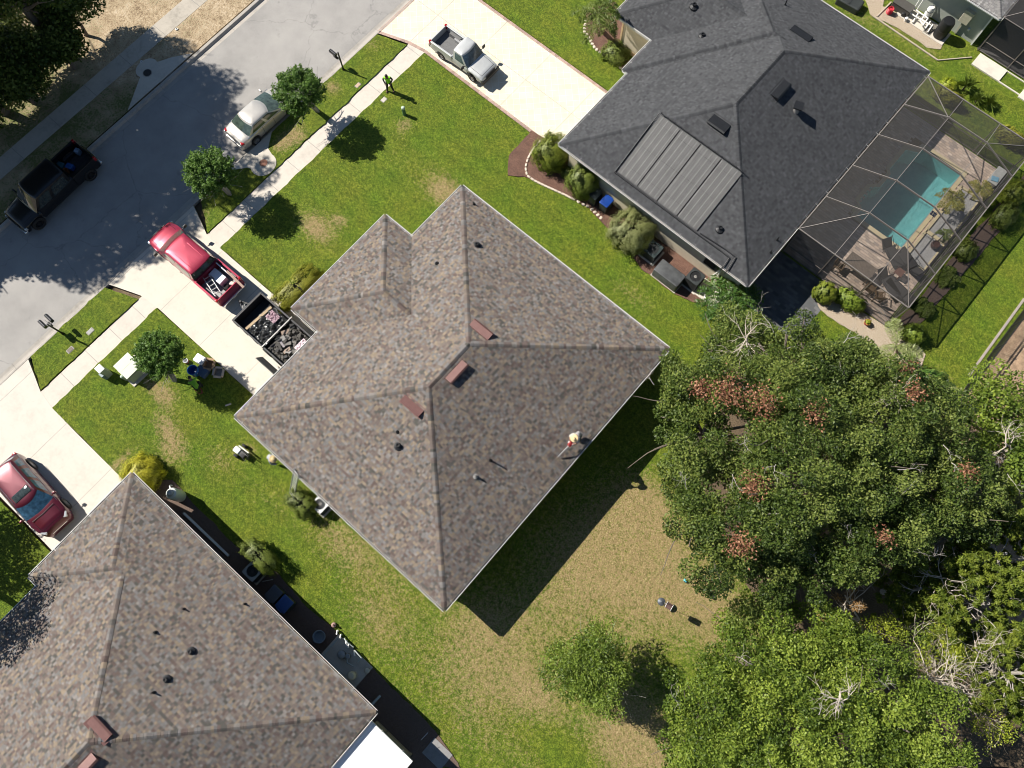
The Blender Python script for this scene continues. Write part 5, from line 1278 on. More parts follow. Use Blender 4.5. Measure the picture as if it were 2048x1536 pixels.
def cabin(t, pm, gm, xb, xf, wb, zb, xrb, xrf, wt, zt, bow=.12, doors=1, name='cabin', rear_glass=True, roofm=None, belt=.0):
    """greenhouse: belt outline (xb..xf, half width wb at zb) to roof outline (xrb..xrf, wt at zt)"""
    def ring(s, off=0):
        e = s ** 1.0; x0 = xb + (xrb - xb) * e; x1 = xf + (xrf - xf) * e; w_ = wb + (wt - wb) * (s ** 1.35); z = zb + (zt - zb) * s
        P = []
        for k in range(9): y = -1 + 2 * k / 8; P.append((x1 + off - bow * y * y, y * w_ * .985, z))
        for k in range(1, 12): u = k / 12; P.append((x1 - bow + (x0 + bow * .5 - x1 + bow) * u, w_ * (1 + .012 * math.sin(PI * u)) + off, z))
        for k in range(9): y = 1 - 2 * k / 8; P.append((x0 - off + bow * .5 * y * y, y * w_ * .985, z))
        for k in range(1, 12): u = k / 12; P.append((x0 + bow * .5 + (x1 - bow - x0 - bow * .5) * u, -w_ * (1 + .012 * math.sin(PI * u)) - off, z))
        return [Vector(p) for p in P]
    mb = MB(); R_ = [ring(-.0 + s) for s in (0, .25, .5, .75, .93)]; c = Vector(((xrb + xrf) / 2, 0, 0))
    top = ring(1)
    for q, h in ((1.0, 0), (.94, .028), (.8, .05), (.5, .065), (.15, .07)):
        R_.append([Vector((c.x + (p.x - c.x) * q, p.y * q, p.z + h)) for p in top])
    mb.loft(R_, True, False, True); o = mb.build(name, pm, t, True)
    def patch(nm, mat, i0, i1, s0, s1, off=.008, m=None, frac=None):
        g = MB(); rows = []
        for s in np.linspace(s0, s1, 4):
            r_ = ring(s, off); rows.append([r_[i % len(r_)] for i in range(i0, i1 + 1)])
        g.loft(rows, False); return g.build(nm, mat, t, True)
    patch('windscreen', gm, 0, 8, .05, .93)
    if rear_glass: patch('rear_window', gm, 20, 28, .12, .90)
    segs = [(10, 18)] if doors == 1 else [(9, 13), (14, 19)] if doors == 2 else [(9, 12), (13, 16), (17, 19)]
    for a, b_ in segs: patch('side_window', gm, a, b_, .14, .88, .010)
    for a, b_ in segs: patch('side_window', gm, 40 - (b_ - 0) + 8 - 0, 40 - a + 8, .14, .88, .010)
    return o
def mirrors(t, x, y, z, pm, s=1.0):
    for sg in (1, -1):
        mb = MB(); mb.tube([(x, sg * (y - .06), z - .04), (x - .02, sg * (y + .08), z)], .025, 6); mb.rbox(x - .02, sg * (y + .17 * s), z - .07, .10, .20 * s, .17 * s, .03); mb.build('wing_mirror', pm, t, True)
def lights(t, xf, xb, y, zf, zb_, m1=None, big=1.0, wrap=.12):
    for sg in (1, -1):
        mb = MB(); mb.rbox(xf - wrap * .5 - .13, sg * (y - .20), zf - .08, wrap + .06, .32, .17 * big, .04, rz=-sg * .35); mb.build('headlight', m1 or CLEARL, t, True)
        mb = MB(); mb.rbox(xb + .06, sg * (y - .07), zb_ - .14, .16, .16, .30 * big, .03); mb.build('tail_light', REDL, t, True)
def plate(t, x, z, s=-1):
    mb = MB(); mb.box(x, 0, z, .015, .30, .15); mb.build('number_plate', plain('plate_white', (.6, .6, .58), .5), t)

def pickup(name, label, loc, rz, L, W_, pm, gm, cab_len, hood, zr, bed_in, rimm=None, scale_h=1.0, bedm=None, wr=.39, ribs=False, chromeb=True, spokes=6, hoodz=1.12, doors=2, tail=True, bumpm=None, wrun=.62):
    t = thing(name, label, 'pickup truck', loc, rz); hw = W_ / 2; xf, xb = L / 2, -L / 2 + .12; bl = bed_in; xc = xb + bl + .12   # back of cab
    wf, wb_ = xf - .92, xb + bl * .52; zrail = zr
    mb = MB(); prof = [(xc, zrail - .02, zrail, .985), (xf - hood, hoodz - .03, hoodz + .05, .985), (xf - hood + .3, hoodz - .06, hoodz + .03, .98), (xf - .35, hoodz - .14, hoodz - .05, .96), (xf - .12, hoodz - .22, hoodz - .14, .93), (xf - .02, hoodz - .36, hoodz - .30, .89), (xf, hoodz - .5, hoodz - .46, .86)]
    sm_ = body_loft(mb, xc, xf, prof, hw, .42, [wf], wr + .07); mb.build('body', pm, t, True); seams(t, *sm_, xf - hood + .12, xf - .22, [xf - hood - .05, xf - hood - 1.05] if doors == 2 else [xf - hood - .05])
    cw = hw * .93
    cabin(t, pm, gm, xc + .02, xf - hood + .10, cw, hoodz - .03, xc + .05, xf - hood - wrun, cw * .84, zr + .62 * scale_h if zr + .62 * scale_h > 0 else 1.8, .10, doors)
    # bed
    for sg in (1, -1):
        poly = [(xb, .5)]; a0 = math.asin(min(.99, .1 / (wr + .07)))
        poly += [(wb_ + (wr + .07) * math.cos(PI - a), wr * .92 + (wr + .07) * math.sin(PI - a) * 1.0) for a in np.linspace(.15, PI - .15, 12)]
        poly += [(xc - .02, .5), (xc - .02, zrail), (xb, zrail)]
        mb = MB(); y0, y1 = sg * (hw - .075), sg * (hw - .005); n = len(poly)
        mb.add([(x, y0, z) for x, z in poly] + [(x, y1, z) for x, z in poly], [tuple(range(n)) if sg < 0 else tuple(range(n - 1, -1, -1)), tuple(range(n, 2 * n)) if sg > 0 else tuple(range(2 * n - 1, n - 1, -1))] + [(i, (i + 1) % n, n + (i + 1) % n, n + i) for i in range(n)])
        mb.box((xb + xc) / 2, sg * (hw - .06), zrail - .0, xc - xb - .03, .12, .03); mb.build('bed_side', pm, t, bevel=.012)
        mb = MB(); mb.box(wb_, sg * (hw - .19), .55, .95, .22, .30, taper=.1); mb.build('wheel_housing', bedm or BLKP, t, bevel=.02)
    mb = MB(); mb.box((xb + xc) / 2, 0, .52, xc - xb, W_ - .15, .05)
    for k in range(9): mb.box((xb + xc) / 2, -hw * .7 + k * hw * 1.4 / 8, .57, xc - xb - .1, .05, .012)
    mb.build('bed_floor', bedm or BLKP, t)
    mb = MB(); mb.box(xc - .05, 0, .52, .06, W_ - .15, zrail - .53); mb.build('bed_front_wall', pm, t)
    mb = MB(); mb.box(xb + .02, 0, .55, .07, W_ - .16, zrail - .56); mb.build('tailgate', pm, t, bevel=.012)
    for q in ((xb - .10, .16, .2, .04), (xf - .06, .22, .24, .06)): mb = MB(); mb.rbox(q[0], 0, .42, q[1], W_ * .95, q[2], q[3]); mb.build('bumper', bumpm or (CHROME if chromeb else BLKP), t, True)
    mb = MB(); mb.box(xf - .025, 0, .62, .05, W_ * .5, .28)
    for k in range(4): mb.box(xf + .005, 0, .65 + k * .065, .02, W_ * .48, .02)
    mb.build('grille', BLKP, t)
    mirrors(t, xf - hood - .15, hw, hoodz + .12, BLKP, 1.15); lights(t, xf - .02, xb - .03, hw, hoodz - .32, zrail - .12); plate(t, xb - .19, .48)
    for x in (wf, wb_):
        for sg in (1, -1): wheel(t, x, sg * (hw - .13), wr, .25, rimm, spokes)
    if ribs:
        mb = MB()
        for k in range(5): mb.rbox(xc + 1.0, (-2 + k) * .24, zr + .62 * scale_h + .045, 1.35, .05, .022, .02)
        mb.build('roof_rib', pm, t, True)
    return t, (xb, xc, zrail)
PRED = paint('red_pearl', (.33, .024, .055)); PBLK = paint('black_paint', (.007, .007, .008), .0, .3, .3); PSIL = paint('silver_beige', (.58, .55, .50), .45, .3); PWHT = paint('aged_silver', (.56, .57, .56), .25, .42, .4); PMAR = paint('maroon_pearl', (.10, .009, .020), .35, .3)

RT, (bx, bc, brl) = pickup('pickup_truck', 'red crew pickup with loaded bed backed onto the concrete driveway', (-27.36, 2.2, Z_WALK), PI + R(1), 6.3, 1.98, PRED, GLG, 2.1, 1.12, 1.28, 1.76, wrun=.78, doors=2, ribs=True, bedm=plain('grey_liner', (.30, .30, .29), .6, var=.2), wr=.40)
BT, (bx2, bc2, brl2) = pickup('pickup_truck', 'black crew pickup in tree shade with tools in its bed', (-37.72, -.12, Z_ROAD), -PI / 2 + R(2), 6.15, 2.02, PBLK, GLS, 2.4, 1.28, 1.32, 1.70, wrun=.55, rimm=plain('dark_rim', (.08, .08, .085), .3, .7), doors=2, chromeb=True, wr=.44, spokes=10)
TT, _b = pickup('pickup_truck', 'small old silver single cab pickup with empty bed on cream driveway', (-25.0, 23.22, Z_WALK), R(1), 4.55, 1.66, PWHT, GLV, 1.2, 1.27, 1.03, 1.76, wrun=.40, doors=1, chromeb=False, bedm=plain('bedliner_grey', (.15, .15, .15), .7, var=.2), wr=.33, scale_h=.95, hoodz=.98, spokes=5)
mb = MB(); mb.rbox(-.75, .55, .6, .85, .26, .22, .04); mb.build('bed_toolbox', plain('grey_box', (.32, .32, .32), .6), TT)

# silver sedan
def saloon(name, label, cat, loc, rz, L, W_, H_, pm, gm, zbelt, hood, boot, xr, wr=.33, suv=False, bow=.2, rimm=None, spokes=5):
    t = thing(name, label, cat, loc, rz); hw = W_ / 2; xf, xb = L / 2, -L / 2; wf, wb_ = xf - .93, xb + .98
    zb = zbelt
    if not suv: prof = [(xb, .55, .58, .80), (xb + .06, zb - .12, zb - .08, .86), (xb + .25, zb - .04, zb + .02, .93), (xb + boot, zb, zb + .06, .985), (0, zb, zb + .05, 1), (xf - hood, zb - .04, zb + .04, .99), (xf - .6, zb - .2, zb - .09, .95), (xf - .2, zb - .32, zb - .22, .87), (xf - .05, .55, .60, .78), (xf, .45, .48, .72)]
    else: prof = [(xb, .7, .72, .84), (xb + .08, zb - .1, zb - .06, .9), (xb + .3, zb, zb + .03, .96), (0, zb, zb + .05, 1), (xf - hood, zb - .03, zb + .08, .99), (xf - .5, zb - .14, zb + .0, .95), (xf - .16, zb - .28, zb - .14, .86), (xf - .03, .62, .68, .76), (xf, .5, .52, .72)]
    mb = MB(); sm_ = body_loft(mb, xb, xf, prof, hw, .26, [wf, wb_], wr + .05, .06); mb.build('body', pm, t, True); seams(t, *sm_, xf - hood + .2, xf - .3, [xf - hood - .1, xf - hood - 1.05, xf - hood - 1.95])
    cabin(t, pm, gm, xb + (boot - .05 if not suv else .16), xf - hood + .12, hw * .92, zb - .02, xb + xr[0], xf - xr[1], hw * .70, H_ - .07, bow, 3 if suv else 2)
    for sg in (1, -1):
        mb = MB(); pts = []
        for x, y, z in ((xb + .3 if suv else xb + boot * .9, .94, zb + .01), (0, .965, zb + .02), (xf - hood + .1, .935, zb + .0)): pts.append((x, sg * y * hw, z))
        mb.tube(pts, .012, 5); mb.build('window_trim', CHROME, t)
    mirrors(t, xf - hood - .25, hw * .95, zb + .08, pm, .9)
    for sg in (1, -1):
        mb = MB(); mb.rbox(xf - .28, sg * (hw * .70), zb - .34 if not suv else zb - .30, .34, .22, .12, .04, rz=-sg * .6); mb.build('headlight', CLEARL, t, True)
        mb = MB(); mb.rbox(xb + .16, sg * (hw * .78), zb - .20, .22, .26, .13, .04, rz=sg * .5); mb.build('tail_light', REDL, t, True)
    mb = MB(); mb.rbox(xf - .06, 0, .42, .10, W_ * .5, .2, .03); mb.build('grille', CHROME if suv else BLKP, t, True)
    mb = MB(); mb.rbox(xb + .02, 0, .32, .16, W_ * .78, .26, .06); mb.build('bumper', pm, t, True); plate(t, xb - .07, .55)
    mb = MB(); mb.tube([(xf - hood + .16, -hw * .7, zb + .06), (xf - hood + .22, 0, zb + .08), (xf - hood + .16, hw * .7, zb + .06)], .018, 5); mb.build('wiper_cowl', BLKP, t)
    for x in (wf, wb_):
        for sg in (1, -1): wheel(t, x, sg * (hw - .10), wr, .2, rimm, spokes)
    return t
SD = saloon('sedan', 'pale silver sedan parked at kerb under the round tree', 'car', (-31.72, 11.82, Z_ROAD + .01), PI / 2 - R(1), 4.85, 1.84, 1.47, PSIL, GLG, .98, 1.17, .60, (1.2, 2.1), bow=.22)
SV = saloon('sport_utility_vehicle', 'dark red family car with sunroof nosed up to lower left house', 'car', (-24.05, -13.08, Z_WALK + .01), R(-3), 5.0, 1.98, 1.76, PMAR, GLB, 1.10, 1.2, .3, (.55, 1.8), wr=.37, suv=True, bow=.26, spokes=8)
mb = MB(); mb.rbox(.12, 0, 1.748, .46, 1.02, .028, .05); mb.build('sunroof', GLS, SV, True)
mb = MB()
for sg in (1, -1): mb.tube([(-1.7, sg * .60, 1.72), (-1.5, sg * .60, 1.77), (.2, sg * .60, 1.77), (.4, sg * .60, 1.72)], .014, 6)
mb.build('roof_rail', CHROME, SV)

# things riding in the truck beds (each its own object, placed in world coordinates)
WOODM = plain('old_board', (.36, .25, .2), .85, var=.25, scale=10); CARD = plain('cardboard', (.36, .24, .14), .85, var=.12); BLUE = plain('blue_plastic', (.02, .10, .32), .35, var=.15); WHP = plain('white_plastic', (.8, .8, .82), .4, var=.05)
BROWNP = plain('brown_panel', (.19, .10, .08), .7, var=.3)
def single(name, label, cat, mb, m, loc, rz=0, smooth=False, bevel=0, group=None):
    o = mb.build(name, m, None, smooth, loc, rz, bevel); return tag(o, label, cat, group)
zb0 = Z_WALK + .59
def bed(px, py, z=.75): x, y = at(px, py, z); return (x, y, zb0)
mb = MB(); mb.rbox(0, 0, 0, .42, .6, .38, .03); single('storage_bin', 'blue bin against the cab in red pickup bed', 'bin', mb, BLUE, bed(419, 534), 0, True)
for i, (px, py, sx, sy, h, lb) in enumerate([(433, 550, .55, .5, .42, 'lavender white box next to the blue bin in red pickup bed'), (443, 560, .5, .55, .46, 'brightest white box in middle of red pickup bed')]):
    mb = MB(); mb.rbox(0, 0, 0, sx, sy, h, .02); mb.box(0, 0, h, sx * .98, .05, .004); single('carton', lb, 'box', mb, WHP, bed(px, py), R(4), True)
def ladder(name, label, p0, p1, width, n, parent_m, two=True, cat='ladder'):
    p0, p1 = Vector(p0), Vector(p1); d = (p1 - p0).normalized(); s = d.cross(Vector((0, 0, 1))).normalized(); t = thing(name, label, cat, (p0.x, p0.y, p0.z)); u = s.cross(d).normalized()
    for sg in (1, -1):
        mb = MB(); a, b_ = s * sg * width / 2, (p1 - p0) + s * sg * width / 2
        V_ = [q + s * x * .013 + u * y * .035 for q in (a, b_) for x, y in ((-1, -1), (1, -1), (1, 1), (-1, 1))]; mb.add(V_, [(3, 2, 1, 0), (4, 5, 6, 7), (0, 1, 5, 4), (1, 2, 6, 5), (2, 3, 7, 6), (3, 0, 4, 7)]); mb.build('rail', parent_m, t)
    L = (p1 - p0).length
    for k in range(n):
        mb = MB(); q = d * (L * (k + .5) / n); mb.tube([q - s * width / 2, q + s * width / 2], .018 if width < .5 else .02, 6); mb.build('rung', parent_m, t)
    return t
ALU = plain('aluminium', (.62, .62, .62), .3, .6, var=.1)
a, b_ = at(412, 552, 1.1), at(437, 590, 1.1); ladder('step_ladder', 'short aluminium step ladder lying in red pickup bed', (a[0], a[1], 1.12), (b_[0], b_[1], 1.2), .38, 5, ALU)
mb = MB(); mb.box(0, 0, 0, 1.5, .14, .04); o = single('board', 'long brown board over the red pickup side', 'board', mb, WOODM, (*at(470, 558, 1.35), 1.30), R(-3))
mb = MB(); mb.box(0, 0, 0, 1.2, .06, .22, rx=.3); single('panel_offcut', 'pale grey trim strip inside red pickup bed side', 'board', mb, WHP, (*at(449, 538, 1.1), 1.02), 0)
mb = MB(); mb.rbox(0, 0, 0, .3, .22, .2, .04); single('cooler', 'small white and brown jug at tailgate of red pickup', 'cooler', mb, plain('cream_box', (.7, .6, .5), .6), bed(463, 566), R(30), True)
mb = MB(); mb.rbox(0, 0, 0, .5, .4, .3, .06); single('tool_bag', 'dark green tool bag at left in red pickup bed', 'bag', mb, plain('dark_green_cloth', (.02, .05, .03), .9), bed(405, 551), 0, True)
mb = MB(); mb.rbox(0, 0, 0, .3, .35, .22, .08); single('tool_bag', 'black bag behind white box in red pickup bed', 'bag', mb, plain('black_cloth', (.015, .015, .015), .9), bed(452, 574), .5, True)
zb1 = Z_ROAD + .62
for nm, lb, px, py, sx, sy, h, m in (('tool_box', 'blue tool box in black pickup bed', 134, 328, .45, .35, .3, BLUE), ('tool_box', 'teal case near cab in black pickup bed', 114, 325, .5, .4, .28, plain('teal_plastic', (.02, .10, .12), .5)),
        ('bucket', 'orange bucket in black pickup bed', 127, 336, .3, .3, .32, plain('orange_plastic', (.35, .12, .04), .5)), ('bottle_crate', 'pale blue jug at tailgate of black pickup', 150, 297, .3, .3, .35, plain('pale_blue', (.25, .33, .42), .5))):
    mb = MB()
    if nm == 'bucket': mb.lathe([(.12, 0), (.15, h), (.14, h), (.115, .03)], (0, 0, 0), 16); mb.tube([(.15, 0, h), (.1, 0, h + .12), (-.1, 0, h + .12), (-.15, 0, h)], .006, 5)
    else: mb.rbox(0, 0, 0, sx, sy, h, .03); mb.tube([(-.12, 0, h), (-.1, 0, h + .05), (.1, 0, h + .05), (.12, 0, h)], .012, 5)
    single(nm, lb, 'tool box' if nm == 'tool_box' else nm.replace('_', ' '), mb, m, (*at(px, py, 1.0), zb1), R(20), True)

# dump trailer behind the red pickup
TR = thing('utility_trailer', 'black high sided dump trailer full of tarps and roofing debris', 'trailer', (-20.2, 2.22, Z_WALK), 0)
TBLK = plain('trailer_black', (.03, .031, .033), .55, .1, var=.35, scale=8); hl, hwt = 2.5, 1.10
for sg, nm in ((1, 'side_wall'), (-1, 'side_wall')):
    mb = MB(); mb.box(0, sg * hwt, .62, 2 * hl, .04, .75); mb.box(0, sg * hwt, 1.36, 2 * hl, .09, .05)
    for k in range(7): mb.box(-hl + .1 + k * .8, sg * (hwt + .04), .62, .05, .05, .74)
    mb.build(nm, TBLK, TR)
mb = MB(); mb.box(-hl, 0, .62, .05, 2 * hwt, .75); mb.box(-hl, 0, 1.36, .12, 2 * hwt + .08, .06); mb.build('front_wall', TBLK, TR)
mb = MB(); mb.box(0, 0, .56, 2 * hl, 2 * hwt, .06); mb.box(0, .5, .42, 2 * hl, .1, .14); mb.box(0, -.5, .42, 2 * hl, .1, .14); mb.build('bed', TBLK, TR)
mb = MB(); mb.box(-.08, 0, 1.42, .05, 2 * hwt + .3, .05); mb.build('cross_bar', plain('grey_steel', (.4, .4, .38), .5, .4), TR)
for sg in (1, -1):
    mb = MB(); mb.box(1.15, sg * (hwt + .42), .75, 2.2, .05, .62, rx=-sg * .5); mb.build('side_gate', plain('faded_black', (.10, .10, .095), .6, var=.3), TR)
    for x in (-.1, .75): wheel(TR, x, sg * (hwt + .0), .35, .2, plain('white_rim', (.5, .5, .5), .5))
mb = MB(); mb.tube([(-hl, .45, .5), (-hl - 1.1, 0, .5)], .05, 6); mb.tube([(-hl, -.45, .5), (-hl - 1.1, 0, .5)], .05, 6); mb.build('drawbar', TBLK, TR)
mb = MB(); mb.tube([(-hl - .75, 0, .1), (-hl - .75, 0, .95)], .035, 8); mb.rbox(-hl - .75, 0, .95, .14, .14, .06, .03); mb.box(-hl - .45, .0, .55, .35, .4, .12); mb.build('jack', TBLK, TR)
mb = MB()
for k in range(2): mb.tube([(-hl - .2, -.3 + k * .2, .75), (-hl - .55, -.1 + k * .15, .85)], .022, 6)
mb.build('strut', plain('pale_steel', (.7, .7, .7), .3, .5), TR)
def cloth(name, label, cat, x0, x1, y0, y1, z, amp, m, seed, n=34, fold=1.0, loc=(0, 0)):
    r = np.random.RandomState(seed); V = []; ph = r.uniform(0, 6, (8, 4))
    for i in range(n + 1):
        for j in range(n + 1):
            u, v = i / n, j / n; h = 0
            for k in range(8): h += math.sin(u * (3 + k * 2.3) * fold * math.cos(ph[k, 2]) * 2 + v * (3 + k * 2.1) * fold * math.sin(ph[k, 2]) * 2 + ph[k, 0]) / (1 + k * .6)
            e = min(1, 6 * min(u, 1 - u, v, 1 - v) + .25)
            V.append((x0 + (x1 - x0) * u + r.normal(0, .006), y0 + (y1 - y0) * v + r.normal(0, .006), z + amp * abs(h) * e + r.normal(0, amp * .06)))
    F_ = [(i * (n + 1) + j, (i + 1) * (n + 1) + j, (i + 1) * (n + 1) + j + 1, i * (n + 1) + j + 1) for i in range(n) for j in range(n)]
    o = newmesh(name, V, F_, m, None, False, loc); s = o.modifiers.new('thick', 'SOLIDIFY'); s.thickness = .006; return tag(o, label, cat)
TARP = plain('black_tarp', (.035, .036, .036), .28, var=.4, spec=.7); TARP2 = plain('torn_felt', (.075, .07, .062), .7, var=.5, scale=5)
cloth('tarpaulin', 'glossy black tarpaulin crumpled in front half of the trailer', 'tarp', -22.0, -20.4, 1.2, 3.2, .95, .10, TARP, 3, fold=1.6)
cloth('roofing_felt', 'grey torn roofing felt heaped in rear half of trailer', 'debris', -20.15, -17.8, 1.2, 3.2, .95, .13, TARP2, 5, fold=2.2)
cloth('plastic_wrap', 'pale pink shingle wrappers heaped on trailer debris', 'wrapping', -18.95, -18.15, 2.25, 3.0, 1.22, .07, plain('pale_pink_wrap', (.62, .50, .55), .5, var=.2), 7, 18, 1.2)
cloth('plastic_wrap', 'thin pink wrapper sheet at front right of trailer', 'wrapping', -21.6, -20.9, 2.5, 3.05, 1.12, .05, plain('dull_pink_wrap', (.36, .24, .28), .6, var=.4), 8, 14, 1.4)
mb = MB(); mb.box(0, 0, 0, .16, 1.9, .05); single('board', 'tan board lying across the front of the black trailer', 'board', mb, plain('tan_board', (.40, .30, .19), .8, var=.2), (-21.85, 2.2, 1.02), R(-4))
rng = random.Random(9); mb = MB()
for k in range(60):
    x, y = rng.uniform(-2.0, .2), rng.uniform(-.9, .9); mb.box(x + .9, y, .02 + rng.uniform(0, .12), rng.uniform(.15, .5), rng.uniform(.12, .3), .012, rng.uniform(0, 3), rng.uniform(-.5, .5), rng.uniform(-.5, .5), col=rng.choice([(.08, .075, .07), (.16, .15, .14), (.26, .25, .24), (.26, .2, .16), (.05, .05, .05), (.36, .33, .34)]))
o = single('shingle_scraps', 'heap of torn old shingle scraps in rear of trailer', 'debris', mb, colmat('scraps', .85, 40), (-19.0, 2.2, 1.06)); o['kind'] = 'stuff'

# ---------------------------------------------------------------- people
SKIN = plain('skin', (.30, .17, .11), .55, var=.08)
def person(label, loc, rz, J, wear, hat=None, hair=(.012, .01, .01), seed=0):
    """J: joint name -> (x forward, y left, z up); one continuous skinned body, clothes as offset copies of its surface"""
    t = thing('person', label, 'person', loc, rz)
    order = ['pelvis', 'waist', 'chest', 'neck', 'chin', 'head']
    V, Rr, E_ = [], [], []; idx = {}
    def av(n, p, r): idx[n] = len(V); V.append(Vector(p)); Rr.append(r); return idx[n]
    rad = {'pelvis': .125, 'waist': .12, 'chest': .135, 'neck': .052, 'chin': .075, 'head': .085}
    prev = None
    for n in order:
        i = av(n, J[n], rad[n]);
        if prev is not None: E_.append((prev, i))
        prev = i
    fd = (Vector(J['face']) if 'face' in J else Vector((1, 0, 0))).normalized()
    i = av('nose', (Vector(J['chin']) + Vector(J['head'])) / 2 + fd * .11, .016); E_.append((idx['chin'], i))
    for s in 'LR':
        for a, b_, r in (('chest', 'sh' + s, .062), ('sh' + s, 'el' + s, .044), ('el' + s, 'wr' + s, .030)): i = av(b_, J[b_], r); E_.append((idx[a], i))
        el, wr = Vector(J['el' + s]), Vector(J['wr' + s]); d = (wr - el).normalized(); sd_ = d.cross(Vector((0, 0, 1))); sd_ = sd_.normalized() if sd_.length > .1 else Vector((0, 1, 0)); up = sd_.cross(d)
        pm = av('palm' + s, wr + d * .075, .026); E_.append((idx['wr' + s], pm))
        for k, (o, l) in enumerate(((-.032, .07), (-.011, .085), (.011, .08), (.032, .065))):
            a = av('f%s%d' % (s, k), V[pm] + d * .035 + sd_ * o, .0095); b_ = av('g%s%d' % (s, k), V[pm] + d * (.035 + l * .55) + sd_ * o * 1.15 - up * .02, .0085); c_ = av('h%s%d' % (s, k), V[pm] + d * (.03 + l * .75) + sd_ * o * 1.1 - up * .055, .0075); E_ += [(pm, a), (a, b_), (b_, c_)]
        a = av('t' + s, wr + d * .035 + sd_ * .045 - up * .01, .011); b_ = av('u' + s, wr + d * .085 + sd_ * .06 - up * .03, .009); E_ += [(idx['wr' + s], a), (a, b_)]
        for a, b_, r in (('pelvis', 'hip' + s, .09), ('hip' + s, 'kn' + s, .062), ('kn' + s, 'an' + s, .042), ('an' + s, 'toe' + s, .036)): i = av(b_, J[b_], r); E_.append((idx[a], i))
    me = bpy.data.meshes.new('person'); me.from_pydata([tuple(v) for v in V], E_, []); o = bpy.data.objects.new('body', me); COL.objects.link(o)
    md = o.modifiers.new('skin', 'SKIN'); md.use_smooth_shade = True
    for i, r in enumerate(Rr): me.skin_vertices[0].data[i].radius = (r, r * (.78 if i == idx['chest'] or i == idx['pelvis'] else 1))
    me.skin_vertices[0].data[0].use_root = True
    s2 = o.modifiers.new('sub', 'SUBSURF'); s2.levels = s2.render_levels = 1
    dg = bpy.context.evaluated_depsgraph_get(); ev = o.evaluated_get(dg); bm_ = bpy.data.meshes.new_from_object(ev); o.modifiers.clear(); o.data = bm_; o.parent = t; bm_.materials.clear(); bm_.materials.append(SKIN)
    reg = {}; bones = [(E_[k], [n for n, i in idx.items() if i == E_[k][1]][0]) for k in range(len(E_))]
    def region(n):
        if n[:2] == 'sh' or n in ('chest',): return 'torso'
        if n == 'waist': return 'torso'
        if n[:2] == 'el': return 'arm'
        if n[:2] == 'wr': return 'fore'
        if n[:3] == 'hip' or n[:2] == 'kn': return 'leg'
        if n[:2] == 'an': return 'shin'
        if n[:3] == 'toe': return 'foot'
        if n[0] in 'pfghtu' and n != 'pelvis': return 'hand'
        return 'head'
    C_ = []
    for p in bm_.polygons:
        c = p.center; best = None
        for (a, b_), n in bones:
            A_, B_ = V[a], V[b_]; d = B_ - A_; u = max(0, min(1, (c - A_).dot(d) / max(1e-9, d.length_squared))); q = (c - A_ - d * u).length - .5 * (Rr[a] * (1 - u) + Rr[b_] * u)
            if best is None or q < best[0]: best = (q, n)
        C_.append(region(best[1]))
    pel = Vector(J['pelvis'])
    for nm, regs, off, mm in wear:
        fs = [p for p, rg in zip(bm_.polygons, C_) if rg in regs]
        if not fs: continue
        used = sorted({v for p in fs for v in p.vertices}); mp = {v: i for i, v in enumerate(used)}
        VV = [bm_.vertices[v].co + bm_.vertices[v].normal * off for v in used]; newmesh(nm, VV, [tuple(mp[v] for v in p.vertices) for p in fs], mm, t, True)
    hp = Vector(J['head']); ax = (Vector(J['head']) - Vector(J['chin'])).normalized(); q = ax.to_track_quat('Z', 'Y').to_matrix()
    mb = MB()
    if hat:
        mb.lathe([(.20, -.01), (.215, -.02), (.15, .0), (.098, .012), (.095, .06), (.088, .10), (.05, .118), (.001, .11)], (0, 0, 0), 20, cap=False); mb.v = [tuple(q @ Vector(p) + hp + ax * .02) for p in mb.v]; o2 = mb.build('hat', hat, t, True)
    else:
        mb.ball((0, 0, 0), .098, 12, 1.0); mb.v = [tuple(q @ Vector(p) + hp - fd * .012 + ax * .012) for p in mb.v]; mb.build('hair', plain('black_hair', hair, .7), t, True)
    mb = MB(); sd_ = fd.cross(ax).normalized(); m_ = (Vector(J['chin']) + Vector(J['head'])) / 2
    for sg in (1, -1): mb.ball(tuple(m_ + fd * .078 + sd_ * sg * .03 + ax * .02), .011, 6)
    mb.build('eyes', plain('eye_dark', (.02, .015, .01), .2), t, True)
    return t
def stand(hunch=0, spread=.16, arms='down'):
    J = {'pelvis': (0, 0, .93), 'waist': (0, 0, 1.08), 'chest': (.01 + hunch * .5, 0, 1.32), 'neck': (.02 + hunch, 0, 1.50), 'chin': (.04 + hunch * 1.4, 0, 1.58), 'head': (.05 + hunch * 1.6, 0, 1.68)}
    for s, g_ in (('L', 1), ('R', -1)):
        J.update({'sh' + s: (.01 + hunch * .6, g_ * .19, 1.41), 'el' + s: (.0, g_ * .29, 1.15), 'wr' + s: (.14, g_ * .19, .98), 'hip' + s: (0, g_ * .10, .88), 'kn' + s: (.03, g_ * spread, .48), 'an' + s: (0, g_ * (spread + .06), .07), 'toe' + s: (.17, g_ * (spread + .09), .035)})
    return J
HIVIS = plain('hi_vis_green', (.32, .85, .03), .6, var=.1); DKC = plain('dark_trousers', (.015, .02, .017), .85, var=.2); BOOT = plain('brown_boots', (.10, .055, .035), .7); DKS = plain('dark_sleeve', (.02, .03, .03), .8)
p1 = person('person in bright hi-vis vest standing on the sidewalk edge near silver pickup', (-27.08, 18.5, Z_LAWN), R(-49), stand(.06, .14), [('sleeves', ('arm', 'fore'), .010, DKS), ('hi_vis_vest', ('torso',), .022, HIVIS), ('trousers', ('leg', 'shin'), .014, DKC), ('boots', ('foot',), .010, BOOT)])
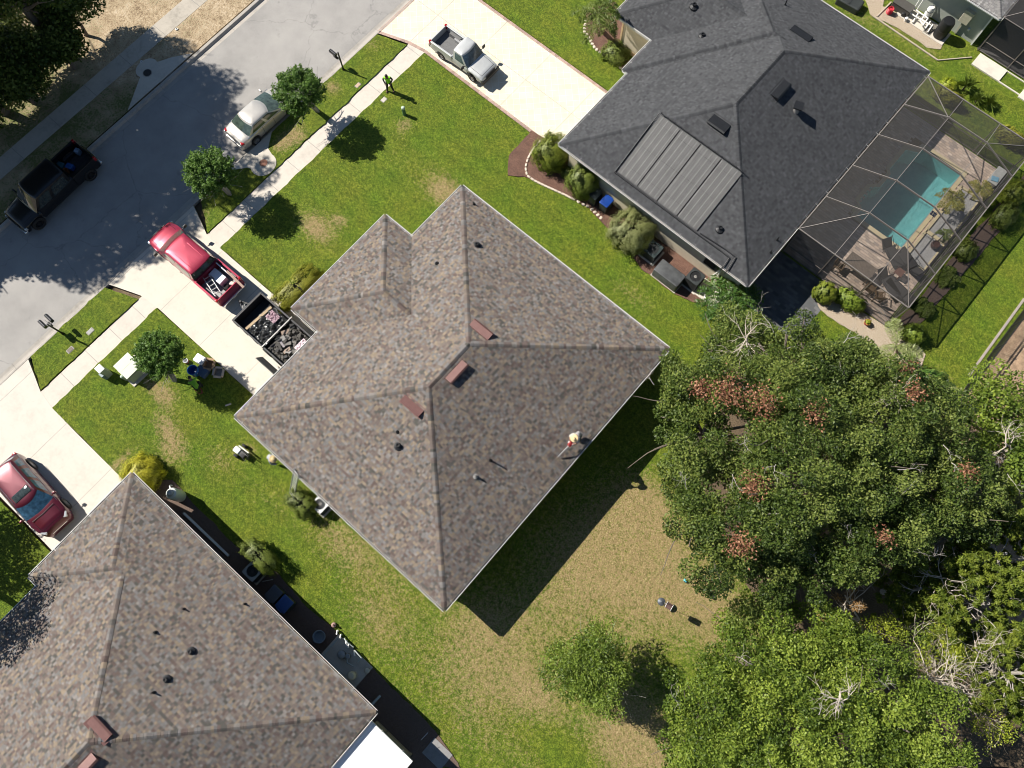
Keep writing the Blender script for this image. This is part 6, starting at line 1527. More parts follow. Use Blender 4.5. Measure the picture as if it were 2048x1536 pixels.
J = {'pelvis': (-.05, 0, .55), 'waist': (.08, 0, .66), 'chest': (.30, 0, .74), 'neck': (.46, 0, .78), 'chin': (.53, 0, .77), 'head': (.62, 0, .80), 'face': (.6, 0, -.8)}
for s, g_ in (('L', 1), ('R', -1)): J.update({'sh' + s: (.36, g_ * .19, .74), 'el' + s: (.50, g_ * .26, .52), 'wr' + s: (.68, g_ * .17, .40), 'hip' + s: (-.05, g_ * .10, .50), 'kn' + s: (.30, g_ * .20, .42), 'an' + s: (.05, g_ * .18, .07), 'toe' + s: (.22, g_ * .2, .035)})
person('person in lime green shirt crouching over bins by the round tree', (-21.75, -2.95, Z_LAWN), R(170), J, [('shirt', ('torso', 'arm'), .018, plain('lime_shirt', (.20, .46, .03), .8, var=.12)), ('trousers', ('leg', 'shin'), .014, DKC), ('boots', ('foot',), .01, BOOT)])
STRAW = plain('straw_hat', (.72, .55, .30), .8, var=.08); GREYS = plain('grey_shirt', (.36, .37, .40), .85, var=.12)
J = {'pelvis': (-.08, 0, .86), 'waist': (.03, 0, 1.0), 'chest': (.20, 0, 1.18), 'neck': (.32, 0, 1.31), 'chin': (.38, 0, 1.36), 'head': (.43, 0, 1.45), 'face': (.8, 0, -.5)}
for s, g_ in (('L', 1), ('R', -1)): J.update({'sh' + s: (.24, g_ * .19, 1.24), 'el' + s: (.36, g_ * .27, 1.0), 'wr' + s: (.58, g_ * .16, .95), 'hip' + s: (-.08, g_ * .10, .82), 'kn' + s: (.06, g_ * .14, .46), 'an' + s: (-.04, g_ * .16, .07), 'toe' + s: (.13, g_ * .18, .035)})
person('person in straw hat and grey shirt stooping under the middle house eave', (-15.62, -3.05, Z_LAWN), R(12), J, [('shirt', ('torso', 'arm', 'fore'), .02, GREYS), ('work_gloves', ('hand',), .006, plain('lime_glove', (.35, .5, .02), .7)), ('trousers', ('leg', 'shin'), .014, DKC), ('boots', ('foot',), .01, BOOT)], hat=STRAW)
J = {'pelvis': (-.12, 0, .42), 'waist': (-.04, 0, .56), 'chest': (.14, 0, .76), 'neck': (.26, 0, .90), 'chin': (.32, 0, .95), 'head': (.37, 0, 1.03), 'face': (.7, 0, -.7)}
for s, g_ in (('L', 1), ('R', -1)): J.update({'sh' + s: (.18, g_ * .19, .82), 'el' + s: (.36, g_ * .26, .62), 'wr' + s: (.56, g_ * .12, .55), 'hip' + s: (-.12, g_ * .10, .38), 'kn' + s: (.22, g_ * .20, .40 + (.04 if g_ < 0 else -.02)), 'an' + s: (-.02, g_ * .20, .07 + (.07 if g_ < 0 else -.04)), 'toe' + s: (.15, g_ * .22, .04 + (.07 if g_ < 0 else -.04))})
pz = roofz(-3.42, 8.35)
person('person in wide straw hat crouching at roof edge with red blower', (-3.42, 8.35, pz), R(-90), J, [('shirt', ('torso', 'arm'), .02, plain('pale_grey_shirt', (.50, .48, .46), .85, var=.1)), ('work_gloves', ('hand',), .006, plain('white_glove', (.7, .7, .68), .7)), ('trousers', ('leg', 'shin'), .014, DKC), ('boots', ('foot',), .01, plain('black_boot', (.02, .02, .02), .7))], hat=STRAW)
BL = thing('leaf_blower', 'red handheld blower with long grey tube held by worker on roof', 'blower', (-3.42, 7.72, pz), R(-90))
mb = MB(); mb.rbox(0, 0, .38, .26, .2, .2, .05); mb.build('motor', plain('red_plastic', (.38, .02, .02), .4), BL, True)
mb = MB(); mb.tube([(.1, 0, .48), (.35, -.03, .40), (.85, -.08, .16)], [.04, .032, .026], 8); mb.build('tube', plain('grey_tube', (.30, .30, .30), .5), BL, True)
mb = MB(); mb.tube([(-.1, 0, .56), (-.02, 0, .66), (.1, 0, .64), (.12, 0, .55)], .016, 6); mb.build('handle', BLKP, BL, True)

# extension ladder against the eave
a, b_ = at(583.5, 992.5, 0), at(594, 944, 3.15)
ladder('extension_ladder', 'aluminium extension ladder leaning on middle house gutter', (a[0], a[1], .03), (b_[0], b_[1], 3.25), .42, 12, ALU)

# ---------------------------------------------------------------- yard furniture and services
def mailbox(label, px, py, double, rz, seed=0):
    x, y = at(px, py); t = thing('mailbox', label, 'mailbox', (x, y, Z_LAWN), rz); BK = plain('black_gloss_metal', (.012, .013, .014), .3, .3)
    mb = MB(); mb.tube([(0, 0, -.1), (0, 0, 1.55)], .05, 8); mb.lathe([(.09, 0), (.07, .15), (.05, .2)], (0, 0, 0), 8); mb.ball((0, 0, 1.6), .055, 8); mb.build('post', BK, t, True)
    mb = MB(); mb.tube([(0, 0, 1.02), (-.75, 0, 1.02)], .025, 6); mb.tube([(0, 0, .75), (-.3, 0, 1.0)], .018, 6)
    if double: mb.tube([(-.3, -.32, 1.02), (-.3, .32, 1.02)], .025, 6)
    mb.build('arm', BK, t)
    for yy in ((-.24, .24) if double else (0,)):
        mb = MB(); pts = [(-.1, 0)] + [(-.1 * math.cos(a), .11 + .1 * math.sin(a)) for a in np.linspace(0, PI, 9)] + [(.1, 0)]
        mb.loft([[(xx, yy + p[0], 1.05 + p[1]) for p in pts] for xx in (-.85, -.30)], True, True, True); mb.build('box', plain('black_box_metal', (.025, .026, .028), .25, .4, coat=.5), t, True)
        mb = MB(); mb.box(-.86, yy, 1.09, .012, .15, .12); mb.build('door', plain('silver_trim', (.4, .4, .4), .3, .6), t)
    mb = MB(); mb.rbox(-.42, .0, .80, .34, .13, .13, .02); mb.build('newspaper_holder', BK, t, True)
    return t
mailbox('single black mailbox on post beside road near the round tree', 687.1, 139.5, False, 0)
mailbox('double black mailbox on one post on the left verge', 127, 668, True, 0)
def utility_box(name, label, cat, px, py, z, parts, rz=0, lawn=Z_LAWN):
    x, y = at(px, py, z); t = thing(name, label, cat, (x, y, lawn), rz)
    for nm, mb, mm, bv in parts: mb.build(nm, mm, t, False, bevel=bv)
    return t
UG = plain('utility_green', (.40, .44, .32), .55, var=.06)
mb = MB(); mb.box(0, 0, -.05, 1.45, 1.35, .12); m2 = MB(); m2.box(0, .0, .07, 1.12, 1.05, .80, taper=.02); m3 = MB(); m3.box(-.02, 0, .87, 1.18, 1.10, .06); m3.box(-.02, 0, .93, .015, 1.1, .006); m4 = MB(); m4.box(.575, 0, .12, .02, .9, .7)
utility_box('transformer', 'large pale green transformer box on pad near the sidewalk', 'transformer', 255, 732, .95, [('pad', mb, INLET, .0), ('cabinet', m2, UG, .02), ('lid', m3, plain('utility_lid', (.50, .54, .42), .5, var=.06), .015), ('door', m4, UG, 0)])
mb = MB(); mb.box(0, 0, -.05, .42, .36, 1.05, taper=.03); m2 = MB(); m2.box(0, 0, 1.0, .46, .40, .05); m3 = MB(); m3.box(.12, -.24, .1, .3, .16, .55)
utility_box('telecom_pedestal', 'slim pale telecom pedestal beside the sidewalk', 'utility box', 200, 738, 1.0, [('cabinet', mb, UG, .01), ('cap', m2, plain('pale_cap', (.72, .74, .70), .5), .015), ('side_box', m3, plain('blue_grey', (.16, .22, .24), .5), .01)])
for lb, px, py, z, r_, h, nm in (('short green post with domed cap near transformer', 243.5, 753, .6, .09, .62, 'marker_post'), ('dark green telephone pedestal alone on the front lawn', 806, 215.5, .75, .11, .78, 'telephone_pedestal')):
    x, y = at(px, py, z); t = thing(nm, lb, 'pedestal', (x, y, Z_LAWN)); mb = MB(); mb.lathe([(r_, -.05), (r_, h - .1)], (0, 0, 0), 14, cap=False); mb.build('post', plain('deep_green', (.06, .16, .09), .45) if r_ > .1 else UG, t, True)
    mb = MB(); mb.lathe([(r_ * 1.12, h - .14), (r_ * 1.12, h - .04), (r_ * .8, h), (.001, h + .02)], (0, 0, 0), 14, cap=False); mb.build('cap', plain('pale_green_cap', (.40, .50, .38), .4), t, True)
def lid(name, label, px, py, sx, sy, m, rz=0, z=Z_LAWN, rnd=False, cat='utility cover'):
    x, y = at(px, py); t = thing(name, label, cat, (x, y, z), rz)
    mb = MB(); m2 = MB()
    if rnd: mb.lathe([(sx, -.02), (sx, .012), (sx * .9, .014)], (0, 0, 0), 20); m2.lathe([(sx * .86, .015), (sx * .8, .022), (.001, .022)], (0, 0, 0), 20)
    else: mb.rbox(0, 0, -.04, sx, sy, .055, .04); m2.rbox(0, 0, .012, sx * .82, sy * .74, .012, .03)
    mb.build('frame', plain('cover_frame', (.30, .28, .25), .8), t); m2.build('lid', m, t); return t
lid('meter_box', 'tan water meter box in the verge beyond single mailbox', 716, 171, .28, .42, plain('tan_lid', (.50, .36, .25), .8))
lid('meter_box', 'pale concrete meter box on lawn below the hi-vis person', 768, 200, .32, .42, INLET)
lid('meter_box', 'light grey meter box right of double mailbox', 181, 663, .30, .48, plain('grey_lid', (.33, .33, .31), .7))
lid('meter_box', 'dark topped meter box in strip below double mailbox', 141, 700, .30, .46, plain('brown_lid', (.16, .13, .10), .7))
RUST = plain('rusty_iron', (.22, .10, .065), .8, var=.35, scale=12)
lid('manhole_cover', 'rusty round lid on pale apron behind silver sedan', 528, 327, .29, 0, RUST, rnd=True, z=.062, cat='manhole cover')
ap = [(-39.35, 7.2), (-39.4, 11.6), (-39.8, 11.2), (-40.1, 10.3)] + [(-40.35 + math.cos(a) * .62, 9.45 + math.sin(a) * .8) for a in np.linspace(PI * .35, PI * 1.65, 12)] + [(-40.0, 8.5)]
ap = sorted(ap[:0]) or [(-38.85, 6.6), (-38.85, 12.2), (-39.7, 11.0)] + [(-40.28 + math.cos(a) * .62, 9.5 + math.sin(a) * .78) for a in np.linspace(PI * .4, PI * 1.6, 12)] + [(-39.7, 8.1)]
tag(sheet('storm_inlet_apron', wobble(ap, .3, .003, 8), .012, .2, INLET, .8, loc=(-39.9, 9.4)), 'shaded concrete storm inlet apron across the street', 'storm inlet')
lid('manhole_cover', 'black round lid on shaded apron across the street', 295, 146, .30, 0, plain('black_iron', (.02, .02, .02), .7), rnd=True, z=.016, cat='manhole cover')
for lb, px, py in (('white valve ring by the old sidewalk nearest the sand', 353, 58), ('white valve ring in shade nearest black round lid', 283, 123)):
    x, y = at(px, py); mb = MB(); mb.lathe([(.03, 0), (.05, .05), (.085, .05), (.10, 0)], (0, 0, 0), 14, cap=False); mb.lathe([(.06, .03), (.001, .03)], (0, 0, 0), 12); single('valve_cap', lb, 'valve cap', mb, plain('white_ring', (.7, .7, .68), .5), (x, y, -.03), 0, True)

def ac_unit(label, px, py, z, s, h, top, side, fan, rz=0, wrap=False):
    x, y = at(px, py, z); t = thing('air_conditioner', label, 'air conditioner', (x, y, 0), rz)
    mb = MB(); mb.box(0, 0, -.05, s * 1.25, s * 1.25, .13); mb.build('pad', INLET, t)
    mb = MB(); mb.rbox(0, 0, .08, s, s, h - .1, .06)
    for k in range(int(h * 12)): mb.box(0, 0, .12 + k * .075, s + .012, s + .012, .02)
    mb.build('casing', side, t)
    mb = MB(); n = 24; ro = [(s * .5 * max(-1, min(1, 1.35 * math.cos(2 * PI * k / n))), s * .5 * max(-1, min(1, 1.35 * math.sin(2 * PI * k / n)))) for k in range(n)]; ri = [(s * .38 * math.cos(2 * PI * k / n), s * .38 * math.sin(2 * PI * k / n)) for k in range(n)]
    mb.loft([[(p[0], p[1], h - .03) for p in ro], [(p[0], p[1], h + .02) for p in ro], [(p[0], p[1], h + .03) for p in ri], [(p[0], p[1], h - .10) for p in ri]], True); mb.build('top_panel', top, t, True)
    mb = MB(); mb.lathe([(s * .38, h - .14), (.001, h - .14)], (0, 0, 0), 20, cap=False); mb.build('fan_well', BLKP, t)
    mb = MB(); mb.lathe([(.09, h - .12), (.09, h - .02), (.001, h)], (0, 0, 0), 12)
    for k in range(3 if fan else 4): mb.box(s * .19 * math.cos(k * 2.09), s * .19 * math.sin(k * 2.09), h - .09, s * .26, .13, .012, k * 2.09, .3)
    mb.build('fan', plain('pale_fan', (.55, .52, .48), .5) if fan else plain('dark_fan', (.08, .08, .08), .5), t, True)
    mb = MB()
    for q in (.12, .2, .28, .36): mb.tube([(s * q * math.cos(2 * PI * k / 16), s * q * math.sin(2 * PI * k / 16), h + .02) for k in range(17)], .004, 4, False)
    for k in range(6): a = PI * k / 6; mb.tube([(s * .38 * math.cos(a), s * .38 * math.sin(a), h + .02), (-s * .38 * math.cos(a), -s * .38 * math.sin(a), h + .02)], .004, 4)
    mb.build('grille', BLKP, t); return t
DK2 = plain('dark_casing', (.03, .035, .035), .6, var=.3); BEI = plain('beige_casing', (.55, .52, .45), .5)
ac_unit('white topped air conditioner under the middle house eave', 640, 1008, .8, .78, .78, plain('white_top', (.75, .75, .72), .4), plain('charcoal_fins', (.06, .065, .07), .6), True)
ac_unit('shaded grey air conditioner behind clipped hedge by lower house', 505, 1142, .8, .82, .8, plain('grey_top', (.35, .37, .38), .5), DK2, False)
ac_unit('dark green air conditioner beside grey green shrub', 1306, 497, .8, .92, .8, plain('dark_green_top', (.03, .045, .045), .6, var=.4), DK2, False)
ac_unit('tall pool heat pump with rusty brown fan guard', 1391, 553, 1.0, .86, 1.0, DK2, plain('black_case', (.02, .02, .022), .5), True)
# covered grill box between them
x, y = at(1340, 545, .9); t = thing('covered_grill', 'long box under grey cover between cream house air conditioners', 'grill cover', (x, y, 0))
mb = MB(); mb.rbox(0, 0, .1, 1.75, .95, .78, .08, top=.02); mb.build('cover', plain('grey_cover', (.075, .078, .08), .45, var=.4, scale=3, bmp=.03), t, True); mb = MB(); mb.box(0, 0, -.03, 1.8, 1.0, .14); mb.build('base', INLET, t)
def bin_(label, px, py, z, body, lidc, rz=0, s=1.0):
    x, y = at(px, py, z); t = thing('wheelie_bin', label, 'bin', (x, y, 0), rz); mb = MB(); mb.rbox(0, 0, .04, .52 * s, .58 * s, .92, .06, top=-.05); mb.build('body', body, t, True)
    mb = MB(); mb.rbox(.0, 0, .96, .62 * s, .70 * s, .07, .06); mb.box(.0, -.36 * s, .98, .4, .05, .04); mb.build('lid', lidc, t, True)
    for sg in (1, -1): mb = MB(); mb.lathe([(.11, -.03), (.12, 0), (.11, .03)], (sg * .24, -.27, .12), 12, 'X'); mb.build('wheel', TYRE, t)
    return t
DG = plain('dark_bin', (.02, .03, .032), .5, var=.2); BL_ = plain('navy_lid', (.01, .05, .26), .35, var=.15); BL2 = plain('dull_navy_lid', (.02, .07, .24), .45)
bin_('dark bin with bright blue lid beside cream house wall', 1213, 403, .95, DG, BL_, R(180)); bin_('all dark bin in shade left of the blue lidded bin', 1190, 388, .95, DG, DG, R(180))
bin_('blue lidded bin in the shade of lower left house', 569, 1208, .95, DG, BL2, 0, 1.1); bin_('dark bin in shade beside its blue lidded neighbour', 548, 1188, .95, DG, plain('dim_slate_lid', (.06, .07, .09), .6), 0, 1.1)
# pool pump pads
PVC = plain('white_pvc', (.78, .77, .73), .4, var=.06)
def plumbing(label, base_px, z, paths, tanks, pad=None, cat='pool pump', m=PVC, r=.035):
    x, y = at(*base_px); t = thing('pool_pump_set', label, cat, (x, y, 0))
    if pad: mb = MB(); mb.box(pad[0], pad[1], -.04, pad[2], pad[3], .14); mb.build('pad', INLET, t)
    for P in paths: mb = MB(); mb.tube([(p[0], p[1], p[2] if len(p) > 2 else z) for p in P], r, 8); mb.build('pipe', m, t, True)
    for (a, b_, c_, rr, h, mm) in tanks:
        mb = MB(); mb.lathe([(rr * .9, 0), (rr, .05), (rr, h * .8), (rr * .7, h * .95), (.001, h)], (a, b_, c_), 16); mb.build('tank', mm, t, True)
        mb = MB(); mb.lathe([(rr * 1.08, 0), (rr * 1.08, .05)], (a, b_, c_ + h * .55), 16, cap=False); mb.build('clamp_band', BLKP, t, True)
    return t
CRM = plain('cream_filter', (.60, .56, .45), .45)
plumbing('white pool pipes and filter between heat pump and glossy plant', (1420, 585), .35, [[(-.5, -.5), (-.1, -.45), (-.05, -.6), (.35, -.62)], [(.3, -.6), (.65, -.6), (.65, -.2)], [(-.5, .55, .6), (-.1, .6, 2.6), (.0, .7, 2.8)], [(-.2, .5, .3), (-.2, .6, 2.5)], [(.1, -.9), (.4, -.75), (.7, -.7)]], [(.55, .05, .1, .17, .5, PVC)], (0, -.1, 1.6, 1.2))
plumbing('grey pool equipment on pad in lower left house shade', (694, 1322), .3, [[(-1.1, .55), (-1.1, -.55)], [(-1.1, -.6, .5), (.5, -.6, .5), (.5, -.3, .5)], [(-.1, .2), (.1, 0), (.5, .1)], [(-.9, .75, .2), (-.6, .72, .35), (-.2, .75, .2)], [(0, .7, .35), (.5, .66, .35), (.5, .4, .35)]], [(.75, -.25, .1, .22, .75, CRM), (-.4, .1, .1, .2, .35, plain('grey_pump', (.30, .32, .33), .5)), (-.1, .25, .1, .14, .3, plain('grey_pump', (.30, .32, .33), .5)), (1.15, .4, .1, .14, .25, CRM)], (0, 0, 2.5, 1.35), m=plain('grey_pvc', (.38, .42, .42), .5))
x, y = at(660, 1298, .7); t = thing('wheelbarrow_tub', 'grey blue tub lying by the lower house pool equipment', 'tub', (x - .9, y, 0)); mb = MB(); mb.lathe([(.28, 0), (.34, .35), (.31, .35), (.25, .05), (.001, .04)], (0, 0, .1), 16, cap=False); mb.build('tub', plain('grey_blue_tub', (.28, .33, .37), .5), t, True); mb = MB(); mb.tube([(-.3, -.2, .42), (0, -.38, .5), (.3, -.2, .42)], .015, 5); mb.build('handle', BLKP, t)
rng = random.Random(2)
for k, (px, py, lb) in enumerate([(674, 1262, 'uppermost white pipe stub of the row by the lawn edge'), (681, 1270, 'second white pipe stub in row by the lawn edge'), (692, 1283, 'longest slanted white pipe stub in the row'), (697, 1288, 'white pipe stub just below the slanted one'), (708, 1302, 'white elbow pipe stub at lower end of the row')]):
    x, y = at(px, py, .3); mb = MB(); mb.tube([(0, 0, -.2), (0, 0, .28), (.06, -.05, .36), (.2 if k in (2, 4) else .12, -.14, .36)], .045, 8); mb.tube([(0, 0, .1), (0, 0, .18)], .06, 8); single('pipe_stub', lb, 'pipe', mb, PVC, (x, y, 0), 0, True, group='white pipe stubs by pool pad')
mb = MB(); mb.ball((0, 0, .12), .14, 12, .8); mb.lathe([(.05, 0), (.05, .3), (.001, .32)], (0, 0, .1), 8); single('garden_figure', 'round pinkish garden ornament at shade edge', 'garden ornament', mb, plain('dull_pink', (.35, .22, .20), .7), (*at(667, 1250, .2), .02), 0, True)
# propane / softener tank
x, y = at(362, 993); t = thing('water_softener_tank', 'white upright tank beside golden shrub', 'tank', (x, y, 0)); mb = MB(); mb.lathe([(.30, 0), (.33, .1), (.33, 1.15), (.28, 1.3), (.16, 1.38)], (0, 0, 0), 20); mb.build('tank', plain('tank_white', (.70, .72, .68), .35, var=.05), t, True)
mb = MB(); mb.lathe([(.18, 0), (.19, .1), (.12, .18), (.001, .19)], (0, 0, 1.34), 16); mb.build('cap', plain('tank_grey', (.42, .43, .42), .5), t, True); mb = MB(); mb.tube([(-.2, 0, .9), (-.6, .1, .7), (-.8, .1, .2), (-.8, .1, 0)], .04, 8); mb.build('pipe', PVC, t, True)
def plank(name, label, cat, pa, pb, z, w_, h, m):
    a, b_ = Vector((*at(*pa, z), 0)), Vector((*at(*pb, z), 0)); d = b_ - a; mb = MB(); mb.rbox(0, 0, 0, d.length, w_, h, min(w_, h) * .2); return single(name, label, cat, mb, m, ((a.x + b_.x) / 2, (a.y + b_.y) / 2, z), math.atan2(d.y, d.x))
plank('gutter_length', 'long white gutter length lying in shade along lower house wall', 'gutter piece', (368, 1026), (458, 1112), .12, .12, .1, WHITE())
plank('downspout_extension', 'pale downspout lying out from the lower house corner', 'downspout', (741, 1412), (761, 1391), .1, .12, .1, plain('pale_blue_spout', (.42, .48, .48), .5))
plank('steel_rod', 'thin pale rod on mulch by the hedge air conditioner', 'rod', (525, 1163), (546, 1159), .05, .03, .03, ALU)
plank('steel_rod', 'thin pale rod lying beside paving slab at bottom', 'rod', (842, 1480), (856, 1465), .05, .03, .03, ALU)
lid('stepping_stone', 'grey square slab in shade beside white tank', 385, 1024, .55, .45, plain('slab_grey', (.28, .29, .29), .8), cat='paving slab')
for i, (px, py, lb) in enumerate([(781, 1411, 'dim stepping stone nearest the downspout end'), (806, 1438, 'dim stepping stone in the middle of three'), (833, 1466, 'dim stepping stone nearest the thin rod')]): lid('stepping_stone', lb, px, py, .62, .62, plain('slab_dark', (.12, .11, .10), .9, var=.3), cat='stepping stone')
x, y = at(875, 1507); mb = MB(); mb.box(0, 0, 0, 1.25, .95, .08); single('concrete_slab', 'large grey slab at bottom in the lanai shade', 'slab', mb, plain('slab_mid', (.24, .235, .23), .8), (x, y, .02), 0, bevel=.01)
# mulch strip along the lower left house and cream house
MULCH, t_, b_ = _nodes('mulch'); tc = N(t_, 'ShaderNodeTexCoord').outputs['Object']; n1 = noise(t_, 16, 4, tc, .8); n2 = noise(t_, 2, 3, tc)
r_ = ramp(t_, math_(t_, 'ADD', math_(t_, 'MULTIPLY', n1.outputs[0], .75), math_(t_, 'MULTIPLY', n2.outputs[0], .25)), [(.3, (.05, .025, .018)), (.5, (.15, .08, .058)), (.7, (.28, .16, .11))]); t_.links.new(r_.outputs[0], b_.inputs['Base Color']); b_.inputs['Roughness'].default_value = .95; bump(t_, b_, n1.outputs[0], .05); MATS['mulch'] = MULCH
SHELL, t_, b_ = _nodes('shell_gravel'); tc = N(t_, 'ShaderNodeTexCoord').outputs['Object']; n1 = noise(t_, 14, 4, tc, .85); r_ = ramp(t_, n1.outputs[0], [(.34, (.20, .13, .08)), (.48, (.45, .36, .26)), (.62, (.62, .55, .45))]); t_.links.new(r_.outputs[0], b_.inputs['Base Color']); b_.inputs['Roughness'].default_value = .9; bump(t_, b_, n1.outputs[0], .06); MATS['shell_gravel'] = SHELL
def bed_sheet(pxs, m, z=.05, seed=1, amp=.03): 
    P = [at(*p) for p in pxs]; tag(sheet('garden_bed', wobble(P, .25, amp, seed), z + .03, .1, m, .5), kind='structure')
bed_sheet([(1062, 262), (1018, 312), (1016, 352), (1048, 354), (1092, 372), (1125, 386), (1172, 412), (1210, 452), (1260, 505), (1290, 545), (1345, 585), (1400, 610), (1440, 620), (1470, 580), (1400, 540), (1300, 470), (1200, 385), (1136, 325), (1118, 292)], MULCH, .045, 2)
bed_sheet([(1172, 20), (1168, 62), (1188, 96), (1216, 118), (1246, 137), (1258, 122), (1240, 90), (1245, 40), (1230, 5)], MULCH, .045, 3)
bed_sheet([(300, 960), (345, 960), (400, 1020), (470, 1090), (560, 1150), (610, 1210), (660, 1250), (720, 1310), (800, 1390), (870, 1460), (920, 1536), (800, 1536), (700, 1420), (560, 1280), (430, 1150), (330, 1030)], plain('dark_mulch', (.13, .09, .07), .95, var=.4, scale=20, bmp=.03), .045, 4)
bed_sheet([(1625, 575), (1640, 620), (1680, 650), (1720, 672), (1735, 710), (1760, 745), (1840, 745), (1850, 710), (1810, 650), (1772, 655), (1700, 610)], SHELL, .045, 5)
bed_sheet([(1826, 612), (1780, 655), (1830, 660), (1880, 600), (1960, 510), (2048, 400), (2048, 350), (1950, 460)], plain('dark_mulch', (.13, .09, .07), .95, var=.4, scale=20, bmp=.03), .045, 6)
bed_sheet([(1768, 0), (1765, 14), (1800, 30), (1850, 62), (1885, 90), (1880, 100), (1852, 96), (1800, 60), (1740, 30), (1730, 0)], SHELL, .036, 7)
tag(sheet('garden_bed', wobble([at(*p) for p in ((1400, 960), (1500, 1180), (1560, 1300), (1700, 1536), (2048, 1536), (2048, 900), (1950, 830), (1700, 760), (1560, 700), (1470, 660), (1430, 780))], .4, .1, 9), .066, .09, MATS['bare_earth'], 1.5), kind='structure')
tag(sheet('garden_bed', wobble([(11.35, 25), (11.35, 40), (30, 50), (30, 10), (14, 18)], .4, .03, 10), .069, .09, plain('dry_clearing', (.32, .22, .14), .95, var=.45, scale=3, bmp=.03, grain=20), 1.5, ), kind='structure')
# scalloped stone edging
STONE = plain('edging_stone', (.62, .53, .43), .85, var=.15)
epts = [(1081, 283), (1066, 300), (1056, 318), (1051, 336), (1054, 352), (1068, 362), (1088, 372), (1108, 381), (1130, 391), (1150, 401)]
k = 0
for a_, b2 in zip(epts, epts[1:]):
    P0, P1 = Vector(at(*a_)), Vector(at(*b2)); n_ = max(1, round((P1 - P0).length / .26))
    for j in range(n_):
        q = P0.lerp(P1, (j + .5) / n_); mb = MB(); mb.rbox(0, 0, 0, .235, .13, .09, .045); single('edging_stone', 'pale scalloped edging stone curving round the mulch bed', 'edging stone', mb, STONE, (q.x, q.y, .04), math.atan2((P1 - P0).y, (P1 - P0).x), True, group='scalloped stones around mulch bed')
rng = random.Random(3)
for a_, b2 in (((1172, 40), (1168, 62)), ((1168, 62), (1190, 98)), ((1190, 98), (1244, 138)), ((1152, 402), (1180, 416)), ((1180, 416), (1205, 440))):
    P0, P1 = Vector(at(*a_)), Vector(at(*b2)); n_ = max(1, round((P1 - P0).length / .28))
    for j in range(n_):
        q = P0.lerp(P1, (j + .5) / n_); mb = MB(); mb.rbox(0, 0, 0, .22, .17, .08, .06); single('border_stone', 'rough pale border stone along the mulch bed edge', 'border stone', mb, STONE, (q.x + rng.uniform(-.03, .03), q.y, .035), rng.uniform(0, 3), True, group='rough border stones of the mulch beds')
tim = plain('grey_timber', (.42, .36, .28), .85, var=.2)
plank('landscape_timber', 'long weathered timber edging on the top right grass', 'timber edging', (1746, 33), (1875, 121), .05, .09, .07, tim); plank('landscape_timber', 'timber edging bending toward the white slab', 'timber edging', (1875, 121), (1943, 115), .05, .07, .06, tim); plank('landscape_timber', 'short timber beside the black top right box', 'timber edging', (1753, 34), (1782, 5), .05, .09, .08, tim)

# clutter beside the round tree
mb = MB(); mb.rbox(0, 0, 0, .62, .5, .42, .06); single('cool_box', 'white cool box beside blue bin by round tree', 'cool box', mb, WHP, (*at(399, 718, .4), Z_LAWN), R(10), True)
x, y = at(385, 740, .5); t = thing('storage_bin', 'large blue bin with tarp beside white cool box', 'bin', (x, y, Z_LAWN), R(8)); mb = MB(); mb.lathe([(.28, 0), (.31, .5), (.28, .52), (.25, .05), (.001, .05)], (0, 0, 0), 18, cap=False); mb.build('drum', plain('sky_blue_plastic', (.03, .16, .50), .3), t, True); mb = MB(); mb.tube([(.31, 0, .45), (.35, 0, .4), (.31, 0, .35)], .012, 5); mb.build('handle', WHP, t)
mb = MB(); mb.rbox(0, 0, 0, .7, .55, .3, .05); single('tool_crate', 'dull blue tool crate in the shade by lime shirted person', 'crate', mb, plain('dull_blue', (.06, .10, .17), .6, var=.2), (*at(403, 742, .3), Z_LAWN), R(5), True)
def openbox(label, px, py, s, m, rz):
    x, y = at(px, py, .25); t = thing('cardboard_box', label, 'cardboard box', (x, y, Z_LAWN), rz); mb = MB(); h = .32
    for a_, b2, sx, sy in ((0, s / 2, s, .012), (0, -s / 2, s, .012), (s / 2, 0, .012, s), (-s / 2, 0, .012, s)): mb.box(a_, b2, 0, sx, sy, h)
    mb.box(0, 0, .0, s, s, .012); mb.build('carton', m, t)
    for sg, ax in ((1, 0), (-1, 0), (1, 1), (-1, 1)):
        mb = MB(); a_ = .5
        if ax == 0: mb.box(sg * (s / 2 + s * .14), 0, h - .03, s * .3, s * .96, .01, ry=sg * .45)
        else: mb.box(0, sg * (s / 2 + s * .14), h - .03, s * .96, s * .3, .01, rx=-sg * .45)
        mb.build('flap', m, t)
openbox('open brown cardboard box next to white cool box', 418, 729, .48, CARD, R(30)); openbox('open box with white flap nearest driveway edge', 437, 745, .44, plain('pale_card', (.5, .42, .34), .8), R(35))
x, y = at(372, 722, .15); t = thing('paint_pail', 'small white pail with orange side on lawn by tree', 'pail', (x, y, Z_LAWN)); mb = MB(); mb.lathe([(.13, 0), (.15, .24), (.13, .24), (.12, .03), (.001, .03)], (0, 0, 0), 14, cap=False); mb.build('pail', WHP, t, True); mb = MB(); mb.lathe([(.152, .05), (.157, .14)], (0, 0, 0), 14, cap=False); mb.build('label_band', plain('orange_label', (.6, .12, .05), .5), t, True)
mb = MB(); mb.tube([(.3 * math.cos(a), .14 * math.sin(a), .03 + .012 * a) for a in np.linspace(0, 14, 60)], .014, 5); single('coiled_cord', 'red brown coiled cord in shade below lime shirted person', 'cord', mb, plain('red_cord', (.25, .05, .03), .6), (*at(398, 781), Z_LAWN), 0, True)
